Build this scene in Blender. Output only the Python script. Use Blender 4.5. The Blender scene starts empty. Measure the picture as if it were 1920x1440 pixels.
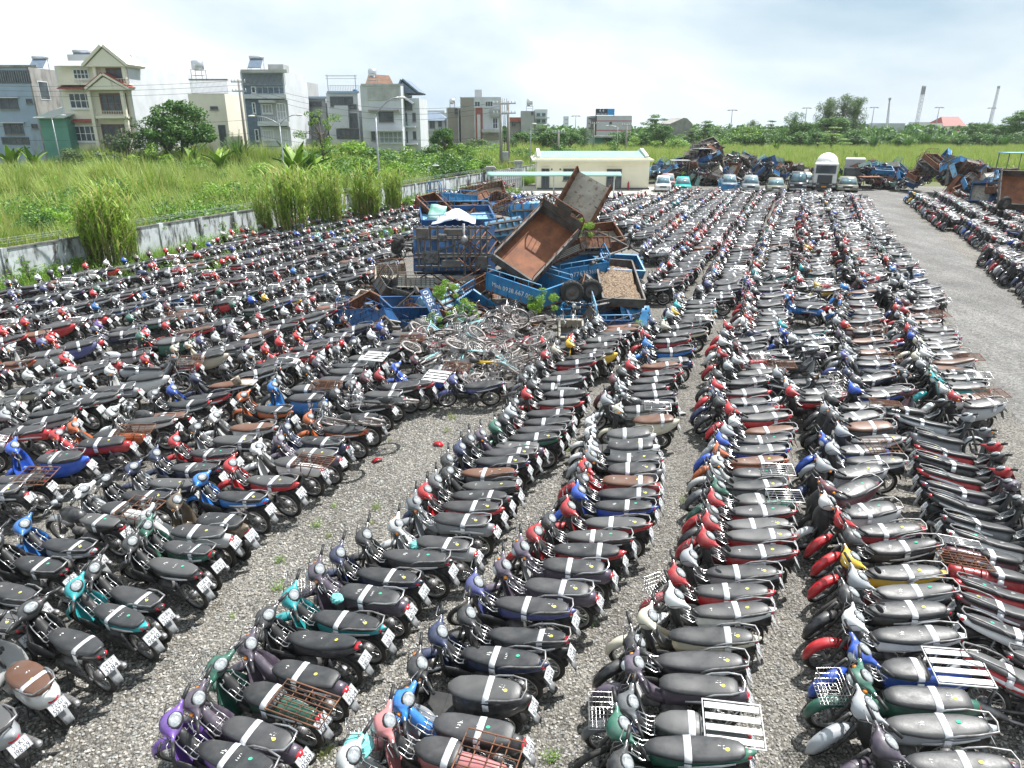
import bpy, bmesh, math, random
from mathutils import Vector, Matrix, Euler, noise as mnoise
R = random.Random(7)
PI = math.pi
scene = bpy.context.scene
COL = scene.collection

# ------------------------------------------------------------------ camera, sky, sun
CAM_H = 7.3
F_PX = 1340.0
PITCH = math.atan((720 - 228) / F_PX)
cam_d = bpy.data.cameras.new('camera')
cam = bpy.data.objects.new('camera', cam_d)
COL.objects.link(cam)
cam.location = (0, 0, CAM_H)
cam.rotation_euler = (PI / 2 - PITCH, 0, 0)
cam_d.sensor_width = 36
cam_d.lens = F_PX / 1920 * 36
cam_d.clip_start = 0.1
cam_d.clip_end = 6000
scene.camera = cam

SUN_EL = math.radians(60)
SUN_AZ = math.radians(52)          # measured from +Y towards +X
sx, sy = math.sin(SUN_AZ), math.cos(SUN_AZ)
world = bpy.data.worlds.new('World')
scene.world = world
world.use_nodes = True
nt = world.node_tree
nt.nodes.clear()
def N(t, typ, **kw):
    n = t.nodes.new(typ)
    for k, v in kw.items():
        if k == 'inp':
            for a, b in v.items():
                n.inputs[a].default_value = b
        else:
            setattr(n, k, v)
    return n
sky = N(nt, 'ShaderNodeTexSky', sky_type='NISHITA', sun_disc=False, sun_elevation=SUN_EL, sun_rotation=SUN_AZ,
        air_density=1.2, dust_density=2.0)
tc = N(nt, 'ShaderNodeTexCoord')
mp = N(nt, 'ShaderNodeMapping', inp={'Scale': (1.0, 1.0, 2.6), 'Location': (0.3, 0.1, 0.2)})
no = N(nt, 'ShaderNodeTexNoise', inp={'Scale': 1.9, 'Detail': 7.0, 'Roughness': 0.52, 'Distortion': 0.25})
rp = N(nt, 'ShaderNodeValToRGB')
e = rp.color_ramp.elements
e[0].position = 0.36; e[0].color = (4.6, 6.2, 7.5, 1)
e[1].position = 0.62; e[1].color = (10.4, 10.7, 10.9, 1)
k_ = e.new(0.50); k_.color = (7.6, 8.7, 9.4, 1)
no2 = N(nt, 'ShaderNodeTexNoise', inp={'Scale': 1.1, 'Detail': 5.0, 'Roughness': 0.5})
rp2 = N(nt, 'ShaderNodeValToRGB')
rp2.color_ramp.elements[0].position = 0.40; rp2.color_ramp.elements[0].color = (0.75, 0.75, 0.75, 1)
rp2.color_ramp.elements[1].position = 0.60; rp2.color_ramp.elements[1].color = (1, 1, 1, 1)
mx = N(nt, 'ShaderNodeMix', data_type='RGBA')
bg = N(nt, 'ShaderNodeBackground', inp={'Strength': 0.064})
wo = N(nt, 'ShaderNodeOutputWorld')
L = nt.links.new
L(tc.outputs['Generated'], mp.inputs['Vector']); L(mp.outputs[0], no.inputs['Vector']); L(mp.outputs[0], no2.inputs['Vector'])
L(no.outputs['Fac'], rp.inputs[0]); L(no2.outputs['Fac'], rp2.inputs[0])
L(rp2.outputs[0], mx.inputs[0]); L(sky.outputs[0], mx.inputs[6]); L(rp.outputs[0], mx.inputs[7])
L(mx.outputs[2], bg.inputs[0]); L(bg.outputs[0], wo.inputs[0])

sun_d = bpy.data.lights.new('sun', 'SUN')
sun_d.energy = 5.0
sun_d.angle = math.radians(0.6)
sun_d.color = (1.0, 0.98, 0.95)
sun = bpy.data.objects.new('sun', sun_d)
COL.objects.link(sun)
sun.rotation_euler = Vector((sx * math.cos(SUN_EL), sy * math.cos(SUN_EL), math.sin(SUN_EL))).to_track_quat('Z', 'Y').to_euler()
scene.view_settings.view_transform = 'Standard'
scene.view_settings.look = 'None'
scene.view_settings.gamma = 1
scene.view_settings.use_curve_mapping = False
scene.view_settings.exposure = 0.82

# ------------------------------------------------------------------ measuring helpers
cP, sP = math.cos(PITCH), math.sin(PITCH)
def ray(u, v):
    a = (u - 960) / F_PX; b = -(v - 720) / F_PX
    return Vector((a, cP + b * sP, -sP + b * cP))
def G(u, v, z=0.0):
    d = ray(u, v); t = (z - CAM_H) / d.z
    return Vector((t * d.x, t * d.y, z))
def P(u, v, Y):
    d = ray(u, v); t = Y / d.y
    return Vector((t * d.x, Y, CAM_H + t * d.z))
def proj(p):
    z = p[2] - CAM_H
    dep = p[1] * cP - z * sP
    if dep < 0.2: return (-9999, -9999, dep)
    return (960 + F_PX * p[0] / dep, 720 - F_PX * (p[1] * sP + z * cP) / dep, dep)
RA = math.atan2(0.36, 0.933)
def ST(s, t):                       # rows frame -> world (s across, t along)
    return Vector((s * 0.933 + t * 0.36, -s * 0.36 + t * 0.933, 0))
def TS(x, y):
    return (x * 0.933 - y * 0.36, x * 0.36 + y * 0.933)

# ------------------------------------------------------------------ mesh builder
class MB:
    def __init__(s): s.v = []; s.f = []; s.m = []; s.s = []
    def add(s, v, f, m=0, sm=False):
        o = len(s.v); s.v.extend([tuple(p) for p in v])
        for q in f:
            s.f.append(tuple(i + o for i in q)); s.m.append(m); s.s.append(sm)
        return s
    def box(s, c, d, M=None, m=0, tp=1.0):
        x, y, z = d[0] / 2, d[1] / 2, d[2] / 2
        vs = []
        for k in (-1, 1):
            q = tp if k > 0 else 1
            for a, b in ((-1, -1), (1, -1), (1, 1), (-1, 1)):
                p = Vector((a * x * q, b * y * q, k * z))
                if M is not None: p = M @ p
                vs.append(p + Vector(c))
        return s.add(vs, [(3, 2, 1, 0), (4, 5, 6, 7), (0, 1, 5, 4), (1, 2, 6, 5), (2, 3, 7, 6), (3, 0, 4, 7)], m)
    def bx(s, x0, x1, y0, y1, z0, z1, m=0):
        return s.box(((x0 + x1) / 2, (y0 + y1) / 2, (z0 + z1) / 2), (x1 - x0, y1 - y0, z1 - z0), None, m)
    def bbox(s, c, d, b=0.01, M=None, m=0):          # chamfered box
        x, y, z = d[0] / 2, d[1] / 2, d[2] / 2; vs = []
        rings = [(-z, 1), (-z + b, 0), (z - b, 0), (z, 1)]
        for zz, ins in rings:
            i = b if ins else 0
            for a, q, ax in ((-1, -1, 1), (-1, -1, 0), (1, -1, 0), (1, -1, 1), (1, 1, 1), (1, 1, 0), (-1, 1, 0), (-1, 1, 1)):
                px = a * (x - (b if ax == 0 else 0) - (i if ax else 0) * 1)
                py = q * (y - (b if ax == 1 else 0) - (i if ax == 0 else 0) * 1)
                p = Vector((px, py, zz))
                if M is not None: p = M @ p
                vs.append(p + Vector(c))
        fs = [tuple(range(7, -1, -1)), tuple(range(24, 32))]
        for r in range(3):
            for k in range(8):
                fs.append((r * 8 + k, r * 8 + (k + 1) % 8, r * 8 + 8 + (k + 1) % 8, r * 8 + 8 + k))
        return s.add(vs, fs, m)
    def tube(s, pts, r, n=5, m=0, close=False, sm=True, caps=True):
        pts = [Vector(p) for p in pts]; vs = []; N_ = len(pts)
        if N_ < 2: return s
        up = None
        for i, p in enumerate(pts):
            if close: d = pts[(i + 1) % N_] - pts[i - 1]
            else: d = pts[min(i + 1, N_ - 1)] - pts[max(i - 1, 0)]
            if d.length < 1e-9: d = Vector((0, 0, 1))
            d.normalize()
            if up is None:
                up = Vector((0, 0, 1)) if abs(d.z) < 0.9 else Vector((1, 0, 0))
            a = d.cross(up)
            if a.length < 1e-4: a = d.cross(Vector((0.3, 1, 0.2)))
            a.normalize(); b = a.cross(d).normalized(); up = b
            rr = r[i] if isinstance(r, (list, tuple)) else r
            for k in range(n):
                t = 2 * PI * k / n
                vs.append(p + a * (math.cos(t) * rr) + b * (math.sin(t) * rr))
        fs = []
        for i in range(N_ if close else N_ - 1):
            j = (i + 1) % N_
            for k in range(n):
                fs.append((i * n + k, i * n + (k + 1) % n, j * n + (k + 1) % n, j * n + k))
        s.add(vs, fs, m, sm)
        if caps and not close:
            o = len(s.v) - len(vs)
            s.f.append(tuple(o + k for k in range(n - 1, -1, -1))); s.m.append(m); s.s.append(False)
            s.f.append(tuple(o + (N_ - 1) * n + k for k in range(n))); s.m.append(m); s.s.append(False)
        return s
    def loft(s, rings, m=0, sm=True, cap=True, close=True):
        n = len(rings[0]); vs = [p for r in rings for p in r]; fs = []
        for i in range(len(rings) - 1):
            for k in range(n if close else n - 1):
                fs.append((i * n + k, i * n + (k + 1) % n, (i + 1) * n + (k + 1) % n, (i + 1) * n + k))
        if cap and close:
            fs.append(tuple(range(n - 1, -1, -1))); fs.append(tuple((len(rings) - 1) * n + k for k in range(n)))
        return s.add(vs, fs, m, sm)
    def sheet(s, grid, th, m=0, m2=None, sm=True):   # grid of points -> thick sheet
        nu, nv = len(grid), len(grid[0])
        nor = [[None] * nv for _ in range(nu)]
        for i in range(nu):
            for j in range(nv):
                a = Vector(grid[min(i + 1, nu - 1)][j]) - Vector(grid[max(i - 1, 0)][j])
                b = Vector(grid[i][min(j + 1, nv - 1)]) - Vector(grid[i][max(j - 1, 0)])
                c = a.cross(b)
                nor[i][j] = c.normalized() if c.length > 1e-9 else Vector((0, 0, 1))
        A = [Vector(grid[i][j]) for i in range(nu) for j in range(nv)]
        B = [Vector(grid[i][j]) - nor[i][j] * th for i in range(nu) for j in range(nv)]
        f1 = []; f2 = []; f3 = []
        n = nu * nv
        for i in range(nu - 1):
            for j in range(nv - 1):
                q = (i * nv + j, (i + 1) * nv + j, (i + 1) * nv + j + 1, i * nv + j + 1)
                f1.append(q); f2.append(tuple(n + k for k in reversed(q)))
        bd = [(i, 0) for i in range(nu)] + [(nu - 1, j) for j in range(1, nv)] + [(i, nv - 1) for i in range(nu - 2, -1, -1)] + [(0, j) for j in range(nv - 2, 0, -1)]
        idx = [i * nv + j for i, j in bd]
        for k in range(len(idx)):
            a, b = idx[k], idx[(k + 1) % len(idx)]
            f3.append((b, a, a + n, b + n))
        o = len(s.v); s.v.extend(tuple(p) for p in A + B)
        mm = m if m2 is None else m2
        for q in f1: s.f.append(tuple(i + o for i in q)); s.m.append(m); s.s.append(sm)
        for q in f2: s.f.append(tuple(i + o for i in q)); s.m.append(mm); s.s.append(sm)
        for q in f3: s.f.append(tuple(i + o for i in q)); s.m.append(mm); s.s.append(False)
        return s
    def lathe(s, prof, n=16, ax='z', c=(0, 0, 0), m=0, sm=True, cap=True):
        rings = []
        for r, h in prof:
            ring = []
            for k in range(n):
                t = 2 * PI * k / n; a, b = r * math.cos(t), r * math.sin(t)
                p = (a, b, h) if ax == 'z' else ((a, h, b) if ax == 'y' else (h, a, b))
                ring.append((p[0] + c[0], p[1] + c[1], p[2] + c[2]))
            rings.append(ring)
        return s.loft(rings, m, sm, cap)
    def ell(s, c, r, M=None, n=10, k=6, m=0):
        rings = []
        for i in range(k + 1):
            ph = -PI / 2 + PI * i / k; ph = max(min(ph, PI / 2 - 0.05), -PI / 2 + 0.05)
            ring = []
            for j in range(n):
                t = 2 * PI * j / n
                p = Vector((r[0] * math.cos(ph) * math.cos(t), r[1] * math.cos(ph) * math.sin(t), r[2] * math.sin(ph)))
                if M is not None: p = M @ p
                ring.append(p + Vector(c))
            rings.append(ring)
        return s.loft(rings, m, True)
    def quad(s, a, b, c, d, m=0): return s.add([a, b, c, d], [(0, 1, 2, 3)], m)
    def xf(s, M):
        s.v = [tuple(M @ Vector(p)) for p in s.v]; return s
    def join(s, o, M=None):
        k = len(s.v)
        s.v.extend(o.v if M is None else [tuple(M @ Vector(p)) for p in o.v])
        s.f.extend(tuple(i + k for i in q) for q in o.f); s.m.extend(o.m); s.s.extend(o.s)
        return s
    def mesh(s, name, mats):
        me = bpy.data.meshes.new(name)
        me.from_pydata(s.v, [], s.f)
        if not isinstance(mats, (list, tuple)): mats = [mats]
        for a in mats: me.materials.append(a)
        if len(s.f):
            me.polygons.foreach_set('use_smooth', s.s)
            if len(mats) > 1: me.polygons.foreach_set('material_index', [min(q, len(mats) - 1) for q in s.m])
        me.update()
        return me

def put(name, me, parent=None, loc=None, rot=None, **kw):
    o = bpy.data.objects.new(name, me)
    COL.objects.link(o)
    if parent is not None: o.parent = parent
    if loc is not None: o.location = loc
    if rot is not None: o.rotation_euler = rot
    for k, v in kw.items(): o[k] = v
    return o
def part(name, mb, mats, parent=None, **kw):
    return put(name, mb.mesh(name, mats), parent, **kw)
def thing(name, label, cat, loc=(0, 0, 0), rotz=0, group=None, rot=None):
    o = bpy.data.objects.new(name, None); COL.objects.link(o)
    o.empty_display_size = 0.2
    o.location = loc; o.rotation_euler = rot if rot is not None else (0, 0, rotz)
    o['label'] = label; o['category'] = cat
    if group: o['group'] = group
    return o
def tag(o, label, cat, group=None):
    o['label'] = label; o['category'] = cat
    if group: o['group'] = group
    return o
def clone(o, parent=None):
    kids = CH.get(o.name)
    c = o.copy(); COL.objects.link(c); c.parent = parent
    for k in (kids if kids is not None else list(o.children)): clone(k, c)
    return c
CH = {}

# ------------------------------------------------------------------ materials
def new_mat(name):
    m = bpy.data.materials.new(name); m.use_nodes = True
    t = m.node_tree; b = t.nodes['Principled BSDF']
    return m, t, b
def setb(b, col=None, rough=0.6, metal=0.0, spec=0.5, **kw):
    if col is not None: b.inputs['Base Color'].default_value = (*col, 1)
    b.inputs['Roughness'].default_value = rough
    b.inputs['Metallic'].default_value = metal
    b.inputs['Specular IOR Level'].default_value = spec
def coordnode(t, kind='Object', scale=1.0):
    c = t.nodes.new('ShaderNodeTexCoord')
    return c.outputs[kind]
def ramp(t, stops, fac):
    r = t.nodes.new('ShaderNodeValToRGB'); cr = r.color_ramp
    while len(cr.elements) > 1: cr.elements.remove(cr.elements[-1])
    cr.elements[0].position = stops[0][0]; cr.elements[0].color = (*stops[0][1], 1)
    for p, c in stops[1:]:
        q = cr.elements.new(p); q.color = (*c, 1)
    t.links.new(fac, r.inputs[0])
    return r.outputs[0]
def noise(t, vec, scale, detail=4, rough=0.55, dist=0.0):
    n = t.nodes.new('ShaderNodeTexNoise')
    n.inputs['Scale'].default_value = scale; n.inputs['Detail'].default_value = detail
    n.inputs['Roughness'].default_value = rough; n.inputs['Distortion'].default_value = dist
    if vec is not None: t.links.new(vec, n.inputs['Vector'])
    return n.outputs['Fac']
def mix(t, f, a, b, mode='MIX'):
    n = t.nodes.new('ShaderNodeMix'); n.data_type = 'RGBA'; n.blend_type = mode
    for i, x in ((0, f), (6, a), (7, b)):
        if isinstance(x, (int, float)): n.inputs[i].default_value = x
        elif isinstance(x, tuple): n.inputs[i].default_value = (*x, 1)
        else: t.links.new(x, n.inputs[i])
    return n.outputs[2]
def math_(t, op, a, b=0.0):
    n = t.nodes.new('ShaderNodeMath'); n.operation = op
    for i, x in ((0, a), (1, b)):
        if isinstance(x, (int, float)): n.inputs[i].default_value = x
        else: t.links.new(x, n.inputs[i])
    return n.outputs[0]
def bump(t, b, h, strength=0.3, dist=0.02):
    n = t.nodes.new('ShaderNodeBump'); n.inputs['Strength'].default_value = strength; n.inputs['Distance'].default_value = dist
    t.links.new(h, n.inputs['Height']); t.links.new(n.outputs[0], b.inputs['Normal'])
def mottled(name, c1, c2, scale=2.0, rough=0.7, metal=0.0, bmp=0.0, bs=None, lo=0.35, hi=0.65, kind='Object', stain=None, detail=5, dist=0.0):
    m, t, b = new_mat(name); v = coordnode(t, kind)
    f = noise(t, v, scale, detail, 0.6, dist)
    c = ramp(t, [(lo, c1), (hi, c2)], f)
    if stain:
        mpn = t.nodes.new('ShaderNodeMapping'); mpn.inputs['Scale'].default_value = stain[2]
        t.links.new(v, mpn.inputs['Vector'])
        f2 = noise(t, mpn.outputs[0], stain[1], 6, 0.65)
        mk = ramp(t, [(stain[3], (0, 0, 0)), (stain[4], (1, 1, 1))], f2)
        c = mix(t, mk, c, stain[0])
    t.links.new(c, b.inputs['Base Color'])
    setb(b, None, rough, metal)
    if bmp: bump(t, b, noise(t, v, bs or scale * 6, 5), bmp)
    return m
def plain(name, col, rough=0.6, metal=0.0, var=0.12, scale=3.0, spec=0.5):
    a = tuple(x * (1 - var) for x in col); c = tuple(min(1, x * (1 + var)) for x in col)
    return mottled(name, a, c, scale, rough, metal)

def attr_paint(name, attr, rough, coat, dust, fallback=None, dustcol=(0.29, 0.28, 0.265), bmp=0.0, dscale=9.0, metal=0.0):
    m, t, b = new_mat(name)
    a = t.nodes.new('ShaderNodeAttribute'); a.attribute_type = 'INSTANCER'; a.attribute_name = attr
    v = coordnode(t)
    f = noise(t, v, dscale, 6, 0.65)
    mk = ramp(t, [(0.38, (0, 0, 0)), (0.78, (dust, dust, dust))], f)
    c = mix(t, mk, a.outputs['Color'], dustcol)
    t.links.new(c, b.inputs['Base Color'])
    r = ramp(t, [(0.3, (rough,) * 3), (0.75, (min(1, rough + 0.3),) * 3)], f)
    t.links.new(r, b.inputs['Roughness'])
    b.inputs['Metallic'].default_value = metal
    b.inputs['Coat Weight'].default_value = coat
    b.inputs['Coat Roughness'].default_value = 0.12
    if bmp: bump(t, b, noise(t, v, 60, 3), bmp, 0.004)
    return m
M = {}
M['paint'] = attr_paint('bike_paint', 'paint', 0.30, 0.5, 0.27, bmp=0.0)
M['vinyl'] = attr_paint('seat_vinyl', 'seatc', 0.34, 0.0, 0.40, dustcol=(0.125, 0.122, 0.118), bmp=0.25, dscale=6)
M['black'] = mottled('black_plastic', (0.012, 0.012, 0.013), (0.045, 0.044, 0.042), 8, 0.5, lo=0.35, hi=0.8)
M['tyre'] = mottled('tyre_rubber', (0.015, 0.015, 0.015), (0.05, 0.047, 0.042), 6, 0.85)
M['chrome'] = mottled('bright_metal', (0.55, 0.55, 0.55), (0.30, 0.26, 0.22), 18, 0.28, 0.9, lo=0.5, hi=0.8)
M['alloy'] = mottled('dull_alloy', (0.33, 0.33, 0.34), (0.14, 0.13, 0.12), 10, 0.5, 0.6)
M['engine'] = mottled('engine_metal', (0.16, 0.16, 0.16), (0.05, 0.045, 0.04), 9, 0.6, 0.4)
M['strip'] = mottled('paper_strip', (0.80, 0.81, 0.83), (0.62, 0.63, 0.66), 14, 0.45)
M['plate'] = mottled('plate_white', (0.74, 0.76, 0.78), (0.50, 0.50, 0.48), 12, 0.4)
M['plateink'] = plain('plate_ink', (0.03, 0.035, 0.06), 0.6)
M['flap'] = mottled('grey_mudflap', (0.32, 0.33, 0.34), (0.16, 0.16, 0.16), 10, 0.6)
M['redlens'] = plain('red_lens', (0.45, 0.02, 0.03), 0.2, var=0.2)
M['amber'] = plain('amber_lens', (0.75, 0.25, 0.03), 0.25)
M['lens'] = mottled('headlight_glass', (0.55, 0.58, 0.58), (0.34, 0.36, 0.36), 14, 0.12)
M['dial'] = mottled('dial_glass', (0.42, 0.45, 0.46), (0.16, 0.17, 0.18), 18, 0.15)
M['chalk'] = plain('chalk', (0.78, 0.78, 0.74), 0.95)
M['ychalk'] = plain('yellow_chalk', (0.70, 0.62, 0.12), 0.95)
M['gchalk'] = plain('green_chalk', (0.05, 0.42, 0.25), 0.95)
M['rust'] = mottled('rusty_steel', (0.20, 0.085, 0.045), (0.09, 0.05, 0.035), 4, 0.85, 0.1, bmp=0.3, stain=((0.30, 0.14, 0.07), 6, (1, 1, 1), 0.5, 0.7))
M['rustfloor'] = mottled('rusted_sheet', (0.27, 0.105, 0.045), (0.14, 0.05, 0.026), 1.6, 0.75, 0.1, bmp=0.2, bs=30, stain=((0.10, 0.045, 0.03), 3, (1, 1, 1), 0.52, 0.72), detail=8)
M['bluep'] = mottled('blue_truck_paint', (0.02, 0.14, 0.33), (0.03, 0.22, 0.44), 2, 0.5, bmp=0.1, stain=((0.16, 0.10, 0.07), 5, (1, 1, 0.5), 0.58, 0.66))
M['blued'] = mottled('dark_blue_paint', (0.010, 0.055, 0.15), (0.015, 0.085, 0.23), 2, 0.5, stain=((0.10, 0.08, 0.07), 5, (1, 1, 0.5), 0.56, 0.64))
M['bluel'] = mottled('faded_blue_paint', (0.14, 0.36, 0.58), (0.24, 0.46, 0.62), 2, 0.6, stain=((0.24, 0.15, 0.10), 5, (1, 1, 0.4), 0.56, 0.64))
M['steel'] = mottled('dirty_grey_steel', (0.16, 0.16, 0.155), (0.09, 0.08, 0.07), 3, 0.7, 0.3, stain=((0.20, 0.10, 0.06), 5, (1, 1, 1), 0.55, 0.68))
M['creamp'] = mottled('faded_cream_paint', (0.52, 0.49, 0.42), (0.38, 0.35, 0.29), 2, 0.7, stain=((0.22, 0.12, 0.07), 5, (1, 1, 0.4), 0.55, 0.66))
M['whitep'] = mottled('white_paint', (0.75, 0.75, 0.74), (0.60, 0.60, 0.58), 3, 0.5)
M['silver'] = mottled('silver_bicycle_paint', (0.50, 0.47, 0.46), (0.20, 0.165, 0.145), 5, 0.45, 0.15)

vb_ = M['vinyl'].node_tree.nodes['Principled BSDF']        # dusty vinyl brightens at grazing angles
vb_.inputs['Sheen Weight'].default_value = 0.2; vb_.inputs['Sheen Roughness'].default_value = 0.2; vb_.inputs['Sheen Tint'].default_value = (.9, .93, 1, 1)
# ------------------------------------------------------------------ motorbikes
def lerp_tab(tab, x):
    if x <= tab[0][0]: return tab[0][1:]
    for a, b in zip(tab, tab[1:]):
        if x <= b[0]:
            f = (x - a[0]) / (b[0] - a[0])
            f2 = f * f * (3 - 2 * f)
            return tuple(p + (q - p) * (f * 0.5 + f2 * 0.5) for p, q in zip(a[1:], b[1:]))
    return tab[-1][1:]
def seat_ring(tab, x, off=0.0, n=12):
    w, top, bot = lerp_tab(tab, x)
    w += off; top += off; bot -= off
    h = (top - bot); ring = []
    for k in range(n):
        t = 2 * PI * k / n
        cy, cz = math.cos(t), math.sin(t)
        y = math.copysign(abs(cy) ** 0.55, cy) * w * 1.1
        zz = math.copysign(abs(cz) ** 0.75, cz)
        z = (top + bot) / 2 + zz * h / 2
        if zz < 0: y *= 0.9
        ring.append((x, y, z))
    return ring
def body_ring(x, w, z0, z1, n=10, p=0.7, top=0.75):
    ring = []
    for k in range(n):
        t = 2 * PI * k / n
        cy, cz = math.cos(t), math.sin(t)
        y = math.copysign(abs(cy) ** p, cy) * w
        z = (z0 + z1) / 2 + math.copysign(abs(cz) ** p, cz) * (z1 - z0) / 2
        if cz > 0: y *= top + (1 - top) * (1 - cz)
        ring.append((x, y, z))
    return ring
def wheel_parts(R, w, cast, hub):
    ty = MB(); n = 26
    prof = []
    for k in range(8):
        t = 2 * PI * k / 8; prof.append((R - w + w * math.cos(t), w * 0.9 * math.sin(t)))
    rings = []
    for i in range(n):
        a = 2 * PI * i / n
        rings.append([(r * math.cos(a), y, r * math.sin(a)) for r, y in prof])
    rings.append(rings[0]); ty.loft(rings, 0, True, cap=False)
    rm = MB(); rr = R - 2 * w + 0.004; rings = []
    for i in range(n + 1):
        a = 2 * PI * i / n
        rings.append([(r * math.cos(a), y, r * math.sin(a)) for r, y in ((rr + 0.008, w * .75), (rr - 0.014, w * .5), (rr - 0.014, -w * .5), (rr + 0.008, -w * .75))])
    rm.loft(rings, 0, True, cap=False)
    if cast:
        for k in range(5):
            a = 2 * PI * k / 5
            for d in (-0.16, 0.16):
                rm.tube([(0.04 * math.cos(a), 0.0, 0.04 * math.sin(a)), (rr * math.cos(a + d), 0, rr * math.sin(a + d))], 0.011, 4)
    else:
        for k in range(20):
            a = 2 * PI * k / 20; s_ = 0.022 if k % 2 else -0.022; da = 0.25 if k % 4 < 2 else -0.25
            rm.tube([(0.05 * math.cos(a + da), s_, 0.05 * math.sin(a + da)), (rr * math.cos(a), 0, rr * math.sin(a))], 0.0028, 3, caps=False)
    hb = MB(); hb.lathe([(0.02, -0.06), (hub, -0.045), (hub, 0.03), (hub * .7, 0.05), (0.015, 0.07)], 12, 'y')
    return ty, rm, hb
def rot_about(mb, o, ax, ang):
    o = Vector(o)
    mb.xf(Matrix.Translation(o) @ Matrix.Rotation(ang, 4, Vector(ax)) @ Matrix.Translation(-o))

STY = {
 # seat table: x, half width, top, bottom
 'wave': dict(R=.285, w=.036, seat=[(-.84, .05, .845, .80), (-.78, .095, .85, .765), (-.62, .125, .835, .745), (-.42, .135, .805, .72), (-.30, .137, .785, .70), (-.16, .125, .775, .69), (0.0, .10, .765, .68), (.10, .07, .745, .67), (.15, .035, .715, .67)]),
 'sport': dict(R=.285, w=.036, seat=[(-.86, .04, .905, .87), (-.78, .085, .90, .81), (-.62, .11, .87, .775), (-.46, .12, .82, .73), (-.30, .137, .79, .70), (-.12, .125, .775, .69), (0.02, .095, .765, .68), (.12, .06, .745, .67), (.16, .03, .715, .67)]),
 'cub': dict(R=.285, w=.036, seat=[(-.78, .09, .80, .75), (-.73, .12, .82, .74), (-.58, .135, .815, .72), (-.38, .138, .79, .70), (-.2, .138, .785, .70), (-.04, .125, .78, .69), (.06, .09, .765, .69), (.11, .05, .735, .69)]),
 'cubshort': dict(R=.285, w=.036, seat=[(-.40, .09, .78, .74), (-.36, .14, .80, .70), (-.24, .15, .80, .69), (-.08, .14, .79, .69), (.04, .10, .77, .68), (.11, .04, .735, .69)]),
 'scooter': dict(R=.23, w=.048, seat=[(-.80, .07, .84, .79), (-.74, .13, .86, .77), (-.55, .155, .85, .74), (-.36, .165, .82, .72), (-.2, .16, .80, .71), (-.05, .13, .79, .70), (.05, .08, .765, .69), (.08, .04, .73, .69)]),
 'naked': dict(R=.30, w=.042, seat=[(-.80, .08, .80, .75), (-.74, .115, .82, .74), (-.5, .125, .80, .72), (-.3, .13, .78, .71), (-.12, .11, .775, .70), (-.02, .07, .765, .71)]),
}
PO = Vector((0.43, 0, 0.88)); PAX = Vector((-0.45, 0, 0.89)).normalized()
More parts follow.
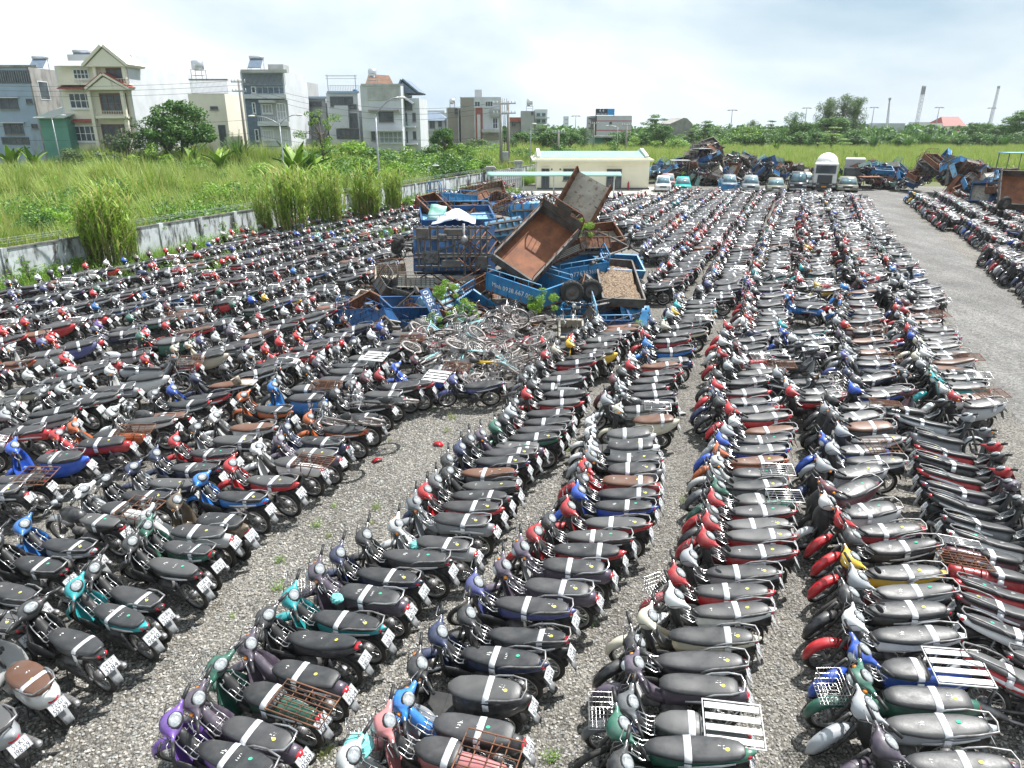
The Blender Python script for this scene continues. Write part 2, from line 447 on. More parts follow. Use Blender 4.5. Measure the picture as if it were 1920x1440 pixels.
def build_bike(style, steer=0.5, basket=False, rack=None, mirrors=False, cast=False, seatless=False):
    """returns list of (name, mesh, parent index)"""
    out = []
    def emit(name, mb, mats, parent=None):
        out.append((name, mb.mesh(name, mats), parent)); return len(out) - 1
    S = STY[style]; Rw, w = S['R'], S['w']; sc = style == 'scooter'; nk = style == 'naked'
    fx, rx = (0.60, -0.58)
    tab = S['seat']
    # --- seat
    mb = MB(); xs = [tab[0][0] + (tab[-1][0] - tab[0][0]) * (0.5 - 0.5 * math.cos(PI * i / 13)) for i in range(14)]
    mb.loft([seat_ring(tab, x) for x in xs])
    si = emit('seat', mb, M['vinyl'])
    # --- body
    mb = MB()
    if sc:
        rg = [(-.93, .02, .74, .80), (-.86, .09, .62, .80), (-.68, .15, .48, .79), (-.45, .185, .38, .76), (-.22, .18, .34, .74), (-.04, .14, .34, .72), (.02, .08, .36, .70)]
    elif nk:
        rg = [(-.90, .03, .72, .77), (-.74, .07, .68, .76), (-.5, .10, .56, .73), (-.3, .115, .48, .72), (-.16, .10, .46, .70), (-.06, .05, .5, .68)]
    elif style.startswith('cub'):
        rg = [(-.88, .075, .60, .75), (-.80, .095, .52, .755), (-.6, .115, .53, .755), (-.4, .125, .52, .74), (-.2, .125, .50, .72), (0.0, .10, .42, .70), (.08, .05, .45, .68)]
    else:
        up = .05 if style == 'sport' else 0
        rg = [(-.95, .012, .80 + up, .83 + up), (-.86, .07, .72 + up, .815 + up), (-.7, .105, .665, .78 + up * .6), (-.5, .13, .61, .76), (-.3, .135, .565, .73), (-.1, .12, .52, .71), (.04, .085, .48, .69), (.10, .04, .45, .66)]
    mb.loft([body_ring(*r) for r in rg])
    if sc:
        mb.box((.16, 0, .29), (.42, .34, .07), None, 1)
        mb.box((-.1, 0, .30), (.5, .30, .12), None, 1)
    bi = emit('side_cowling', mb, [M['paint'], M['black']])
    # --- decal stripe
    if not nk and not sc:
        mb = MB()
        for sg in (-1, 1):
            g = []
            for i in range(5):
                x = -.75 + .14 * i; hw = lerp_tab([(r[0], r[1], r[2], r[3]) for r in rg], x)
                zc = (hw[1] + hw[2]) / 2
                th = 0.012 + 0.012 * math.sin(i * .8)
                g.append([(x, sg * (hw[0] + .004), zc - th), (x, sg * (hw[0] + .004), zc + th)])
            mb.sheet(g, 0.002)
        emit('decal', mb, M['strip'], bi)
    # --- central spine / tank
    mb = MB()
    if nk:
        mb.loft([body_ring(x, a, b, c, 12, .8) for x, a, b, c in [(-.08, .06, .68, .80), (.0, .11, .64, .86), (.14, .14, .64, .885), (.28, .13, .66, .88), (.37, .07, .70, .84)]])
        emit('fuel_tank', mb, M['paint'])
    elif not sc:
        mb.loft([body_ring(x, a, b, c, 8, .8) for x, a, b, c in [(-.02, .06, .42, .62), (.1, .075, .42, .60), (.22, .085, .50, .68), (.32, .075, .62, .82), (.40, .05, .76, .92)]], 0)
        emit('centre_cover', mb, M['black'] if style != 'cub' else M['paint'])
    # --- leg shield
    if not nk:
        mb = MB(); nu, nv = 9, 7; g = []
        for i in range(nu):
            a = -1 + 2 * i / (nu - 1); row = []
            for j in range(nv):
                b = j / (nv - 1)
                if sc:
                    z = .92 - .62 * b; hw = .10 + .15 * math.sin(min(1, b * 1.5) * PI / 2) - .03 * b * b
                    x = .50 - .03 * b - .09 * abs(a) ** 2.0 + .03 * math.sin(b * PI)
                elif style.startswith('cub'):
                    z = .86 - .56 * b; hw = .07 + .20 * math.sin(min(1, b * 1.25) * PI / 2)
                    x = .46 - .22 * b ** 1.2 - .05 * abs(a) ** 2
                else:
                    z = .88 - .52 * b; hw = .09 + .15 * math.sin(min(1, b * 1.6) * PI / 2) - .09 * b * b
                    x = .49 - .20 * b ** 1.3 - .13 * abs(a) ** 1.8
                row.append((x, a * hw, z))
            g.append(row)
        mb.sheet(g, 0.015, 0, 1)
        if not sc and not style.startswith('cub'):
            for sg in (-1, 1):      # side wing panels running back
                g = []
                for i in range(5):
                    t = i / 4; x = .36 - .36 * t
                    g.append([(x, sg * (.20 - .07 * t), .66 - .12 * t + .02 * math.sin(t * PI)), (x - .02, sg * (.215 - .07 * t), .56 - .09 * t), (x - .05, sg * (.19 - .08 * t), .44 - .01 * t)])
                mb.sheet(g, 0.01 * sg, 0, 1)
        emit('leg_shield', mb, [M['paint'], M['black']])
    # --- steering group
    grp = []
    def semit(name, mb, mats, parent=None):
        rot_about(mb, PO, PAX, steer); return emit(name, mb, mats, parent)
    ty, rm, hb = wheel_parts(Rw, w, cast, 0.055)
    T = Matrix.Translation((fx, 0, Rw))
    for q in (ty, rm, hb): q.xf(T)
    wi = semit('front_wheel', hb, M['alloy'])
    semit('tyre', ty, M['tyre'], wi); semit('rim', rm, M['chrome'] if not cast else M['alloy'], wi)
    mb = MB()
    for sg in (-1, 1):
        mb.tube([(fx, sg * .075, Rw), (.52, sg * .075, .52), (.45, sg * .06, .74)], [.02, .024, .02], 6)
    mb.tube([(.46, 0, .70), (.40, 0, .95)], .028, 6)
    semit('front_fork', mb, M['engine'] if not nk else M['alloy'])
    mb = MB(); g = []
    a0, a1 = (-5, 150) if not sc else (5, 140)
    for i in range(11):
        a = math.radians(a0 + (a1 - a0) * i / 10); rr = Rw + .035
        ww = .058 + .02 * math.sin(PI * i / 10)
        if i in (0, 10): ww *= .6
        row = []
        for j in range(5):
            b = -1 + j / 2
            rj = rr - .045 * b * b
            row.append((fx + rj * math.cos(a), b * ww, Rw + rj * math.sin(a)))
        g.append(row)
    mb.sheet(g, -0.006)
    semit('front_mudguard', mb, M['paint'] if not nk else M['chrome'])
    # handlebar, cowl
    hc = Vector((.40, 0, .985 if not sc else 1.02))
    mb = MB()
    if nk:
        mb.lathe([(.03, -.10), (.085, -.05), (.092, .04), (.085, .05)], 14, 'x', (.47, 0, .90))
        ci = semit('headlight_housing', mb, M['black'])
        mb = MB(); mb.lathe([(.083, .0), (.06, .022), (.01, .03)], 14, 'x', (.52, 0, .90)); semit('headlight', mb, M['lens'], ci)
        mb = MB()
        for sg in (-1, 1): mb.lathe([(.05, -.03), (.05, .03)], 12, 'z', (.40, sg * .06, 1.0))
        semit('instrument_dial', mb, M['dial'], ci)
    else:
        box = style.startswith('cub')
        def cr(y, rx_, rz, dx=0, dz=0, p=.8, n=10):
            return [(hc.x + dx + math.copysign(abs(math.cos(2 * PI * k / n)) ** p, math.cos(2 * PI * k / n)) * rx_, y, hc.z + dz + math.copysign(abs(math.sin(2 * PI * k / n)) ** p, math.sin(2 * PI * k / n)) * rz) for k in range(n)]
        if box:
            prof = [(-.24, .022, .022, -.05, .02), (-.15, .035, .035, -.03, .01), (-.10, .075, .06, .02, 0), (-.085, .10, .075, .03, 0), (0, .105, .08, .035, 0), (.085, .10, .075, .03, 0), (.10, .075, .06, .02, 0), (.15, .035, .035, -.03, .01), (.24, .022, .022, -.05, .02)]
            pw = .55
        else:
            prof = [(-.23, .014, .014, -.055, .03), (-.175, .024, .024, -.04, .02), (-.14, .05, .045, -.01, .005), (-.115, .085, .07, .015, -.01), (-.06, .115, .10, .03, -.015), (0, .125, .105, .035, -.015), (.06, .115, .10, .03, -.015), (.115, .085, .07, .015, -.01), (.14, .05, .045, -.01, .005), (.175, .024, .024, -.04, .02), (.23, .014, .014, -.055, .03)]
            pw = .9
        mb.loft([cr(y, a, b, c, d, pw) for y, a, b, c, d in prof])
        ci = semit('handlebar_cowl', mb, M['paint'])
        mb = MB()
        mb.ell((hc.x + .075 + (.02 if box else 0), 0, hc.z - .01), (.078, .085 if not box else .075, .062), None, 12, 7)
        semit('headlight', mb, M['lens'], ci)
        mb = MB(); Mt = Matrix.Rotation(math.radians(-28), 3, 'Y')
        mb.ell((hc.x - .035, 0, hc.z + .052), (.070, .090, .036), Mt, 14, 6)
        mb.ell((hc.x - .035, 0, hc.z + .046), (.082, .102, .031), Mt, 14, 6, 1)
        semit('instrument_dial', mb, [M['dial'], M['black']], ci)
        if sc or style == 'cub':
            for sg in (-1, 1):
                mb = MB(); mb.ell((hc.x + .03, sg * .15, hc.z + .0), (.03, .03, .022), None, 8, 5); semit('indicator', mb, M['amber'], ci)
    mb = MB()
    for sg in (-1, 1):
        mb.tube([(hc.x - .02, sg * .05, hc.z + .01), (hc.x - .045, sg * .2, hc.z + .035), (hc.x - .10, sg * .36, hc.z + .03)], .011, 5)
        mb.tube([(hc.x - .02, sg * .19, hc.z + .03), (hc.x + .01, sg * .25, hc.z + .02), (hc.x - .04, sg * .36, hc.z + .015)], .006, 4)
    semit('handlebar', mb, M['chrome'])
    for sg in (-1, 1):
        mb = MB(); mb.tube([(hc.x - .058, sg * .235, hc.z + .036), (hc.x - .10, sg * .385, hc.z + .036)], [.022, .019], 8)
        semit('grip', mb, M['black'])
    mb = MB()
    for sg in (-1, 1): mb.tube([(hc.x - .03, sg * .22, hc.z + .03), (hc.x + .08, sg * .17, hc.z + .10), (hc.x + .14, sg * .07, hc.z - .02), (hc.x + .06, sg * .03, hc.z - .2)], .005, 4)
    mb.tube([(hc.x - .04, -.21, hc.z + .03), (hc.x + .11, -.13, hc.z + .05), (hc.x + .13, .05, hc.z - .1), (fx - .02, .07, Rw + .25)], .0045, 4)
    semit('control_cables', mb, M['black'])
    if mirrors:
        for sg in ((-1, 1) if mirrors == 2 else (1,)):
            mb = MB(); mb.tube([(hc.x - .03, sg * .2, hc.z + .04), (hc.x - .05, sg * .26, hc.z + .14), (hc.x - .03, sg * .31, hc.z + .20)], .005, 4)
            mb.ell((hc.x - .03, sg * .35, hc.z + .225), (.016, .065, .04), Matrix.Rotation(-.3, 3, 'Y'), 10, 5)
            semit('mirror', mb, M['black'])
    if basket:
        mb = MB(); bx0, bx1, bz0, bz1, by = .58, .84, .70, .94, .17
        def P3(a, b, c): # a along x, b across y, c height ; flares
            f = .78 + .22 * c
            return ((bx0 + (bx1 - bx0) * a), by * b * f, bz0 + (bz1 - bz0) * c)
        for c in (0, .33, .66, 1.0):
            mb.tube([P3(0, -1, c), P3(1, -1, c), P3(1, 1, c), P3(0, 1, c)], .006 if c == 1 else .0035, 4, close=True)
        for k in range(7):
            t = k / 6
            for A, B in (((t, -1), (t, -1)), ((t, 1), (t, 1)), ((0, -1 + 2 * t), (0, -1 + 2 * t)), ((1, -1 + 2 * t), (1, -1 + 2 * t))):
                mb.tube([P3(A[0], A[1], 0), P3(B[0], B[1], 1)], .0032, 3, caps=False)
            mb.tube([P3(t, -1, 0), P3(t, 1, 0)], .0032, 3, caps=False)
            mb.tube([P3(0, -1 + 2 * t, 0), P3(1, -1 + 2 * t, 0)], .0032, 3, caps=False)
        semit('front_basket', mb, M['chrome'])
    # --- rear wheel
    ty, rm, hb = wheel_parts(Rw, w * 1.08, cast, 0.075)
    T = Matrix.Translation((rx, 0, Rw))
    for q in (ty, rm, hb): q.xf(T)
    wi = emit('rear_wheel', hb, M['alloy']); emit('tyre', ty, M['tyre'], wi); emit('rim', rm, M['chrome'] if not cast else M['alloy'], wi)
    # --- rear mudguard and flap
    mb = MB(); g = []
    for i in range(8):
        a = math.radians(60 + 100 * i / 7); rr = Rw + .06
        g.append([(rx + (rr - .03 * b * b) * math.cos(a), b * .065, Rw + .02 + (rr - .03 * b * b) * math.sin(a)) for b in (-1, -.5, 0, .5, 1)])
    mb.sheet(g, -0.008)
    mb.loft([body_ring(x, a, b, c, 8) for x, a, b, c in [(-.66, .05, .52, .66), (-.8, .05, .5, .68), (-.9, .045, .52, .70)]])
    emit('rear_mudguard', mb, M['black'])
    mb = MB(); g = []
    for i in range(4):
        t = i / 3
        g.append([(-.90 - .10 * t, b * (.062 - .012 * t), .56 - .20 * t - .0 * b) for b in (-1, -.4, .4, 1)])
    mb.sheet(g, .008)
    emit('mudflap', mb, M['flap'])
    # --- tail light
    mb = MB(); tz = {'cub': .68, 'cubshort': .68, 'naked': .72, 'scooter': .72, 'sport': .85, 'wave': .79}[style]; tx = {'scooter': -.90, 'sport': -.90, 'wave': -.90, 'cub': -.90, 'cubshort': -.90, 'naked': -.89}[style]
    mb.ell((tx + .02, 0, tz - .01), (.045, .066, .032), None, 10, 6)
    ti = emit('tail_light', mb, M['redlens'])
    # --- plate
    mb = MB(); MP = Matrix.Translation((-.945, 0, .625)) @ Matrix.Rotation(math.radians(32), 4, 'Y')
    mb.box((0, 0, 0), (.004, .20, .145)); mb.xf(MP)
    pi_ = emit('number_plate', mb, M['plate'])
    # --- rails
    if style in ('wave', 'sport', 'cub', 'scooter', 'naked') and rack is None:
        mb = MB(); h = lerp_tab(tab, tab[0][0] + .12)[1]; ex = tab[0][0] - .07; ww = .15 if not sc else .17
        mb.tube([(-.36, ww * .95, h - .10), (-.5, ww, h - .02), (-.68, ww, h + .02), (ex + .03, ww * .75, h + .045), (ex, 0, h + .05), (ex + .03, -ww * .75, h + .045), (-.68, -ww, h + .02), (-.5, -ww, h - .02), (-.36, -ww * .95, h - .10)], .0125, 6)
        emit('grab_rail', mb, M['alloy'] if style != 'cub' else M['chrome'])
    if rack:
        mb = MB(); z = .86; x0, x1, hw = (-.42, -.98, .17) if rack == 'small' else (-.40, -1.02, .26)
        if rack == 'long': x0, x1, hw = -.38, -1.10, .20
        mb.tube([(x0, -hw, z), (x1, -hw, z), (x1, hw, z), (x0, hw, z)], .011, 5, close=True)
        if rack == 'slat':
            for k in range(4):
                y = -hw + 2 * hw * (k + .5) / 4; mb.box(((x0 + x1) / 2, y, z), (abs(x1 - x0) - .04, .07, .012))
        else:
            nn = 7 if rack == 'long' else 5
            for k in range(1, nn):
                y = -hw + 2 * hw * k / nn; mb.tube([(x0, y, z), (x1, y, z)], .008, 4)
            for k in range(1, 4):
                x = x0 + (x1 - x0) * k / 4; mb.tube([(x, -hw, z - .01), (x, hw, z - .01)], .007, 4)
        for sg in (-1, 1):
            mb.tube([(-.55, sg * hw * .7, z), (-.5, sg * .12, .66)], .01, 4); mb.tube([(-.8, sg * hw * .7, z), (-.62, sg * .12, .55)], .01, 4)
        if rack == 'small': rm_ = M['chrome']
        elif rack == 'slat': rm_ = M['whitep']
        else: rm_ = M['rust']
        emit('luggage_rack', mb, rm_)
    # --- centre rack of chrome bars between shield and seat
    if not sc and not nk:
        mb = MB()
        for y in (-.10, -.05, 0, .05, .10):
            mb.tube([(.36, y, .84), (.34, y, .76), (.16, y * 1.1, .64), (.09, y * 1.1, .66)], .0065 if abs(y) < .09 else .009, 4)
        for x, z in ((.35, .80), (.28, .72), (.20, .665), (.11, .65)):
            mb.tube([(x, -.11, z), (x, .11, z)], .0055, 4)
        emit('centre_rack', mb, M['chrome'])
    # --- engine, exhaust, frame bits
    if not sc:
        mb = MB()
        mb.ell((-.08, 0, .335), (.19, .13, .12), None, 10, 6)
        mb.lathe([(.065, .08), (.075, .10), (.06, .12), (.075, .14), (.06, .16), (.075, .18), (.06, .2), (.075, .22), (.07, .29), (.03, .31)], 10, 'x', (0, 0, .40))
        mb.lathe([(.07, -.15), (.085, -.13), (.085, .13), (.07, .15)], 12, 'y', (-.02, 0, .33))
        emit('engine', mb, M['engine'])
    mb = MB()
    mb.tube([(.14, -.10, .30), (.05, -.13, .22), (-.3, -.15, .24), (-.42, -.16, .28)], .018, 6)
    mb.tube([(-.36, -.16, .265), (-.46, -.165, .29), (-.86, -.17, .40), (-.90, -.17, .41)], [.025, .048, .045, .02], 8)
    emit('exhaust_pipe', mb, M['alloy'] if style in ('wave', 'sport', 'scooter') else M['chrome'])
    mb = MB()
    for sg in (-1, 1):
        mb.tube([(-.12, sg * .09, .36), (rx, sg * .10, Rw)], .02, 5)
    mb.tube([(-.14, .12, .385), (rx + .02, .125, Rw + .06)], .012, 4)
    mb.box((-.34, .118, .33), (.46, .02, .09), Matrix.Rotation(.06, 3, 'Y'))
    emit('swingarm', mb, M['engine'])
    for sg in (-1, 1):
        mb = MB(); A = Vector((-.52, sg * .135, .64)); B = Vector((rx, sg * .125, Rw + .04))
        mb.tube([A, B], .013, 5)
        pts = [A.lerp(B, .12 + .7 * k / 20) + Vector((math.cos(k * 1.9) * .028, math.sin(k * 1.9) * .028, 0)) for k in range(21)]
        mb.tube(pts, .007, 3, caps=False)
        emit('shock_absorber', mb, M['alloy'])
    mb = MB()
    mb.tube([(.02, -.26, .25), (.02, .26, .25)], .012, 5)
    for sg in (-1, 1): mb.tube([(.02, sg * .19, .255), (.02, sg * .29, .255)], .02, 6)
    emit('footpeg_bar', mb, M['black'])
    mb = MB(); mb.tube([(-.06, .10, .26), (-.12, .20, .045), (-.16, .22, .035)], .011, 5); emit('kickstand', mb, M['engine'])
    return out, tab, pi_, si

def strip_mesh(tab, x, wd=.074, name='paper_strip'):
    mb = MB(); rg = []
    r0 = [seat_ring(tab, x + d, .005, 12) for d in (-wd / 2, wd / 2)]
    r1 = [seat_ring(tab, x + d, -.002, 12) for d in (wd / 2, -wd / 2)]
    mb.loft([r0[0], r0[1], r1[0], r1[1], r0[0]], 0, True, cap=False)
    for sg in (-1, 1):
        w, top, bot = lerp_tab(tab, x); w *= 1.1
        g = [[(x - wd / 2, sg * (w + .003), bot + .02), (x + wd / 2, sg * (w + .003), bot + .02)], [(x - wd / 2 - .005, sg * (w + .012), bot - .07), (x + wd / 2 - .005, sg * (w + .012), bot - .085)]]
        mb.sheet(g, .002 * sg)
    return mb.mesh(name, M['strip'])
def chalk_mesh(tab, seed):
    rr = random.Random(seed); mb = MB()
    def top(x, y):
        w, t, b = lerp_tab(tab, x); f = max(0.05, 1 - abs(y / w) ** 1.6)
        return (t + b) / 2 + (t - b) / 2 * f ** .75 * (1.0) + .004
    for blk in range(rr.choice([2, 3])):
        bx = rr.uniform(tab[0][0] + .14, -.06); 
        for ch in range(rr.randint(2, 4)):
            cy = -.05 + ch * .03; pts = []
            for k in range(rr.randint(3, 5)):
                px = bx + rr.uniform(-.018, .018); py = cy + rr.uniform(-.012, .012)
                pts.append((px, py, top(px, py)))
            for a, b in zip(pts, pts[1:]):
                d = Vector(b) - Vector(a)
                if d.length < .004: continue
                s_ = Vector((-d.y, d.x, 0)).normalized() * .0022
                mb.add([Vector(a) - s_, Vector(a) + s_, Vector(b) + s_, Vector(b) - s_], [(0, 1, 2, 3)])
    cx = rr.uniform(tab[0][0] + .15, tab[0][0] + .3); cy = rr.uniform(-.04, .04)
    vs = [(cx + math.cos(k * PI / 5) * .024, cy + math.sin(k * PI / 5) * .02, top(cx + math.cos(k * PI / 5) * .024, cy + math.sin(k * PI / 5) * .02) + .001) for k in range(10)]
    mb.add(vs, [tuple(range(10))], 1)
    return mb.mesh('chalk_marks', [M['chalk'], M['ychalk'] if seed % 3 else M['gchalk']])

# ---- lettering
GLY = {}
def glyph(ch):
    if ch in GLY: return GLY[ch]
    cu = bpy.data.curves.new('lettering', 'FONT'); cu.body = ch; cu.size = 1.0; cu.resolution_u = 2
    ob = bpy.data.objects.new('lettering', cu)
    me = bpy.data.meshes.new_from_object(ob)
    v = [tuple(p.co) for p in me.vertices]; f = [tuple(p.vertices) for p in me.polygons]
    wd = max([p[0] for p in v], default=.3) + .07
    bpy.data.objects.remove(ob); bpy.data.curves.remove(cu); bpy.data.meshes.remove(me)
    GLY[ch] = (v, f, wd if ch not in ' .' else .25)
    return GLY[ch]
def text_mb(txt, h, width=None, bold=0):
    """text in the XY plane, centred on origin, cap height h"""
    mb = MB(); x = 0; sc_ = h / .69
    for ch in txt:
        v, f, wd = glyph(ch)
        mb.add([((p[0] + x) * sc_, p[1] * sc_, 0) for p in v], f); x += wd
    tot = x * sc_; k = 1.0 if width is None else width / tot
    mb.v = [((p[0] - tot / 2) * k, p[1] - h / 2, 0) for p in mb.v]
    return mb
def plate_text(l1, l2):
    mb = MB()
    mb.join(text_mb(l1, .05, .13), Matrix.Translation((0, .032, 0)))
    mb.join(text_mb(l2, .058, .165), Matrix.Translation((0, -.035, 0)))
    for a in ((-.095, .095, .066, .068), (-.095, .095, -.068, -.066), (-.097, -.095, -.068, .068), (.095, .097, -.068, .068)):
        mb.add([(a[0], a[2], 0), (a[1], a[2], 0), (a[1], a[3], 0), (a[0], a[3], 0)], [(0, 1, 2, 3)])
    # text x -> bike -y..., text y -> up ; facing -x
    B = Matrix(((0, 0, -1, -.0045), (-1, 0, 0, 0), (0, 1, 0, 0), (0, 0, 0, 1)))
    MP = Matrix.Translation((-.945, 0, .625)) @ Matrix.Rotation(math.radians(32), 4, 'Y')
    mb.xf(MP @ B)
    return mb.mesh('plate_lettering', M['plateink'])

PROTO = {}
def proto(key):
    if key not in PROTO:
        style, steer, basket, rack, mirrors, cast = key
        PROTO[key] = build_bike(style, steer, basket, rack, mirrors, cast)
        parts_, tab, pi_, si = PROTO[key]
        PROTO[key] += ([strip_mesh(tab, x) for x in (-.28, -.42, -.55)], [chalk_mesh(tab, k) for k in range(3)])
    return PROTO[key]
LOOK = {}
# ------------------------------------------------------------------ parking the motorbikes
PC = {'black': (.018, .018, .020), 'dark blue': (.012, .025, .085), 'blue': (.010, .08, .48), 'bright blue': (.012, .20, .62), 'teal': (.01, .36, .38),
      'green': (.015, .11, .07), 'red': (.50, .010, .016), 'maroon': (.11, .018, .028), 'plum': (.075, .055, .085), 'purple': (.13, .05, .30),
      'silver': (.36, .38, .40), 'grey': (.13, .14, .15), 'white': (.66, .67, .66), 'cream': (.58, .54, .42), 'brown': (.10, .07, .04),
      'yellow': (.72, .45, .02), 'orange': (.55, .12, .02), 'pink': (.60, .22, .22), 'indigo': (.06, .07, .22)}
SC = {'black': (.028, .029, .031), 'grey': (.07, .07, .07), 'brown': (.13, .06, .035), 'tan': (.30, .22, .14), 'charcoal': (.038, .038, .04)}
STN = {'wave': 'motorbike', 'sport': 'high-tailed motorbike', 'cub': 'boxy cub motorbike', 'cubshort': 'single-seat cub', 'scooter': 'scooter', 'naked': 'round-headlight motorcycle'}
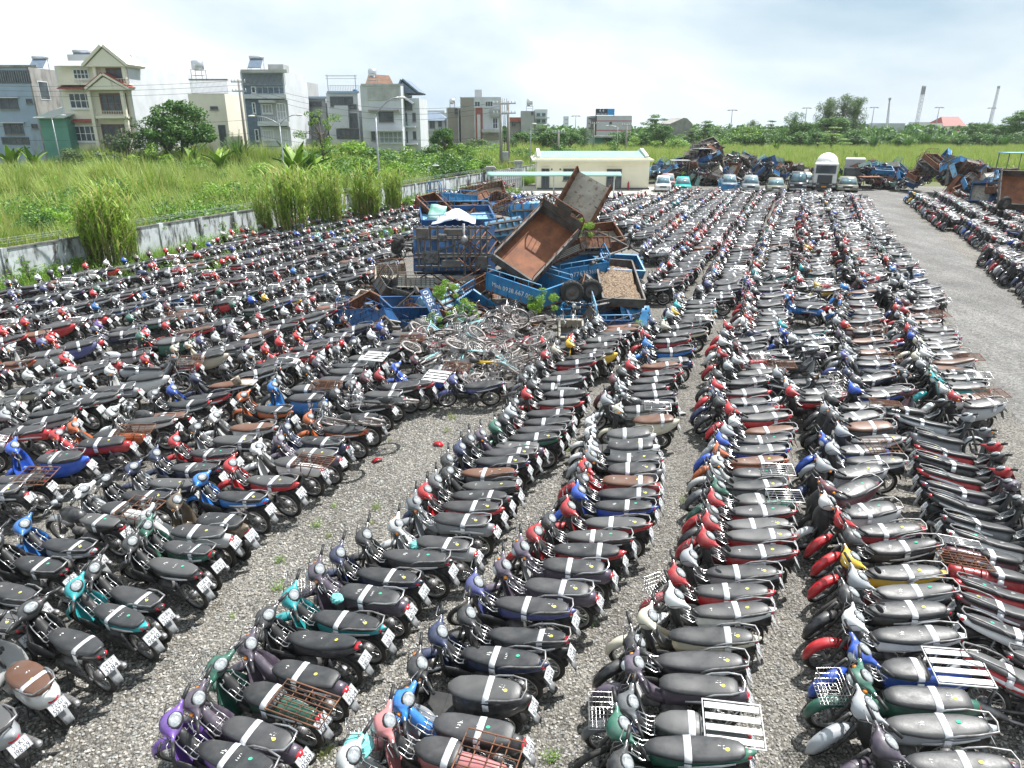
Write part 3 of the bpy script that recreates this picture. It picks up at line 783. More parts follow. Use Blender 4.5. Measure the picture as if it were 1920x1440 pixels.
NEAR = [
 # first row right of the gravel aisle
 ('A', 437, 1421, 158, 'wave', 'purple', 'm', ''), ('A', 479, 1376, 158, 'cub', 'plum', '', '52-K9|0589'), ('A', 492, 1302, 156, 'cubshort', 'green', 'bL', '59-S2|036.86'),
 ('A', 570, 1264, 160, 'cub', 'plum', '', '52-F5|9554'), ('A', 600, 1204, 162, 'sport', 'black', 'cn', '59-X1|280.03'), ('A', 645, 1165, 162, 'wave', 'teal', '', '51-K1|0871'),
 ('A', 690, 1118, 160, 'cub', 'plum', 'b', '52-N3|4078'), ('A', 722, 1080, 160, 'wave', 'dark blue', '', '52-H7|5148'), ('A', 773, 1048, 162, 'wave', 'black', 'n', '53-R2|1106'),
 ('A', 828, 1020, 162, 'cub', 'white', '', '54-K2|7718'), ('A', 861, 978, 164, 'cub', 'silver', '', '51-H4|6613'), ('A', 878, 952, 166, 'wave', 'red', '', '59-K1|226.04'),
 ('A', 895, 932, 167, 'wave', 'grey', '', ''), ('A', 915, 913, 167, 'sport', 'black', 'n', ''), ('A', 912, 888, 168, 'sport', 'black', 't', ''), ('A', 934, 867, 169, 'wave', 'dark blue', '', ''),
 ('A', 950, 852, 170, 'wave', 'black', '', ''), ('A', 969, 837, 170, 'cub', 'plum', '', ''), ('A', 996, 823, 171, 'wave', 'green', '', ''), ('A', 1010, 808, 171, 'wave', 'black', 'n', ''),
 ('A', 1022, 794, 172, 'wave', 'silver', '', ''), ('A', 1026, 777, 172, 'wave', 'black', '', ''), ('A', 1046, 756, 174, 'wave', 'red', '', ''), ('A', 1056, 740, 174, 'wave', 'black', '', ''),
 ('A', 1025, 728, 174, 'cubshort', 'black', '', ''), ('A', 1050, 713, 174, 'wave', 'grey', '', ''), ('A', 1066, 701, 176, 'wave', 'black', '', ''), ('A', 1074, 683, 176, 'wave', 'red', '', ''),
 ('A', 1092, 671, 176, 'wave', 'cream', '', ''), ('A', 1119, 651, 178, 'wave', 'red', '', ''), ('A', 1126, 638, 178, 'wave', 'black', '', ''),
 # second row
 ('B', 820, 1408, 162, 'cubshort', 'pink', 'bR', ''), ('B', 884, 1367, 164, 'cub', 'bright blue', '', '59-F1|6091'), ('B', 902, 1294, 165, 'scooter', 'black', '', '51-L8|8728'),
 ('B', 934, 1234, 165, 'wave', 'dark blue', 'm', '59-V2|0419'), ('B', 982, 1196, 165, 'sport', 'black', 'm', '63-B1|2288'), ('B', 992, 1138, 164, 'wave', 'indigo', '', '54-T6|1937'),
 ('B', 1041, 1104, 166, 'cub', 'plum', '', '52-V8|2270'), ('B', 1072, 1064, 168, 'cub', 'plum', '', '50-N1|5406'), ('B', 1094, 1034, 168, 'wave', 'red', 'c', ''), ('B', 1116, 1007, 168, 'wave', 'black', 'm', ''),
 ('B', 1150, 982, 169, 'wave', 'red', '', ''), ('B', 1165, 949, 170, 'wave', 'blue', '', ''), ('B', 1171, 928, 170, 'wave', 'black', '', ''), ('B', 1174, 905, 171, 'cub', 'red', 't', ''),
 ('B', 1180, 882, 172, 'scooter', 'grey', '', ''), ('B', 1182, 862, 172, 'wave', 'silver', '', ''), ('B', 1177, 838, 173, 'scooter', 'white', '', ''), ('B', 1174, 815, 173, 'scooter', 'white', '', ''),
 ('B', 1222, 788, 173, 'scooter', 'cream', 'tM', ''), ('B', 1223, 757, 174, 'naked', 'black', '', ''), ('B', 1220, 742, 175, 'wave', 'silver', '', ''), ('B', 1207, 729, 175, 'wave', 'maroon', '', ''),
 ('B', 1220, 716, 176, 'wave', 'black', '', ''), ('B', 1234, 702, 176, 'wave', 'red', '', ''), ('B', 1234, 686, 176, 'wave', 'white', 't', ''), ('B', 1260, 676, 177, 'cub', 'dark blue', '', ''),
 ('B', 1260, 658, 177, 'wave', 'bright blue', '', ''), ('B', 1254, 641, 178, 'wave', 'red', '', ''), ('B', 1258, 629, 178, 'wave', 'black', '', ''), ('B', 1264, 614, 178, 'wave', 'grey', '', ''),
 # third row
 ('C', 1294, 1408, 172, 'wave', 'green', 'm', ''), ('C', 1272, 1356, 170, 'cubshort', 'grey', 'bS', ''), ('C', 1307, 1286, 171, 'cub', 'plum', 'n', ''), ('C', 1304, 1243, 172, 'wave', 'black', 'n', ''),
 ('C', 1325, 1196, 172, 'wave', 'cream', 'm', '59-P2|1182'), ('C', 1366, 1110, 173, 'wave', 'red', 'b', '54-Z1|4821'), ('C', 1386, 1074, 173, 'wave', 'silver', '', ''), ('C', 1414, 1038, 174, 'wave', 'red', 'm', ''),
 ('C', 1417, 1006, 174, 'wave', 'red', '', ''), ('C', 1415, 985, 174, 'wave', 'black', '', ''), ('C', 1420, 960, 174, 'wave', 'red', '', ''), ('C', 1405, 940, 174, 'cubshort', 'green', 'r', ''),
 ('C', 1412, 911, 175, 'wave', 'grey', 'm', ''), ('C', 1418, 888, 175, 'cub', 'white', 'rn', ''), ('C', 1418, 865, 176, 'wave', 'orange', 't', ''), ('C', 1420, 845, 176, 'wave', 'blue', '', ''),
 ('C', 1428, 826, 176, 'wave', 'silver', '', ''), ('C', 1440, 808, 177, 'wave', 'white', 't', ''), ('C', 1430, 785, 178, 'wave', 'red', '', ''), ('C', 1407, 771, 178, 'wave', 'black', '', ''),
 ('C', 1397, 756, 178, 'cub', 'dark blue', '', ''), ('C', 1398, 736, 178, 'wave', 'red', '', ''), ('C', 1397, 717, 179, 'wave', 'black', '', ''), ('C', 1416, 700, 179, 'wave', 'silver', '', ''),
 ('C', 1388, 676, 180, 'cubshort', 'red', 'r', ''), ('C', 1400, 653, 180, 'wave', 'white', '', ''), ('C', 1403, 639, 180, 'wave', 'grey', '', ''), ('C', 1405, 622, 182, 'wave', 'red', '', ''),
 # fourth row
 ('D', 1788, 1434, 173, 'wave', 'plum', '', ''), ('D', 1745, 1366, 174, 'wave', 'silver', '', ''), ('D', 1733, 1311, 174, 'cub', 'green', 'b', ''), ('D', 1694, 1257, 174, 'cubshort', 'blue', 'S', ''),
 ('D', 1706, 1195, 175, 'wave', 'white', 'c', ''), ('D', 1690, 1147, 175, 'wave', 'black', 'm', ''), ('D', 1702, 1113, 176, 'sport', 'silver', '', ''), ('D', 1686, 1077, 176, 'wave', 'yellow', 'm', ''),
 ('D', 1680, 1030, 178, 'sport', 'black', '', ''), ('D', 1659, 996, 180, 'wave', 'red', '', ''), ('D', 1622, 963, 188, 'scooter', 'white', 'm', ''), ('D', 1598, 923, 206, 'scooter', 'maroon', 'n', ''),
 ('D', 1603, 890, 188, 'scooter', 'silver', 'n', ''), ('D', 1612, 846, 180, 'cub', 'blue', 'R', ''), ('D', 1640, 826, 178, 'wave', 'silver', '', ''), ('D', 1604, 786, 186, 'scooter', 'silver', 'm', ''),
 ('D', 1612, 764, 182, 'wave', 'black', '', ''),
 # fifth row, facing the road
 ('E', 1905, 1268, -24, 'sport', 'red', 'c', '51-U7|3028'), ('E', 1900, 1190, -26, 'wave', 'white', '', '60-C1|7706'), ('E', 1890, 1148, -24, 'wave', 'maroon', '', ''), ('E', 1880, 1112, -22, 'wave', 'red', 'n', ''),
 ('E', 1893, 1082, -20, 'cubshort', 'red', 'R', ''), ('E', 1878, 1046, -22, 'cubshort', 'maroon', 'r', ''), ('E', 1862, 1020, -22, 'wave', 'white', 'n', ''), ('E', 1842, 984, -20, 'wave', 'grey', 'm', ''),
 ('E', 1812, 950, -20, 'sport', 'black', 'n', ''), ('E', 1800, 922, -20, 'wave', 'plum', '', ''), ('E', 1790, 897, -20, 'wave', 'red', 'n', ''), ('E', 1782, 872, -20, 'wave', 'black', '', ''),
 ('E', 1780, 850, -19, 'wave', 'red', '', ''), ('E', 1768, 824, -20, 'scooter', 'grey', 'n', ''), ('E', 1738, 794, -22, 'wave', 'silver', 'm', ''), ('E', 1712, 772, -20, 'cubshort', 'black', 'R', ''),
 # left of the gravel aisle
 ('L', -30, 1345, 150, 'scooter', 'silver', '', '51-K1|198.59'), ('L', 52, 1270, 148, 'scooter', 'white', 't', '72-G1|557.69'), ('L', 139, 1206, 152, 'wave', 'black', 'm', '54-L7|3284'),
 ('L', 221, 1154, 153, 'wave', 'teal', 'm', '60-X3|9640'), ('L', 251, 1120, 153, 'wave', 'black', '', '63-B6|222.60'), ('L', 322, 1064, 155, 'wave', 'black', 'n', '51-K4|3818'), ('L', 349, 1032, 156, 'sport', 'green', '', '50-X2|4471'),
 ('L', 408, 980, 158, 'scooter', 'brown', '', '59-L2|719.25'), ('L', 448, 934, 160, 'wave', 'bright blue', '', '52-L9|1703'), ('L', 505, 905, 162, 'wave', 'red', '', '54-F8|4378'), ('L', 537, 868, 163, 'cubshort', 'white', 'L', '51-N5|6081'),
 ('L', 590, 850, 164, 'cub', 'plum', '', '53-P4|1171'), ('L', 602, 829, 165, 'cub', 'dark blue', '', '50-P6|4442'), ('L', 642, 806, 166, 'wave', 'orange', 'n', ''), ('L', 668, 784, 168, 'wave', 'black', '', ''),
 ('L', 690, 760, 170, 'wave', 'black', 'n', ''), ('L', 716, 741, 170, 'cub', 'grey', '', ''), ('L', 742, 727, 172, 'wave', 'maroon', '', ''), ('L', 768, 722, 172, 'wave', 'red', 'n', ''),
 ('K', -8, 1160, 156, 'wave', 'black', 'm', ''), ('K', 22, 1112, 156, 'wave', 'grey', 'n', ''), ('K', 71, 1061, 158, 'wave', 'black', '', ''), ('K', 124, 1027, 160, 'wave', 'bright blue', '', ''), ('K', 180, 976, 162, 'naked', 'black', '', ''),
 ('K', 214, 955, 162, 'cubshort', 'white', 'R', ''), ('K', 270, 932, 164, 'wave', 'black', '', ''), ('K', 319, 908, 165, 'wave', 'dark blue', 'n', ''), ('K', 362, 878, 168, 'wave', 'dark blue', '', ''),
 ('K', 395, 850, 168, 'wave', 'red', '', ''), ('K', 436, 827, 170, 'cub', 'black', '', ''), ('K', 470, 803, 172, 'wave', 'white', 't', ''),
]
ROWNAME = {'A': 'first row right of aisle', 'B': 'second row right of aisle', 'C': 'third row right of aisle', 'D': 'fourth row right of aisle',
           'E': 'road-facing row', 'L': 'first row left of aisle', 'K': 'second row left of aisle'}
bikes = []     # dict(x,y,yaw,style,color,flags,row,plate,lean,near)
def add_bike(x, y, yaw, style, color, flags='', row='', plate='', lean=None, near=False, seat='black'):
    bikes.append(dict(x=x, y=y, yaw=yaw, style=style, color=color, flags=flags, row=row, plate=plate,
                      lean=math.radians(R.uniform(8, 13)) if lean is None else lean, near=near, seat='brown' if 't' in flags else seat))
for row, u, v, h, st_, c, fl, pl in NEAR:
    ln = math.radians(R.uniform(8, 12)); hd = math.radians(h + R.uniform(-1.5, 1.5))
    W = G(u, v, .77)
    cx = -.34 if st_ != 'cubshort' else -.15
    ly = .77 * math.sin(ln)
    x = W.x - (cx * math.cos(hd) - ly * math.sin(hd)); y = W.y - (cx * math.sin(hd) + ly * math.cos(hd))
    add_bike(x, y, hd, st_, c, fl, row, pl, ln, True, R.choice(['black', 'black', 'charcoal', 'grey']))
cell = {}
def ckey(x, y): return (int(x // 1.5), int(y // 1.5))
def blocked(b, du=.38, dl=1.55):
    # other bikes too close: compare in this bike's own frame
    kx, ky = ckey(b[0], b[1]); c, s = math.cos(b[2]), math.sin(b[2])
    for i in (-1, 0, 1):
        for j in (-1, 0, 1):
            for q in cell.get((kx + i, ky + j), ()):
                dx, dy = q[0] - b[0], q[1] - b[1]
                lo, la = dx * c + dy * s, -dx * s + dy * c
                if abs(la) < du and abs(lo) < dl: return True
    return False
for b in bikes: cell.setdefault(ckey(b['x'], b['y']), []).append((b['x'], b['y']))
COLW = (['black'] * 22 + ['dark blue'] * 7 + ['blue'] * 4 + ['bright blue'] * 3 + ['teal'] * 2 + ['green'] * 3 + ['red'] * 18 + ['maroon'] * 6 + ['plum'] * 7 + ['purple'] * 1 +
        ['silver'] * 14 + ['grey'] * 6 + ['white'] * 15 + ['cream'] * 2 + ['brown'] * 1 + ['yellow'] * 1 + ['orange'] * 1 + ['indigo'] * 2)
STW = ['wave'] * 10 + ['sport'] * 3 + ['cub'] * 5 + ['cubshort'] * 2 + ['scooter'] * 3 + ['naked'] * 1
def in_poly(u, v, poly):
    c = False; n = len(poly)
    for i in range(n):
        x1, y1 = poly[i]; x2, y2 = poly[(i + 1) % n]
        if (y1 > v) != (y2 > v) and u < (x2 - x1) * (v - y1) / (y2 - y1) + x1: c = not c
    return c
PILE = [TS(*G(u, v).xy) for u, v in ((640, 640), (690, 560), (760, 490), (800, 445), (900, 420), (1130, 430), (1200, 470), (1215, 600), (1190, 655), (1130, 645), (1000, 700), (960, 735), (840, 745), (770, 690), (740, 650))]
def free_ground(x, y):
    s, t = TS(x, y)
    if in_poly(s, t, PILE): return False
    if -30 < s < -12 and y > 70.5 and x > -1.5 and x < 17 : return False   # concrete yard before the guard house
    return True
def visible(x, y, m=60):
    u, v, d = proj((x, y, .5))
    return -m - 900 / max(d, 1) < u < 1920 + m + 900 / max(d, 1) and v < 1440 + 900 / max(d, 1) + m and d > 0.5
def fill(s_c, t0, t1, head, row, step=.45, hj=3.0, sj=.13, gaps=.0, drift=0, sides=None, skip=0.0):
    t = t0
    while t < t1:
        t += step * R.uniform(.82, 1.25)
        if R.random() < skip: t += R.uniform(.3, 1.2)
        s = s_c + drift * math.sin(t * .13 + s_c) + R.uniform(-sj, sj)
        p = ST(s, t); hd = math.radians(head + R.gauss(0, hj))
        if R.random() < gaps: hd += math.radians(R.choice([-22, 20, 180, 15]))
        if not visible(p.x, p.y) or not free_ground(p.x, p.y): continue
        if blocked((p.x, p.y, hd)): continue
        st_ = R.choice(STW); c = R.choice(COLW)
        if st_ == 'naked': c = R.choice(['black', 'black', 'dark blue', 'maroon', 'silver'])
        fl = ''
        if R.random() < .12: fl += 'n'
        if R.random() < .16: fl += 'm'
        if R.random() < .10: fl += 'b'
        if st_ == 'cubshort' or R.random() < .05: fl += R.choice('rrRLS')
        if st_ in ('scooter',) or R.random() < .25: fl += 'c'
        add_bike(p.x, p.y, hd, st_, c, fl, row, '', None, False, R.choice(['black', 'black', 'black', 'charcoal', 'grey', 'grey', 'brown'] if R.random() < .4 else ['black', 'charcoal']))
        cell.setdefault(ckey(p.x, p.y), []).append((p.x, p.y))
def yc(s, t):  # row frame helper: bikes left of the pile point a little more toward the camera
    return 176
# rows right of the aisle, continuing away from the camera
fill(-5.35, 8, 30, 168, 'A', .43)
fill(-3.2, 4.5, 28, 170, 'B', .43)
fill(-.62, 4.5, 26, 174, 'C', .43)
fill(-.8, 26, 77, 176, 'C', .40, hj=6, gaps=.06, drift=.12)
fill(-2.8, 28, 77, 176, 'B', .40, hj=5, drift=.1)
fill(-4.85, 30, 77, 174, 'A', .41, hj=4, drift=.1)
fill(1.85, 4.5, 17, 176, 'D', .43, hj=6, gaps=.06)
fill(.7, 17, 32, 177, 'D', .40, hj=11, sj=.2, gaps=.16, drift=.2)
fill(2.5, 17, 32, 174, 'T', .40, hj=11, sj=.2, gaps=.18, drift=.2)
fill(1.15, 32, 78, 177, 'D', .40, hj=11, sj=.2, gaps=.16, drift=.2)
fill(3.1, 32, 79, 174, 'T', .40, hj=11, sj=.2, gaps=.18, drift=.2)
fill(4.35, 4.5, 16, -21, 'E', .45)
fill(4.3, 16, 30, 172, 'E', .40, hj=9, sj=.16, gaps=.14, drift=.1)
fill(5.0, 30, 74, 172, 'E', .40, hj=9, sj=.16, gaps=.14, drift=.15)
# rows beyond the pile between the pile and the car line
for s_c, rn in ((-6.85, 'F'), (-8.9, 'G'), (-10.95, 'H'), (-13.0, 'I'), (-15.0, 'G')):
    fill(s_c, 38, 77, 176, rn, .41)
# left block
for k, s_c in enumerate((-9.0, -11.4, -13.7, -16.0, -18.3, -20.6, -22.9, -25.2, -27.5, -29.8, -32.1)):
    rn = 'LKJHIOPQRUV'[k]
    t1 = 19.5 if k == 0 else 76
    t0_ = 3.0 + .4 * k if k < 10 else 34
    if k == 10: s_c = -31.3
    fill(s_c, t0_, t1, (164, 168, 181, 191, 197, 200)[min(k, 5)], rn, .42, hj=7, sj=.2, gaps=.09, skip=.03, drift=.15)
for _ in range(420):   # stray machines squeezed crosswise into the right-hand block
    fill(R.uniform(.6, 4.4), (tt_ := R.uniform(17, 76)), tt_ + .2, R.choice([150, 200, 215, 140, 20, -20, 178]), 'T', .15, hj=14, sj=.3)
# right block over the road
for k, s_c in enumerate((10.4, 12.6, 14.8, 17.0)):
    for a_, b_, o_ in ((20, 46, -.1), (46, 59, .9), (59, 80, .1)): fill(s_c + o_, a_, b_, 194, 'XYZW'[k], .42, hj=7, gaps=.12)
ROWNAME.update({'J': 'third row left of aisle', 'H': 'fourth row left of aisle', 'I': 'fifth row left of aisle', 'O': 'sixth row left of aisle',
                'P': 'seventh row left of aisle', 'Q': 'eighth row left of aisle', 'F': 'row behind the scrap heap', 'G': 'second row behind the scrap heap',
                'R': 'ninth row left of aisle', 'U': 'tenth row left of aisle', 'V': 'row along the wall', 'T': 'row before the road-facing one', 'X': 'row across the grey road', 'Y': 'second row across the road', 'Z': 'third row across the road', 'W': 'fourth row across the road'})
for b in bikes:
    u, v, d = proj((b['x'], b['y'], .5)); b['u'], b['v'], b['d'] = u, v, d
    inn = (-.02 < u / 1920 < 1.02 and v < 1450 + 600 / d)
    b['score'] = d + (0 if inn else 60 if (-.1 < u / 1920 < 1.1 and v < 1700) else 200)
bikes.sort(key=lambda b: b['score'])
for b in bikes:
    fl = b['flags']
    b['steer'] = R.choice([.55, .62, .12])
    rack = 'small' if 'r' in fl else 'wide' if 'R' in fl else 'slat' if 'S' in fl else 'long' if 'L' in fl else None
    b['key'] = (b['style'], b['steer'], 'b' in fl, rack, 2 if 'M' in fl else (1 if 'm' in fl else 0), 'c' in fl)
NI = 296
near_b = [b for b in bikes[:NI]]
far_b = bikes[NI:]
print('bikes', len(bikes), 'individual', len(near_b), 'visible near', sum(1 for b in near_b if b['score'] == b['d']), 'max d', near_b[-1]['d'])
ORD = ['first', 'second', 'third', 'fourth', 'fifth', 'sixth', 'seventh', 'eighth', 'ninth', 'tenth', 'eleventh', 'twelfth', 'thirteenth', 'fourteenth', 'fifteenth', 'sixteenth', 'seventeenth', 'eighteenth', 'nineteenth', 'twentieth']
TENS = {2: 'twenty', 3: 'thirty', 4: 'forty', 5: 'fifty', 6: 'sixty', 7: 'seventy', 8: 'eighty', 9: 'ninety'}
def ordw(n):
    if n <= 20: return ORD[n - 1]
    t, o = divmod(n, 10)
    return TENS[t] + '-' + ORD[o - 1] if o else TENS[t][:-1] + 'ieth'
cnt = {}
for b in sorted(near_b, key=lambda b: (b['row'], TS(b['x'], b['y'])[1])):
    if b['score'] > b['d']: b['n'] = 0; continue
    cnt[b['row']] = cnt.get(b['row'], 0) + 1; b['n'] = cnt[b['row']]
# a pool of letterings for the plates that nobody can read
def rand_plate(r):
    a = '%d-%s%d' % (r.choice([50, 51, 52, 53, 54, 59, 59, 60, 63, 72]), r.choice('FGHKLMNPRSTUVXYZ'), r.randint(1, 9))
    return a + '|' + ('%03d.%02d' % (r.randint(100, 999), r.randint(10, 99)) if r.random() < .5 else '%04d' % r.randint(1000, 9999))
rp_ = random.Random(11)
PLATES = {}
def plate_me(s):
    if s not in PLATES: PLATES[s] = plate_text(*s.split('|'))
    return PLATES[s]
POOL = [rand_plate(rp_) for _ in range(14)]
def jit(c, r): return tuple(max(0.004, x * r) for x in c)
for b in near_b:
    parts_, tab, pi_, si, strips, chalks = proto(b['key'])
    pc = jit(PC[b['color']], R.uniform(.65, 1.2)); scv = jit(SC[b['seat']], R.uniform(.85, 1.3))
    rowp = ROWNAME[b['row']]
    cn = b['color']; nm = STN[b['style']]
    ft = ' with basket' if 'b' in b['flags'] else (' with rack' if any(q in b['flags'] for q in 'rRLS') else '')
    if b['n']: lab = '%s %s%s, %s from near end, %s' % (cn, nm, ft, ordw(b['n']), rowp)
    else: lab = '%s %s%s at the frame edge, %s' % (cn, nm, ft, rowp)
    o = thing('motorbike' if b['style'] != 'scooter' else 'scooter', lab, 'motorbike' if b['style'] != 'scooter' else 'scooter', (b['x'], b['y'], 0), 0, 'motorbikes parked in rows', rot=(-b['lean'], 0, b['yaw']))
    obs = []; o.scale = (R.uniform(1.04, 1.10),) * 3
    drop = set()
    if R.random() < .16: drop.add('grab_rail')
    if R.random() < .12: drop.add('mudflap')
    if R.random() < .45: drop.add('decal')
    if R.random() < .10: drop.add('front_mudguard')
    if R.random() < .10: drop.add('centre_rack')
    alt = {}
    if R.random() < .22: alt[R.choice(['front_mudguard', 'handlebar_cowl', 'leg_shield', 'side_cowling'])] = jit(PC[R.choice(['black', 'silver', 'white', 'grey', 'dark blue', 'red'])], 1)
    if b['style'].startswith('cub') and R.random() < .45: alt['leg_shield'] = jit(PC[R.choice(['white', 'silver', 'silver'])], R.uniform(.7, 1))
    for nme, me, pa in parts_:
        if nme in drop: obs.append(None); continue
        q = put(nme, me, o if pa is None else obs[pa])
        q['paint'] = alt.get(nme, pc); q['seatc'] = scv
        obs.append(q)
    if 'n' not in b['flags'] and b['style'] != 'cubshort':
        put('paper_strip', strips[R.randrange(3)], obs[si])
    elif b['style'] == 'cubshort' and 'n' not in b['flags']:
        put('paper_strip', strips[0], obs[si])
    if b['d'] < 16 and b['style'] != 'cubshort': put('chalk_marks', chalks[R.randrange(3)], obs[si], kind='stuff')
    if b['d'] < 24: put('plate_lettering', plate_me(b['plate'] or (rand_plate(rp_) if b['d'] < 12 else R.choice(POOL))), obs[pi_])

# ---- everything further off: one object of instanced motorbikes
src = bpy.data.collections.new('motorbike_models')
fkeys = []
for st_ in ('wave', 'sport', 'cub', 'cubshort', 'scooter', 'naked'):
    for ste in (.55, .12):
        for strip in (True, False):
            rk = 'small' if st_ == 'cubshort' else None
            key = (st_, ste, False, rk, 0, st_ == 'scooter')
            parts_, tab, pi_, si, strips, chalks = proto(key)
            mats = []; bm = bmesh.new(); 
            mb = MB()
            for nme, me, pa in parts_ + ([('s', strips[0 if st_ in ('cubshort',) else 1], None)] if strip else []):
                idx = []
                for mt in me.materials:
                    if mt not in mats: mats.append(mt)
                    idx.append(mats.index(mt))
                o_ = len(mb.v)
                mb.v.extend(tuple(q.co) for q in me.vertices)
                for pl in me.polygons:
                    mb.f.append(tuple(i + o_ for i in pl.vertices)); mb.m.append(idx[pl.material_index]); mb.s.append(pl.use_smooth)
            bm.free()
            me = mb.mesh('motorbike_model', mats)
            ob = bpy.data.objects.new('motorbike_model_%02d' % len(fkeys), me); src.objects.link(ob)
            fkeys.append((st_, ste, strip))
def cloud(name, pts, idx, rot, collection, scale=None, paint=None, seatc=None, **props):
    me = bpy.data.meshes.new(name); me.from_pydata(pts, [], [])
    def at(n, ty, vals, k):
        a = me.attributes.new(n, ty, 'POINT'); flat = []
        for q in vals: flat.extend(q) if k != 'value' else flat.append(q)
        a.data.foreach_set(k, flat)
    at('idx', 'INT', idx, 'value'); at('rot', 'FLOAT_VECTOR', rot, 'vector')
    at('scl', 'FLOAT', scale or [1.0] * len(pts), 'value')
    if paint: at('paint', 'FLOAT_COLOR', [(*c, 1) for c in paint], 'color'); at('seatc', 'FLOAT_COLOR', [(*c, 1) for c in seatc], 'color')
    ob = put(name, me, **props)
    g = bpy.data.node_groups.new(name + '_nodes', 'GeometryNodeTree')
    g.interface.new_socket('Geometry', in_out='INPUT', socket_type='NodeSocketGeometry'); g.interface.new_socket('Geometry', in_out='OUTPUT', socket_type='NodeSocketGeometry')
    gi = g.nodes.new('NodeGroupInput'); go = g.nodes.new('NodeGroupOutput')
    ip = g.nodes.new('GeometryNodeInstanceOnPoints'); ci = g.nodes.new('GeometryNodeCollectionInfo')
    ci.inputs['Collection'].default_value = collection; ci.inputs['Separate Children'].default_value = True; ci.inputs['Reset Children'].default_value = True
    ip.inputs['Pick Instance'].default_value = True
    def na(n, ty):
        q = g.nodes.new('GeometryNodeInputNamedAttribute'); q.data_type = ty; q.inputs['Name'].default_value = n; return q.outputs['Attribute']
    er = g.nodes.new('FunctionNodeEulerToRotation')
    lk = g.links.new
    lk(gi.outputs[0], ip.inputs['Points']); lk(ci.outputs[0], ip.inputs['Instance']); lk(na('idx', 'INT'), ip.inputs['Instance Index'])
    lk(na('rot', 'FLOAT_VECTOR'), er.inputs[0]); lk(er.outputs[0], ip.inputs['Rotation']); lk(na('scl', 'FLOAT'), ip.inputs['Scale'])
    lk(ip.outputs[0], go.inputs[0])
    md = ob.modifiers.new('scatter', 'NODES'); md.node_group = g
    return ob
pts, idx, rot, pnt, sct, fsc = [], [], [], [], [], []
for b in far_b:
    pts.append((b['x'], b['y'], 0)); rot.append((-b['lean'] + R.gauss(0, .04), R.gauss(0, .015), b['yaw'])); fsc.append(R.uniform(1.0, 1.1))
    k = fkeys.index((b['style'], .12 if b['steer'] == .12 else .55, 'n' not in b['flags']))
    idx.append(k); pnt.append(jit(PC[b['color']], R.uniform(.55, 1.15))); sct.append(jit(SC[b['seat']], R.uniform(.85, 1.5)))
cloud('distant_motorbikes', pts, idx, rot, src, fsc, pnt, sct, kind='stuff', label='dense rows of parked motorbikes further across the gravel yard')
# ------------------------------------------------------------------ ground
def gravel_mat(name, c_lo, c_mid, c_hi, cells=26.0, strength=0.9):
    m, t, b = new_mat(name); v = coordnode(t)
    vo = t.nodes.new('ShaderNodeTexVoronoi'); vo.inputs['Scale'].default_value = cells; t.links.new(v, vo.inputs['Vector'])
    vo2 = t.nodes.new('ShaderNodeTexVoronoi'); vo2.inputs['Scale'].default_value = cells * 2.3; t.links.new(v, vo2.inputs['Vector'])
    sep = t.nodes.new('ShaderNodeSeparateColor'); t.links.new(vo.outputs['Color'], sep.inputs[0])
    c = ramp(t, [(0.05, c_lo), (0.45, c_mid), (0.95, c_hi)], sep.outputs[0])
    edge = ramp(t, [(0.0, (1, 1, 1)), (0.55, (0.42, 0.40, 0.38))], vo.outputs['Distance'])
    c = mix(t, 0.6, c, edge, 'MULTIPLY')
    big = ramp(t, [(0.3, (.66, .66, .65)), (0.7, (1.14, 1.13, 1.10))], noise(t, v, .35, 6, .6))
    c = mix(t, 1.0, c, big, 'MULTIPLY')
    mpr = t.nodes.new('ShaderNodeMapping'); mpr.inputs['Rotation'].default_value = (0, 0, RA); mpr.inputs['Scale'].default_value = (1.0, .06, 1); t.links.new(v, mpr.inputs['Vector'])
    trk = ramp(t, [(0.40, (.80, .78, .76)), (0.58, (1.08, 1.07, 1.05))], noise(t, mpr.outputs[0], 1.1, 4, .5)); c = mix(t, .8 if cells < 20 else .45, c, trk, 'MULTIPLY')
    st2 = ramp(t, [(0.60, (1, 1, 1)), (0.74, (.55, .50, .44))], noise(t, v, .9, 6, .65)); c = mix(t, .8, c, st2, 'MULTIPLY')
    t.links.new(c, b.inputs['Base Color']); setb(b, None, .85)
    h = math_(t, 'SUBTRACT', 1.0, vo.outputs['Distance']); h2 = math_(t, 'MULTIPLY', vo2.outputs['Distance'], -.4)
    bump(t, b, math_(t, 'ADD', h, h2), strength, .03)
    return m
M['gravel'] = gravel_mat('gravel', (.10, .097, .09), (.235, .225, .205), (.42, .405, .375), 31.0)
M['road'] = gravel_mat('compacted_gravel', (.13, .13, .13), (.20, .20, .20), (.285, .28, .275), 16, .35)
M['soil'] = mottled('field_soil', (.07, .085, .03), (.12, .13, .04), .6, .95, bmp=.4, bs=8)
M['concrete'] = mottled('pale_concrete', (.46, .44, .38), (.34, .32, .28), .8, .85, bmp=.1, bs=20)
def sheet_obj(name, pts, z, mat, **kw):
    me = bpy.data.meshes.new(name); me.from_pydata([(p[0], p[1], z) for p in pts], [], [tuple(range(len(pts)))]); me.materials.append(mat)
    return put(name, me, kind='structure', **kw)
me = bpy.data.meshes.new('ground'); me.from_pydata([(-1500, -60, -.012), (1500, -60, -.012), (1500, 250, -.012), (-1500, 250, -.012), (-4500, 4200, -46), (4500, 4200, -46)], [], [(0, 1, 2, 3), (3, 2, 5, 4)]); me.materials.append(M['soil'])
put('ground', me, kind='structure')
def stq(s0, t0, s1, t1): return [ST(s0, t0), ST(s1, t0), ST(s1, t1), ST(s0, t1)]
sheet_obj('gravel_yard', stq(-32.95, -8, 40, 101), 0, M['gravel'])
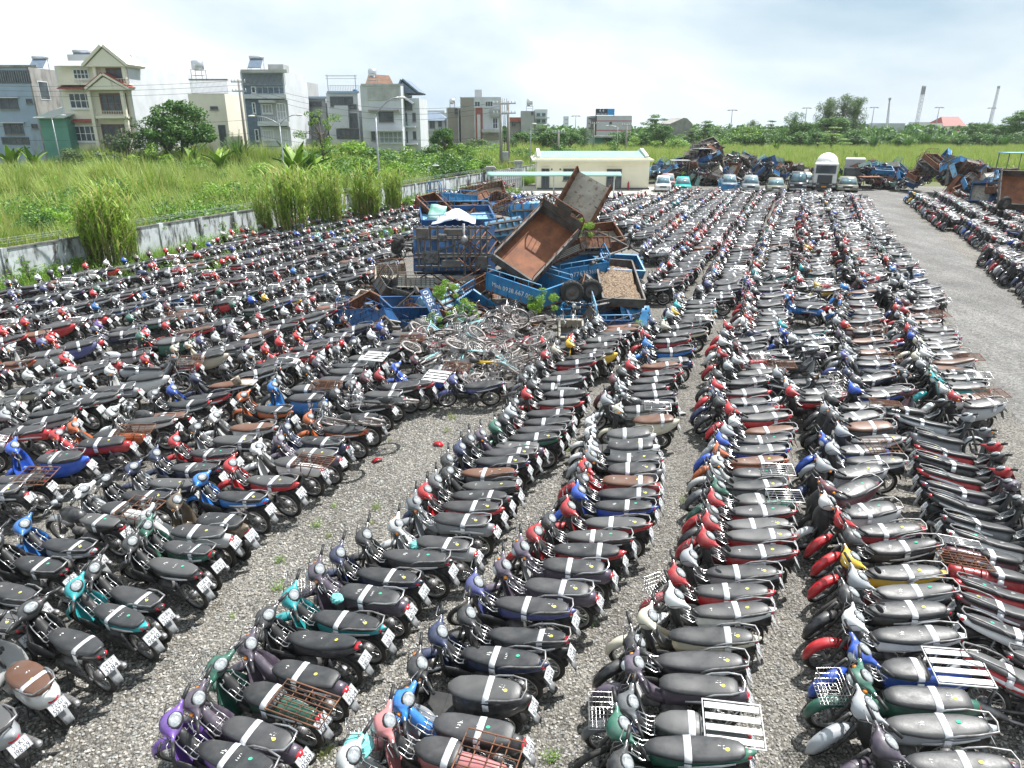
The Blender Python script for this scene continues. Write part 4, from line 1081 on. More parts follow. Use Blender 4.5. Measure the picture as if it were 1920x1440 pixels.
road_pts = [ST(6.0, -8), ST(9.4, -8), ST(9.4, 60), ST(8.6, 78), ST(14, 91), ST(4.2, 93), ST(5.5, 78), ST(6.2, 40)]
sheet_obj('road', road_pts, .004, M['road'])
sheet_obj('concrete_yard', [(-2, 72), (16.5, 69.5), (17.5, 88), (-2, 89)], .006, M['concrete'])
# loose stones lying in the open aisles
def rock(seed):
    r = random.Random(seed); mb = MB(); k = []
    for ph in (-.6, .0, .7):
        n = 5; k.append([(math.cos(2 * PI * i / n + ph) * math.cos(ph) * r.uniform(.7, 1.2), math.sin(2 * PI * i / n + ph) * math.cos(ph) * r.uniform(.7, 1.1), math.sin(ph) * .6 * r.uniform(.7, 1.2)) for i in range(n)])
    mb.loft(k, 0, False); return mb
stc = bpy.data.collections.new('stone_models')
for k, (a, c) in enumerate((((.34, .325, .295), (.48, .46, .42)), ((.14, .135, .125), (.22, .21, .19)), ((.27, .245, .21), (.36, .33, .29)), ((.20, .205, .20), (.30, .30, .29)))):
    mt = mottled('stone_tone', a, c, 20, .85)
    for q in range(2): stc.objects.link(bpy.data.objects.new('stone_%d%d' % (k, q), rock(k * 5 + q).mesh('stone', mt)))
pts, idx, rot, scl = [], [], [], []
rs = random.Random(3)
def stones(n, s0, s1, t0, t1, sc0, sc1):
    for _ in range(n):
        p = ST(rs.uniform(s0, s1), rs.uniform(t0, t1))
        if not visible(p.x, p.y, 10): continue
        pts.append((p.x, p.y, rs.uniform(.0, .008))); idx.append(rs.randrange(8)); rot.append((rs.uniform(-.5, .5), rs.uniform(-.5, .5), rs.uniform(0, 6.3))); scl.append(rs.uniform(sc0, sc1))
stones(26000, -8.8, -4.0, 4, 18, .010, .027)
stones(14000, -4.6, -.2, 4, 14, .010, .026); stones(14000, -.2, 4.4, 4, 14, .010, .026)
stones(3500, 4, 9.5, 8, 40, .012, .03)
cloud('gravel_stones', pts, idx, rot, stc, scl, kind='stuff', label='loose grey and tan stones covering the gravel aisles')

# ------------------------------------------------------------------ grass field
M['grassA'] = mottled('grass_blade_green', (.16, .28, .035), (.27, .40, .06), .6, .6)
M['grassB'] = mottled('grass_blade_yellow', (.36, .40, .10), (.48, .47, .18), .6, .7)
M['grassC'] = mottled('grass_blade_lush', (.13, .30, .02), (.22, .42, .04), .6, .55)
M['grassD'] = mottled('grass_blade_dry', (.30, .24, .11), (.42, .34, .19), .6, .8)
M['leafD'] = mottled('leaf_dark', (.03, .10, .016), (.075, .18, .03), 1.2, .5)
M['leafM'] = mottled('leaf_mid', (.08, .19, .025), (.15, .28, .045), 1.2, .5)
M['leafL'] = mottled('leaf_bright', (.17, .33, .03), (.32, .46, .06), 1.2, .5)
M['leafG'] = mottled('leaf_greyish', (.08, .12, .055), (.16, .20, .10), 1.2, .6)
M['bark'] = mottled('bark', (.12, .09, .07), (.20, .17, .13), 3, .9, bmp=.4)
for k in ('grassA', 'grassB', 'grassC', 'grassD', 'leafD', 'leafM', 'leafL', 'leafG'):
    b_ = M[k].node_tree.nodes['Principled BSDF']
    b_.inputs['Subsurface Weight'].default_value = 0.0
    # thin leaves let light through
    t_ = M[k].node_tree; tr = t_.nodes.new('ShaderNodeBsdfTranslucent'); ms = t_.nodes.new('ShaderNodeMixShader'); ms.inputs[0].default_value = .35
    src_ = b_.inputs['Base Color'].links[0].from_socket
    t_.links.new(src_, tr.inputs[0]); t_.links.new(b_.outputs[0], ms.inputs[1]); t_.links.new(tr.outputs[0], ms.inputs[2])
    t_.links.new(ms.outputs[0], t_.nodes['Material Output'].inputs[0])
def blade(mb, p, h, w, bend, az, m=0, seg=3):
    d = Vector((math.cos(az), math.sin(az), 0)); s_ = Vector((-d.y, d.x, 0)) * w
    vs = []
    for i in range(seg + 1):
        f = i / seg; c = Vector(p) + Vector((0, 0, h * f * (1 - .25 * bend * f))) + d * (bend * h * f * f * .7)
        k = (1 - f) ** .7 if i < seg else 0
        if i < seg: vs += [c - s_ * k, c + s_ * k]
        else: vs.append(c)
    fs = [(2 * i, 2 * i + 1, 2 * i + 3, 2 * i + 2) for i in range(seg - 1)] + [(2 * seg - 2, 2 * seg - 1, 2 * seg)]
    mb.add(vs, fs, m)
def clump(seed, n, rad, h0, h1, w, mats, mix_=(.7, .3), bend=(.2, .9)):
    r = random.Random(seed); mb = MB()
    for _ in range(n):
        a, q = r.uniform(0, 6.3), rad * math.sqrt(r.random())
        blade(mb, (q * math.cos(a), q * math.sin(a), 0), r.uniform(h0, h1), w * r.uniform(.7, 1.3), r.uniform(*bend), a + r.uniform(-1.2, 1.2), 0 if r.random() < mix_[0] else 1)
    return mb.mesh('grass_tuft', mats)
gc = bpy.data.collections.new('grass_models')
specs = [(('grassA', 'grassB'), .9), (('grassA', 'grassC'), .8), (('grassB', 'grassD'), .7), (('grassC', 'grassA'), .8), (('grassB', 'grassA'), .6), (('grassA', 'leafM'), .7)]
for k, (mm, q) in enumerate(specs):
    gc.objects.link(bpy.data.objects.new('grass_%02d' % k, clump(k, 60, .55, .5, 1.25, .022, [M[mm[0]], M[mm[1]]], (q, 1 - q))))
gc.objects.link(bpy.data.objects.new('grass_09', clump(50, 90, .6, 1.2, 2.3, .026, [M['grassA'], M['grassB']], (.6, .4), (.1, .7))))
# leafy ground cover tuft
def leaftuft(seed, n, rad, h, size, mats):
    r = random.Random(seed); mb = MB()
    for _ in range(n):
        v = Vector((r.gauss(0, .45), r.gauss(0, .45), abs(r.gauss(0, .5)))); 
        p = Vector((v.x * rad, v.y * rad, v.z * h + .02))
        Rm = Euler((r.uniform(-.9, .9), r.uniform(-.9, .9), r.uniform(0, 6.3))).to_matrix(); s_ = size * r.uniform(.6, 1.3)
        mb.add([p + Rm @ Vector(q) for q in ((-s_, 0, 0), (0, -s_ * .45, .1 * s_), (s_, 0, 0), (0, s_ * .45, .1 * s_))], [(0, 1, 2, 3)], 0 if r.random() < .6 else 1)
    return mb.mesh('weed_tuft', mats)
gc.objects.link(bpy.data.objects.new('grass_06', leaftuft(1, 220, .7, .8, .075, [M['leafL'], M['grassC']])))
gc.objects.link(bpy.data.objects.new('grass_07', leaftuft(2, 220, .7, .8, .075, [M['leafM'], M['leafL']])))
gc.objects.link(bpy.data.objects.new('grass_08', leaftuft(4, 200, .7, .9, .075, [M['leafD'], M['leafM']])))
pts, idx, rot, scl = [], [], [], []
rg_ = random.Random(5)
def fieldpt(x, y, zone):
    n = mnoise.noise(Vector((x * .045, y * .045, 3.1))); n2 = mnoise.noise(Vector((x * .17, y * .17, 9)))
    nearw = zone == 'L' and y < 62 and rg_.random() < .75
    if nearw:
        k = rg_.choice((6, 7, 8, 7)) if n2 + n > .0 else rg_.choice((1, 3, 5, 9, 1))
    elif zone == 'L':
        if rg_.random() < .05 + .5 * max(0, n): k = 9
        elif n2 + n * .5 > .14: k = rg_.choice((6, 7, 6, 8, 3))
        elif n > .18: k = rg_.choice((1, 3, 0, 5))
        elif n < -.2: k = rg_.choice((2, 4, 0))
        else: k = rg_.choice((0, 1, 4, 5, 3, 2))
    else:
        k = rg_.choice((4, 0, 2, 4, 4, 2, 9)) if n2 < .25 else rg_.choice((1, 0, 7))
    pts.append((x, y, -.05)); idx.append(k); rot.append((rg_.uniform(-.12, .12), rg_.uniform(-.12, .12), rg_.uniform(0, 6.3)))
    return n, n2
for _ in range(60000):
    d = 28 + 112 * rg_.random() ** .75; u = rg_.uniform(-200, 1250)
    x = (u - 960) / F_PX * d * 1.0; y = d
    s, t = TS(x, y)
    if s > -34.1: continue
    if y > 92 and x > -6 and y < 108: continue
    n, n2 = fieldpt(x, y, 'L'); scl.append(max(.5, (1.15 + 1.0 * n2 + .9 * n)) * rg_.uniform(.7, 1.35))
for _ in range(52000):
    x = rg_.uniform(-30, 190); y = 92 + 118 * rg_.random() ** .9
    if y < 97 and x > 14: continue
    if 0 < x < 18 and y < 97: continue
    if x < 22 and y < 120 and (x - (-3)) < 0: continue
    if not visible(x, y): continue
    n, n2 = fieldpt(x, y, 'R'); scl.append((1.2 + .5 * n2) * rg_.uniform(.9, 1.4) * (.75 + .25 * (y < 150)))
cloud('grass', pts, idx, rot, gc, scl, kind='stuff', label='tall green and yellowing grass over the fields beyond the yard')
# weeds among the left motorbikes and along the foot of the wall
pts, idx, rot, scl = [], [], [], []
for _ in range(1500):
    s = -32.9 + abs(rg_.gauss(0, 1)) * .8; t = rg_.uniform(16, 96); p = ST(max(s, -32.6), t)
    if mnoise.noise(Vector((p.x * .2, p.y * .2, 1))) < -.1 and rg_.random() < .7: continue
    pts.append((p.x, p.y, 0)); idx.append(rg_.choice((0, 1, 3, 6, 7, 5, 6))); rot.append((0, 0, rg_.uniform(0, 6.3))); scl.append(rg_.uniform(.35, 1.0))
for _ in range(1100):
    s = rg_.uniform(-34, -18); t = rg_.uniform(16, 75); p = ST(s, t)
    if mnoise.noise(Vector((p.x * .16, p.y * .16, 5))) + (-s - 26) * .04 < .18: continue
    pts.append((p.x, p.y, 0)); idx.append(rg_.choice((0, 1, 3, 7, 5))); rot.append((0, 0, rg_.uniform(0, 6.3))); scl.append(rg_.uniform(.5, 1.0))
for _ in range(90):
    p = ST(rg_.uniform(-8.6, 4.5), rg_.uniform(5, 22))
    pts.append((p.x, p.y, 0)); idx.append(rg_.choice((0, 7, 6, 4))); rot.append((0, 0, rg_.uniform(0, 6.3))); scl.append(rg_.uniform(.07, .2))
cloud('weeds', pts, idx, rot, gc, scl, kind='stuff', label='weeds growing between the motorbikes and along the stained wall')
# ------------------------------------------------------------------ boundary wall
M['wall'] = mottled('stained_whitewash', (.68, .71, .75), (.46, .48, .50), .9, .85, stain=((.08, .08, .075), 2.2, (1, 1, .28), .47, .60), detail=7, bmp=.15, bs=20)
M['wallcap'] = mottled('mossy_coping', (.13, .125, .11), (.24, .23, .20), 2, .9)
M['galv'] = mottled('galvanised_steel', (.42, .44, .46), (.30, .32, .34), 5, .45, .4)
wl = thing('boundary_wall', 'long stained whitewashed wall with barbed wire brackets beside the field', 'wall', ST(-33.25, 16), -RA + PI / 2)
# local x runs along the wall
pm = None
for k in range(28):
    x0 = k * 3.0
    mb = MB(); mb.bx(x0 + .14, x0 + 2.86, -.06, .06, -.1, 1.85)
    part('wall_panel', mb, M['wall'], wl)
    mb = MB(); mb.bx(x0 - .14, x0 + .138, -.11, .10, -.1, 1.93); part('wall_post', mb, M['wall'], wl)
    mb = MB(); mb.bx(x0 + .139, x0 + 2.859, -.10, .09, 1.851, 1.92); part('coping', mb, M['wallcap'], wl)
mb = MB()
for k in range(150):
    x = k * .42 + R.uniform(-.05, .05)
    if mnoise.noise(Vector((x * .12, 0, 3))) < -.25: continue
    mb.tube([(x, 0, 1.9), (x + .02, 0, 2.12), (x + R.uniform(-.1, .1), -.20, 2.36)], .013, 3)
for dy, z in ((0, 2.12), (-.10, 2.24), (-.18, 2.34)):
    mb.tube([(q * 2.1, dy, z + R.uniform(-.03, .03)) for q in range(31)], .006, 3)
part('barbed_wire', mb, M['galv'], wl, kind='stuff')

# ------------------------------------------------------------------ building helpers
M['glass'] = mottled('dark_window_glass', (.03, .04, .05), (.10, .12, .13), .6, .1)
M['wframe'] = plain('white_window_frame', (.70, .72, .74), .5)
M['dframe'] = plain('dark_window_frame', (.09, .10, .11), .5)
M['tile'] = mottled('red_roof_tile', (.24, .06, .05), (.36, .10, .08), 3, .7)
M['terra'] = mottled('terracotta_roof', (.42, .14, .09), (.32, .10, .07), 2, .7)
M['gmetal'] = mottled('pale_green_metal_roof', (.20, .38, .31), (.27, .46, .38), .8, .8)
M['gmetal2'] = mottled('worn_green_metal', (.33, .45, .39), (.42, .42, .38), .5, .6)
M['corr'] = mottled('zinc_sheet', (.50, .51, .50), (.36, .36, .35), .8, .5, .2)
M['conc'] = mottled('raw_concrete_wall', (.34, .33, .31), (.24, .23, .21), .5, .9, stain=((.14, .13, .12), .6, (1, 1, .3), .52, .7))
M['bwhite'] = mottled('white_render', (.60, .62, .65), (.50, .52, .54), .4, .85, stain=((.45, .45, .43), .5, (1, 1, .25), .60, .78))
M['bblue'] = mottled('pale_blue_render', (.33, .42, .53), (.28, .36, .46), .3, .85, stain=((.22, .25, .28), .4, (1, 1, .3), .55, .75))
M['bcream'] = mottled('cream_render', (.74, .71, .60), (.66, .63, .52), .3, .85, stain=((.38, .35, .28), .5, (1, 1, .3), .58, .75))
M['bslate'] = mottled('slate_blue_tiles', (.10, .14, .20), (.15, .20, .26), 2, .6)
M['bgrey'] = mottled('grey_render', (.38, .39, .39), (.31, .32, .32), .4, .85)
M['blight'] = mottled('light_grey_cladding', (.52, .54, .56), (.46, .47, .49), .4, .7)
M['btaupe'] = mottled('taupe_render', (.33, .31, .28), (.27, .25, .23), .4, .85)
M['bgreen'] = mottled('green_sheet_wall', (.08, .24, .19), (.11, .29, .23), .4, .7)
M['bbrick'] = mottled('brick_red_cladding', (.34, .11, .08), (.27, .09, .07), 1, .8)
M['wood'] = mottled('dark_wood', (.14, .07, .04), (.22, .12, .07), 2, .7)
M['far'] = mottled('haze_tinted_render', (.55, .60, .64), (.48, .53, .58), .05, .9)  # skyline haze put into the colour: far blocks painted pale and bluish
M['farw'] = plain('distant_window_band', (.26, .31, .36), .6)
M['guard'] = mottled('guardhouse_cream', (.86, .82, .66), (.78, .74, .58), .5, .85)
M['signblack'] = plain('sign_navy', (.01, .02, .05), .5)
M['signblue'] = plain('sign_blue', (.02, .28, .62), .5)
M['redline'] = plain('red_band', (.42, .05, .07), .6)
class House:
    """front face lies in the plane y=Y; positions read off in picture units are turned into metres there"""
    def __init__(s, name, label, cat, Y, u0, u1, vt, vb=285, depth=12, mat='bwhite', side=None, side_l=None):
        s.Y = Y; um = (u0 + u1) / 2; vm = (vt + vb) / 2
        s.x0 = P(u0, vm, Y).x; s.x1 = P(u1, vm, Y).x; s.zt = P(um, vt, Y).z; s.d = depth
        s.o = thing(name, label, cat, ((s.x0 + s.x1) / 2, Y, 0)); s.ox = (s.x0 + s.x1) / 2
        mb = MB(); a, b = s.x0 - s.ox, s.x1 - s.ox
        t = .25
        mb.bx(a + t, b - t, 0, .25, -.5, s.zt)
        part('front_wall', mb, M[mat], s.o)
        mb = MB(); mb.bx(b - t + .001, b, .0, depth, -.5, s.zt); part('side_wall', mb, M[side or mat], s.o)
        mb = MB(); mb.bx(a, a + t - .001, .0, depth, -.5, s.zt); part('side_wall', mb, M[side_l or side or mat], s.o)
        mb = MB(); mb.bx(a + t, b - t, depth - .25, depth, -.5, s.zt); part('back_wall', mb, M[side or mat], s.o)
        mb = MB(); mb.bx(a + t, b - t, .251, depth - .251, s.zt - .5, s.zt - .2); part('roof_slab', mb, M['conc'], s.o)
        s.a, s.b = a, b
    def R(s, u0, v0, u1, v1):
        A = P(u0, (v0 + v1) / 2, s.Y); B = P(u1, (v0 + v1) / 2, s.Y)
        return A.x - s.ox, B.x - s.ox, P((u0 + u1) / 2, v1, s.Y).z, P((u0 + u1) / 2, v0, s.Y).z
    def win(s, u0, v0, u1, v1, nx=2, nz=2, frame='wframe', glass='glass', name='window', sill=True, bars=0):
        x0, x1, z0, z1 = s.R(u0, v0, u1, v1)
        mb = MB(); y = -.04; t = .06 if x1 - x0 < 2 else .09
        mb.bx(x0 - t, x0 + t, y - .05, .02, z0, z1); mb.bx(x1 - t, x1 + t, y - .05, .02, z0, z1)
        mb.bx(x0 - t, x1 + t, y - .055, .02, z0 - t, z0 + t); mb.bx(x0 - t, x1 + t, y - .055, .02, z1 - t, z1 + t)
        for i in range(1, nx): x = x0 + (x1 - x0) * i / nx; mb.bx(x - t * .6, x + t * .6, y - .03, 0, z0 + t, z1 - t)
        for i in range(1, nz): z = z0 + (z1 - z0) * i / nz; mb.bx(x0 + t, x1 - t, y - .025, 0, z - t * .5, z + t * .5)
        w = part(name, mb, M[frame], s.o)
        mb = MB(); mb.bx(x0 + t, x1 - t, -.03, -.012, z0 + t, z1 - t); part('pane', mb, M[glass], w)
        if sill:
            mb = MB(); mb.bx(x0 - .15, x1 + .15, -.22, -.001, z0 - .2, z0 - .1); part('sill', mb, M['wframe'] if frame == 'wframe' else M['conc'], w)
        if bars:
            mb = MB()
            for i in range(bars): x = x0 + (x1 - x0) * (i + .5) / bars; mb.bx(x - .02, x + .02, -.14, -.10, z0, z1)
            part('window_bars', mb, M['galv'], w)
        return w
    def slab(s, name, u0, v0, u1, v1, out=.8, mat='bwhite', inn=0.0):
        x0, x1, z0, z1 = s.R(u0, v0, u1, v1); mb = MB(); mb.bx(x0, x1, -out, -.002 - inn, z0, z1); return part(name, mb, M[mat], s.o)
    def rail(s, u0, v0, u1, v1, out=.8, mat='galv', n=16, name='balcony_railing'):
        x0, x1, z0, z1 = s.R(u0, v0, u1, v1); mb = MB()
        mb.bx(x0, x1, -out - .03, -out + .03, z1 - .06, z1)
        mb.bx(x0, x1, -out - .03, -out + .03, z0, z0 + .05)
        for i in range(n + 1): x = x0 + (x1 - x0) * i / n; mb.bx(x - .025, x + .025, -out - .02, -out + .02, z0 + .05, z1 - .06)
        return part(name, mb, M[mat], s.o)
    def gable(s, u0, ua, u1, va, ve, out=.9, mat='bcream', roof='tile', infill=True, back=None):
        xa = P(ua, va, s.Y).x - s.ox; za = P(ua, va, s.Y).z; x0 = P(u0, ve, s.Y).x - s.ox; x1 = P(u1, ve, s.Y).x - s.ox; ze = P(u0, ve, s.Y).z
        back = back if back is not None else .2
        if infill:
            mb = MB(); mb.add([(x0 + .2, -out + .1, ze), (x1 - .2, -out + .1, ze), (xa, -out + .1, za - .25), (x0 + .2, back, ze), (x1 - .2, back, ze), (xa, back, za - .25)], [(0, 1, 2), (5, 4, 3), (0, 3, 4, 1), (1, 4, 5, 2), (2, 5, 3, 0)])
            part('gable', mb, M[mat], s.o)
        mb = MB()
        for A, B in (((x0, ze), (xa, za)), ((xa, za), (x1, ze))):
            d = Vector((B[0] - A[0], B[1] - A[1])).normalized(); n = Vector((-d.y, d.x)) * .28
            mb.add([(A[0], -out - .1, A[1]), (B[0], -out - .1, B[1]), (B[0] + n.x, -out - .1, B[1] + n.y), (A[0] + n.x, -out - .1, A[1] + n.y), (A[0], back, A[1]), (B[0], back, B[1]), (B[0] + n.x, back, B[1] + n.y), (A[0] + n.x, back, A[1] + n.y)],
                   [(0, 1, 2, 3), (7, 6, 5, 4), (0, 4, 5, 1), (1, 5, 6, 2), (2, 6, 7, 3), (3, 7, 4, 0)])
        part('gable_trim', mb, M[mat], s.o)
        if roof:
            mb = MB()
            for A, B in (((x0, ze), (xa, za)), ((xa, za), (x1, ze))):
                d = Vector((B[0] - A[0], B[1] - A[1])).normalized(); n = Vector((-d.y, d.x)) * .30; n2 = n * 1.35
                mb.add([(A[0] + n.x, -out - .05, A[1] + n.y), (B[0] + n.x, -out - .05, B[1] + n.y), (B[0] + n2.x, -out - .05, B[1] + n2.y), (A[0] + n2.x, -out - .05, A[1] + n2.y), (A[0] + n.x, back + .1, A[1] + n.y), (B[0] + n.x, back + .1, B[1] + n.y), (B[0] + n2.x, back + .1, B[1] + n2.y), (A[0] + n2.x, back + .1, A[1] + n2.y)],
                       [(0, 1, 2, 3), (7, 6, 5, 4), (0, 4, 5, 1), (1, 5, 6, 2), (2, 6, 7, 3), (3, 7, 4, 0)])
            part('gable_roof', mb, M[roof], s.o)
    def tiles(s, u0, v0, u1, v1, out=1.2, mat='tile'):
        x0, x1, z0, z1 = s.R(u0, v0, u1, v1); mb = MB(); n = max(6, int((x1 - x0) / .3))
        for i in range(n):
            a = x0 + (x1 - x0) * i / n; b = x0 + (x1 - x0) * (i + .86) / n
            mb.add([(a, 0, z1), (b, 0, z1), (b, -out, z0), (a, -out, z0), (a, 0, z1 - .12), (b, 0, z1 - .12), (b, -out, z0 - .12), (a, -out, z0 - .12)], [(0, 1, 2, 3), (7, 6, 5, 4), (3, 2, 6, 7), (0, 3, 7, 4), (1, 5, 6, 2)])
        part('tiled_awning', mb, M[mat], s.o, kind='stuff')
    def sidewin(s, y0, y1, z0, z1, mat='glass'):
        mb = MB(); mb.bx(s.b + .001, s.b + .05, y0, y1, z0, z1); w = part('window', mb, M['wframe'], s.o)
        mb = MB(); mb.bx(s.b + .051, s.b + .06, y0 + .1, y1 - .1, z0 + .1, z1 - .1); part('pane', mb, M[mat], w)
def tank(label, x, y, z, r=.55, L_=1.5, horiz=True, stand=1.0):
    t = thing('water_tank', label, 'water tank', (x, y, z))
    mb = MB(); pr = [(.05, -L_ / 2), (r * .7, -L_ / 2 + .02), (r, -L_ / 2 + .15), (r, L_ / 2 - .15), (r * .7, L_ / 2 - .02), (.05, L_ / 2)]
    mb.lathe(pr, 16, 'x' if horiz else 'z', (0, 0, stand + (r if horiz else L_ / 2)))
    part('tank_shell', mb, M['chrome2'], t)
    mb = MB(); q = r * .9
    for a in (-1, 1):
        for b in (-1, 1): mb.bx(a * q - .04, a * q + .04, b * q - .04, b * q + .04, 0, stand + .1)
    mb.bx(-q, q, -q - .03, -q + .03, stand, stand + .06); mb.bx(-q, q, q - .03, q + .03, stand, stand + .06); mb.bx(-q, q, -q, q, stand * .5, stand * .5 + .05)
    part('stand', mb, M['galv'], t)
    return t
def solar(label, x, y, z, w=2.2):
    t = thing('solar_water_heater', label, 'water heater', (x, y, z))
    mb = MB(); mb.add([(-w / 2, -1.2, .3), (w / 2, -1.2, .3), (w / 2, .3, 1.6), (-w / 2, .3, 1.6), (-w / 2, -1.2, .2), (w / 2, -1.2, .2), (w / 2, .3, 1.5), (-w / 2, .3, 1.5)], [(0, 1, 2, 3), (7, 6, 5, 4), (0, 4, 5, 1), (1, 5, 6, 2), (2, 6, 7, 3), (3, 7, 4, 0)])
    part('collector_tubes', mb, M['bslate'], t)
    mb = MB(); mb.lathe([(.05, -w / 2 - .15), (.26, -w / 2 - .1), (.26, w / 2 + .1), (.05, w / 2 + .15)], 14, 'x', (0, .45, 1.8)); part('tank_shell', mb, M['chrome2'], t)
    mb = MB()
    for a in (-1, 1):
        mb.bx(a * w / 2 - .03, a * w / 2 + .03, .42, .5, -1.5, 1.6); mb.bx(a * w / 2 - .03, a * w / 2 + .03, -1.2, -1.12, -1.5, .3); mb.tube([(a * w / 2, -1.15, -1.4), (a * w / 2, .45, 1.2)], .03, 4)
    part('stand', mb, M['galv'], t)
M['chrome2'] = mottled('stainless_tank', (.62, .64, .66), (.50, .52, .54), 1, .3, .7)

# H1 pale blue block
h = House('apartment_building', 'pale blue four-storey block at the left edge of the frame', 'building', 118, -70, 70, 126, 290, 15, 'bblue', 'conc')
h.win(-30, 133, 56, 155, 6, 1, 'dframe', sill=False, bars=20); h.win(0, 185, 33, 204, 2, 1, 'dframe'); h.win(50, 186, 60, 193, 1, 1, 'dframe'); h.win(9, 232, 43, 251, 3, 1, 'dframe'); h.win(60, 233, 70, 240, 1, 1, 'dframe')
h.win(5, 258, 54, 270, 4, 1, 'dframe', sill=False); h.slab('parapet', -68, 122, 70, 126, .3, 'conc'); h.slab('eave', 0, 182, 36, 184, .5, 'bwhite'); h.slab('eave', 4, 229, 48, 231, .5, 'bwhite')
h.sidewin(1.5, 4, 10.5, 13.2, 'glass')
solar('solar water heater on a tall stand above the pale blue block', P(72, 110, 124).x, 124, h.zt, 2.2)
# green shed between
h = House('shed', 'low green sheet-metal building with zinc roof beside the blue block', 'building', 112, 80, 130, 222, 290, 16, 'bgreen', 'bgreen')
mb = MB(); mb.add([(h.a - .4, -.8, h.zt), (h.b + .3, -.8, h.zt), (h.b + .3, 15, h.zt + 3.2), (h.a - .4, 15, h.zt + 3.2), (h.a - .4, -.8, h.zt + .12), (h.b + .3, -.8, h.zt + .12), (h.b + .3, 15, h.zt + 3.32), (h.a - .4, 15, h.zt + 3.32)], [(3, 2, 1, 0), (4, 5, 6, 7), (0, 1, 5, 4), (1, 2, 6, 5), (2, 3, 7, 6), (3, 0, 4, 7)])
part('roof', mb, M['gmetal2'], h.o)
# H2 cream villa
h = House('villa', 'cream villa with two gables, red tile bands and tall white side wall', 'house', 114, 118, 252, 124, 290, 22, 'bcream', 'bwhite')
for a in ((138, 130, 166, 148), (131, 175, 172, 203), (141, 236, 181, 265)): h.win(*a, 4, 2)
h.win(201, 129, 231, 150, 2, 1, 'wood', sill=False, name='door'); h.win(190, 176, 238, 212, 4, 2, 'wood', sill=False, name='door'); h.win(195, 234, 236, 285, 4, 2, 'wood', sill=False, name='door')
h.gable(166, 200, 246, 89, 126, 1.4, 'bcream', 'bcream', back=4); h.gable(172, 203, 251, 142, 169, 1.6, 'bcream', 'tile')
h.tiles(112, 114, 168, 124, 1.3, 'bwhite'); h.tiles(116, 160, 173, 166, 1.4); h.tiles(129, 223, 184, 228, .9)
h.slab('balcony_floor', 117, 157, 250, 160, 1.2, 'bcream'); h.rail(117, 148, 250, 157, 1.15, 'bcream', 26)
h.slab('balcony_floor', 188, 218, 246, 222, 1.3, 'bcream'); h.rail(190, 208, 244, 218, 1.25, 'bcream', 12)
for q in (182, 243): h.slab('column', q - 3, 170, q + 3, 285, 1.0, 'bcream', .5)
for q in (184, 238): h.slab('column', q - 3, 126, q + 3, 148, 1.0, 'bcream', .5)
mb = MB(); b2 = h.b
mb.add([(b2 - .1, 6, h.zt), (b2 - .1, 22, h.zt), (b2 - .1, 22, h.zt - .1), (b2 - .1, 6, h.zt + .0)], [(0, 1, 2, 3)])
mb = MB(); mb.bx(h.a + .5, h.b - .5, 3, 9, h.zt, h.zt + 1.8); part('stair_house', mb, M['bwhite'], h.o)
solar('solar water heater behind the upper gable of the cream villa', P(152, 100, 119).x, 119, h.zt + .6, 2.6)
# white annexe stepping down behind the villa
h = House('annexe', 'stepped white annexe wall right of the cream villa', 'building', 134, 268, 318, 158, 290, 14, 'bwhite', 'bwhite')
# H3 beige house
h = House('narrow_house', 'beige narrow house with rooftop cage and round tank behind the dark tree', 'house', 122, 360, 428, 176, 290, 14, 'bcream', 'bcream')
h.rail(358, 150, 426, 176, .0, 'galv', 30, 'roof_cage'); h.win(395, 200, 408, 205, 1, 1, 'dframe'); h.win(412, 235, 424, 275, 1, 2, 'dframe'); h.slab('roof_edge', 356, 148, 428, 151, .5, 'conc')
h.win(372, 240, 395, 258, 2, 1, 'dframe')
tank('round steel water tank on the beige narrow house', P(374, 150, 126).x, 126, P(374, 152, 126).z, .95, 1.5, False, 1.6)
# H4 slate-blue and white townhouse
h = House('townhouse', 'slate-blue and white townhouse with slatted rooftop screen', 'house', 118, 459, 539, 134, 290, 13, 'bslate', 'bwhite')
h.slab('roof_edge', 455, 131, 541, 137, .9, 'corr'); h.rail(458, 138, 536, 160, .5, 'galv', 34, 'slatted_screen'); h.win(472, 163, 479, 174, 1, 1); h.rail(484, 163, 536, 176, .6, 'bwhite', 5)
h.slab('floor_band', 459, 177, 539, 185, .7, 'bwhite'); h.slab('wall_panel', 489, 187, 541, 228, .06, 'bgrey'); h.win(492, 196, 510, 212, 3, 1); h.win(520, 194, 536, 225, 3, 2, name='door'); h.slab('awning', 489, 188, 519, 193, 1.1, 'corr')
h.slab('balcony_floor', 488, 228, 546, 236, 1.3, 'bwhite'); h.rail(489, 219, 546, 228, 1.25, 'bwhite', 14); h.win(474, 193, 479, 212, 1, 2); h.win(479, 243, 485, 264, 1, 2)
h.slab('wall_panel', 490, 238, 546, 274, .06, 'bwhite'); h.win(494, 244, 513, 262, 4, 1); h.win(527, 244, 540, 272, 3, 2, name='door'); h.slab('floor_band', 468, 276, 549, 287, .5, 'bwhite')
solar('solar water heater on top of the slate-blue townhouse', P(480, 115, 121).x, 121, h.zt + .4, 2.0)
mb = MB(); mb.bx(h.a + 3.4, h.b - .8, 3, 6, h.zt, h.zt + 1.2); part('stair_house', mb, M['corr'], h.o)
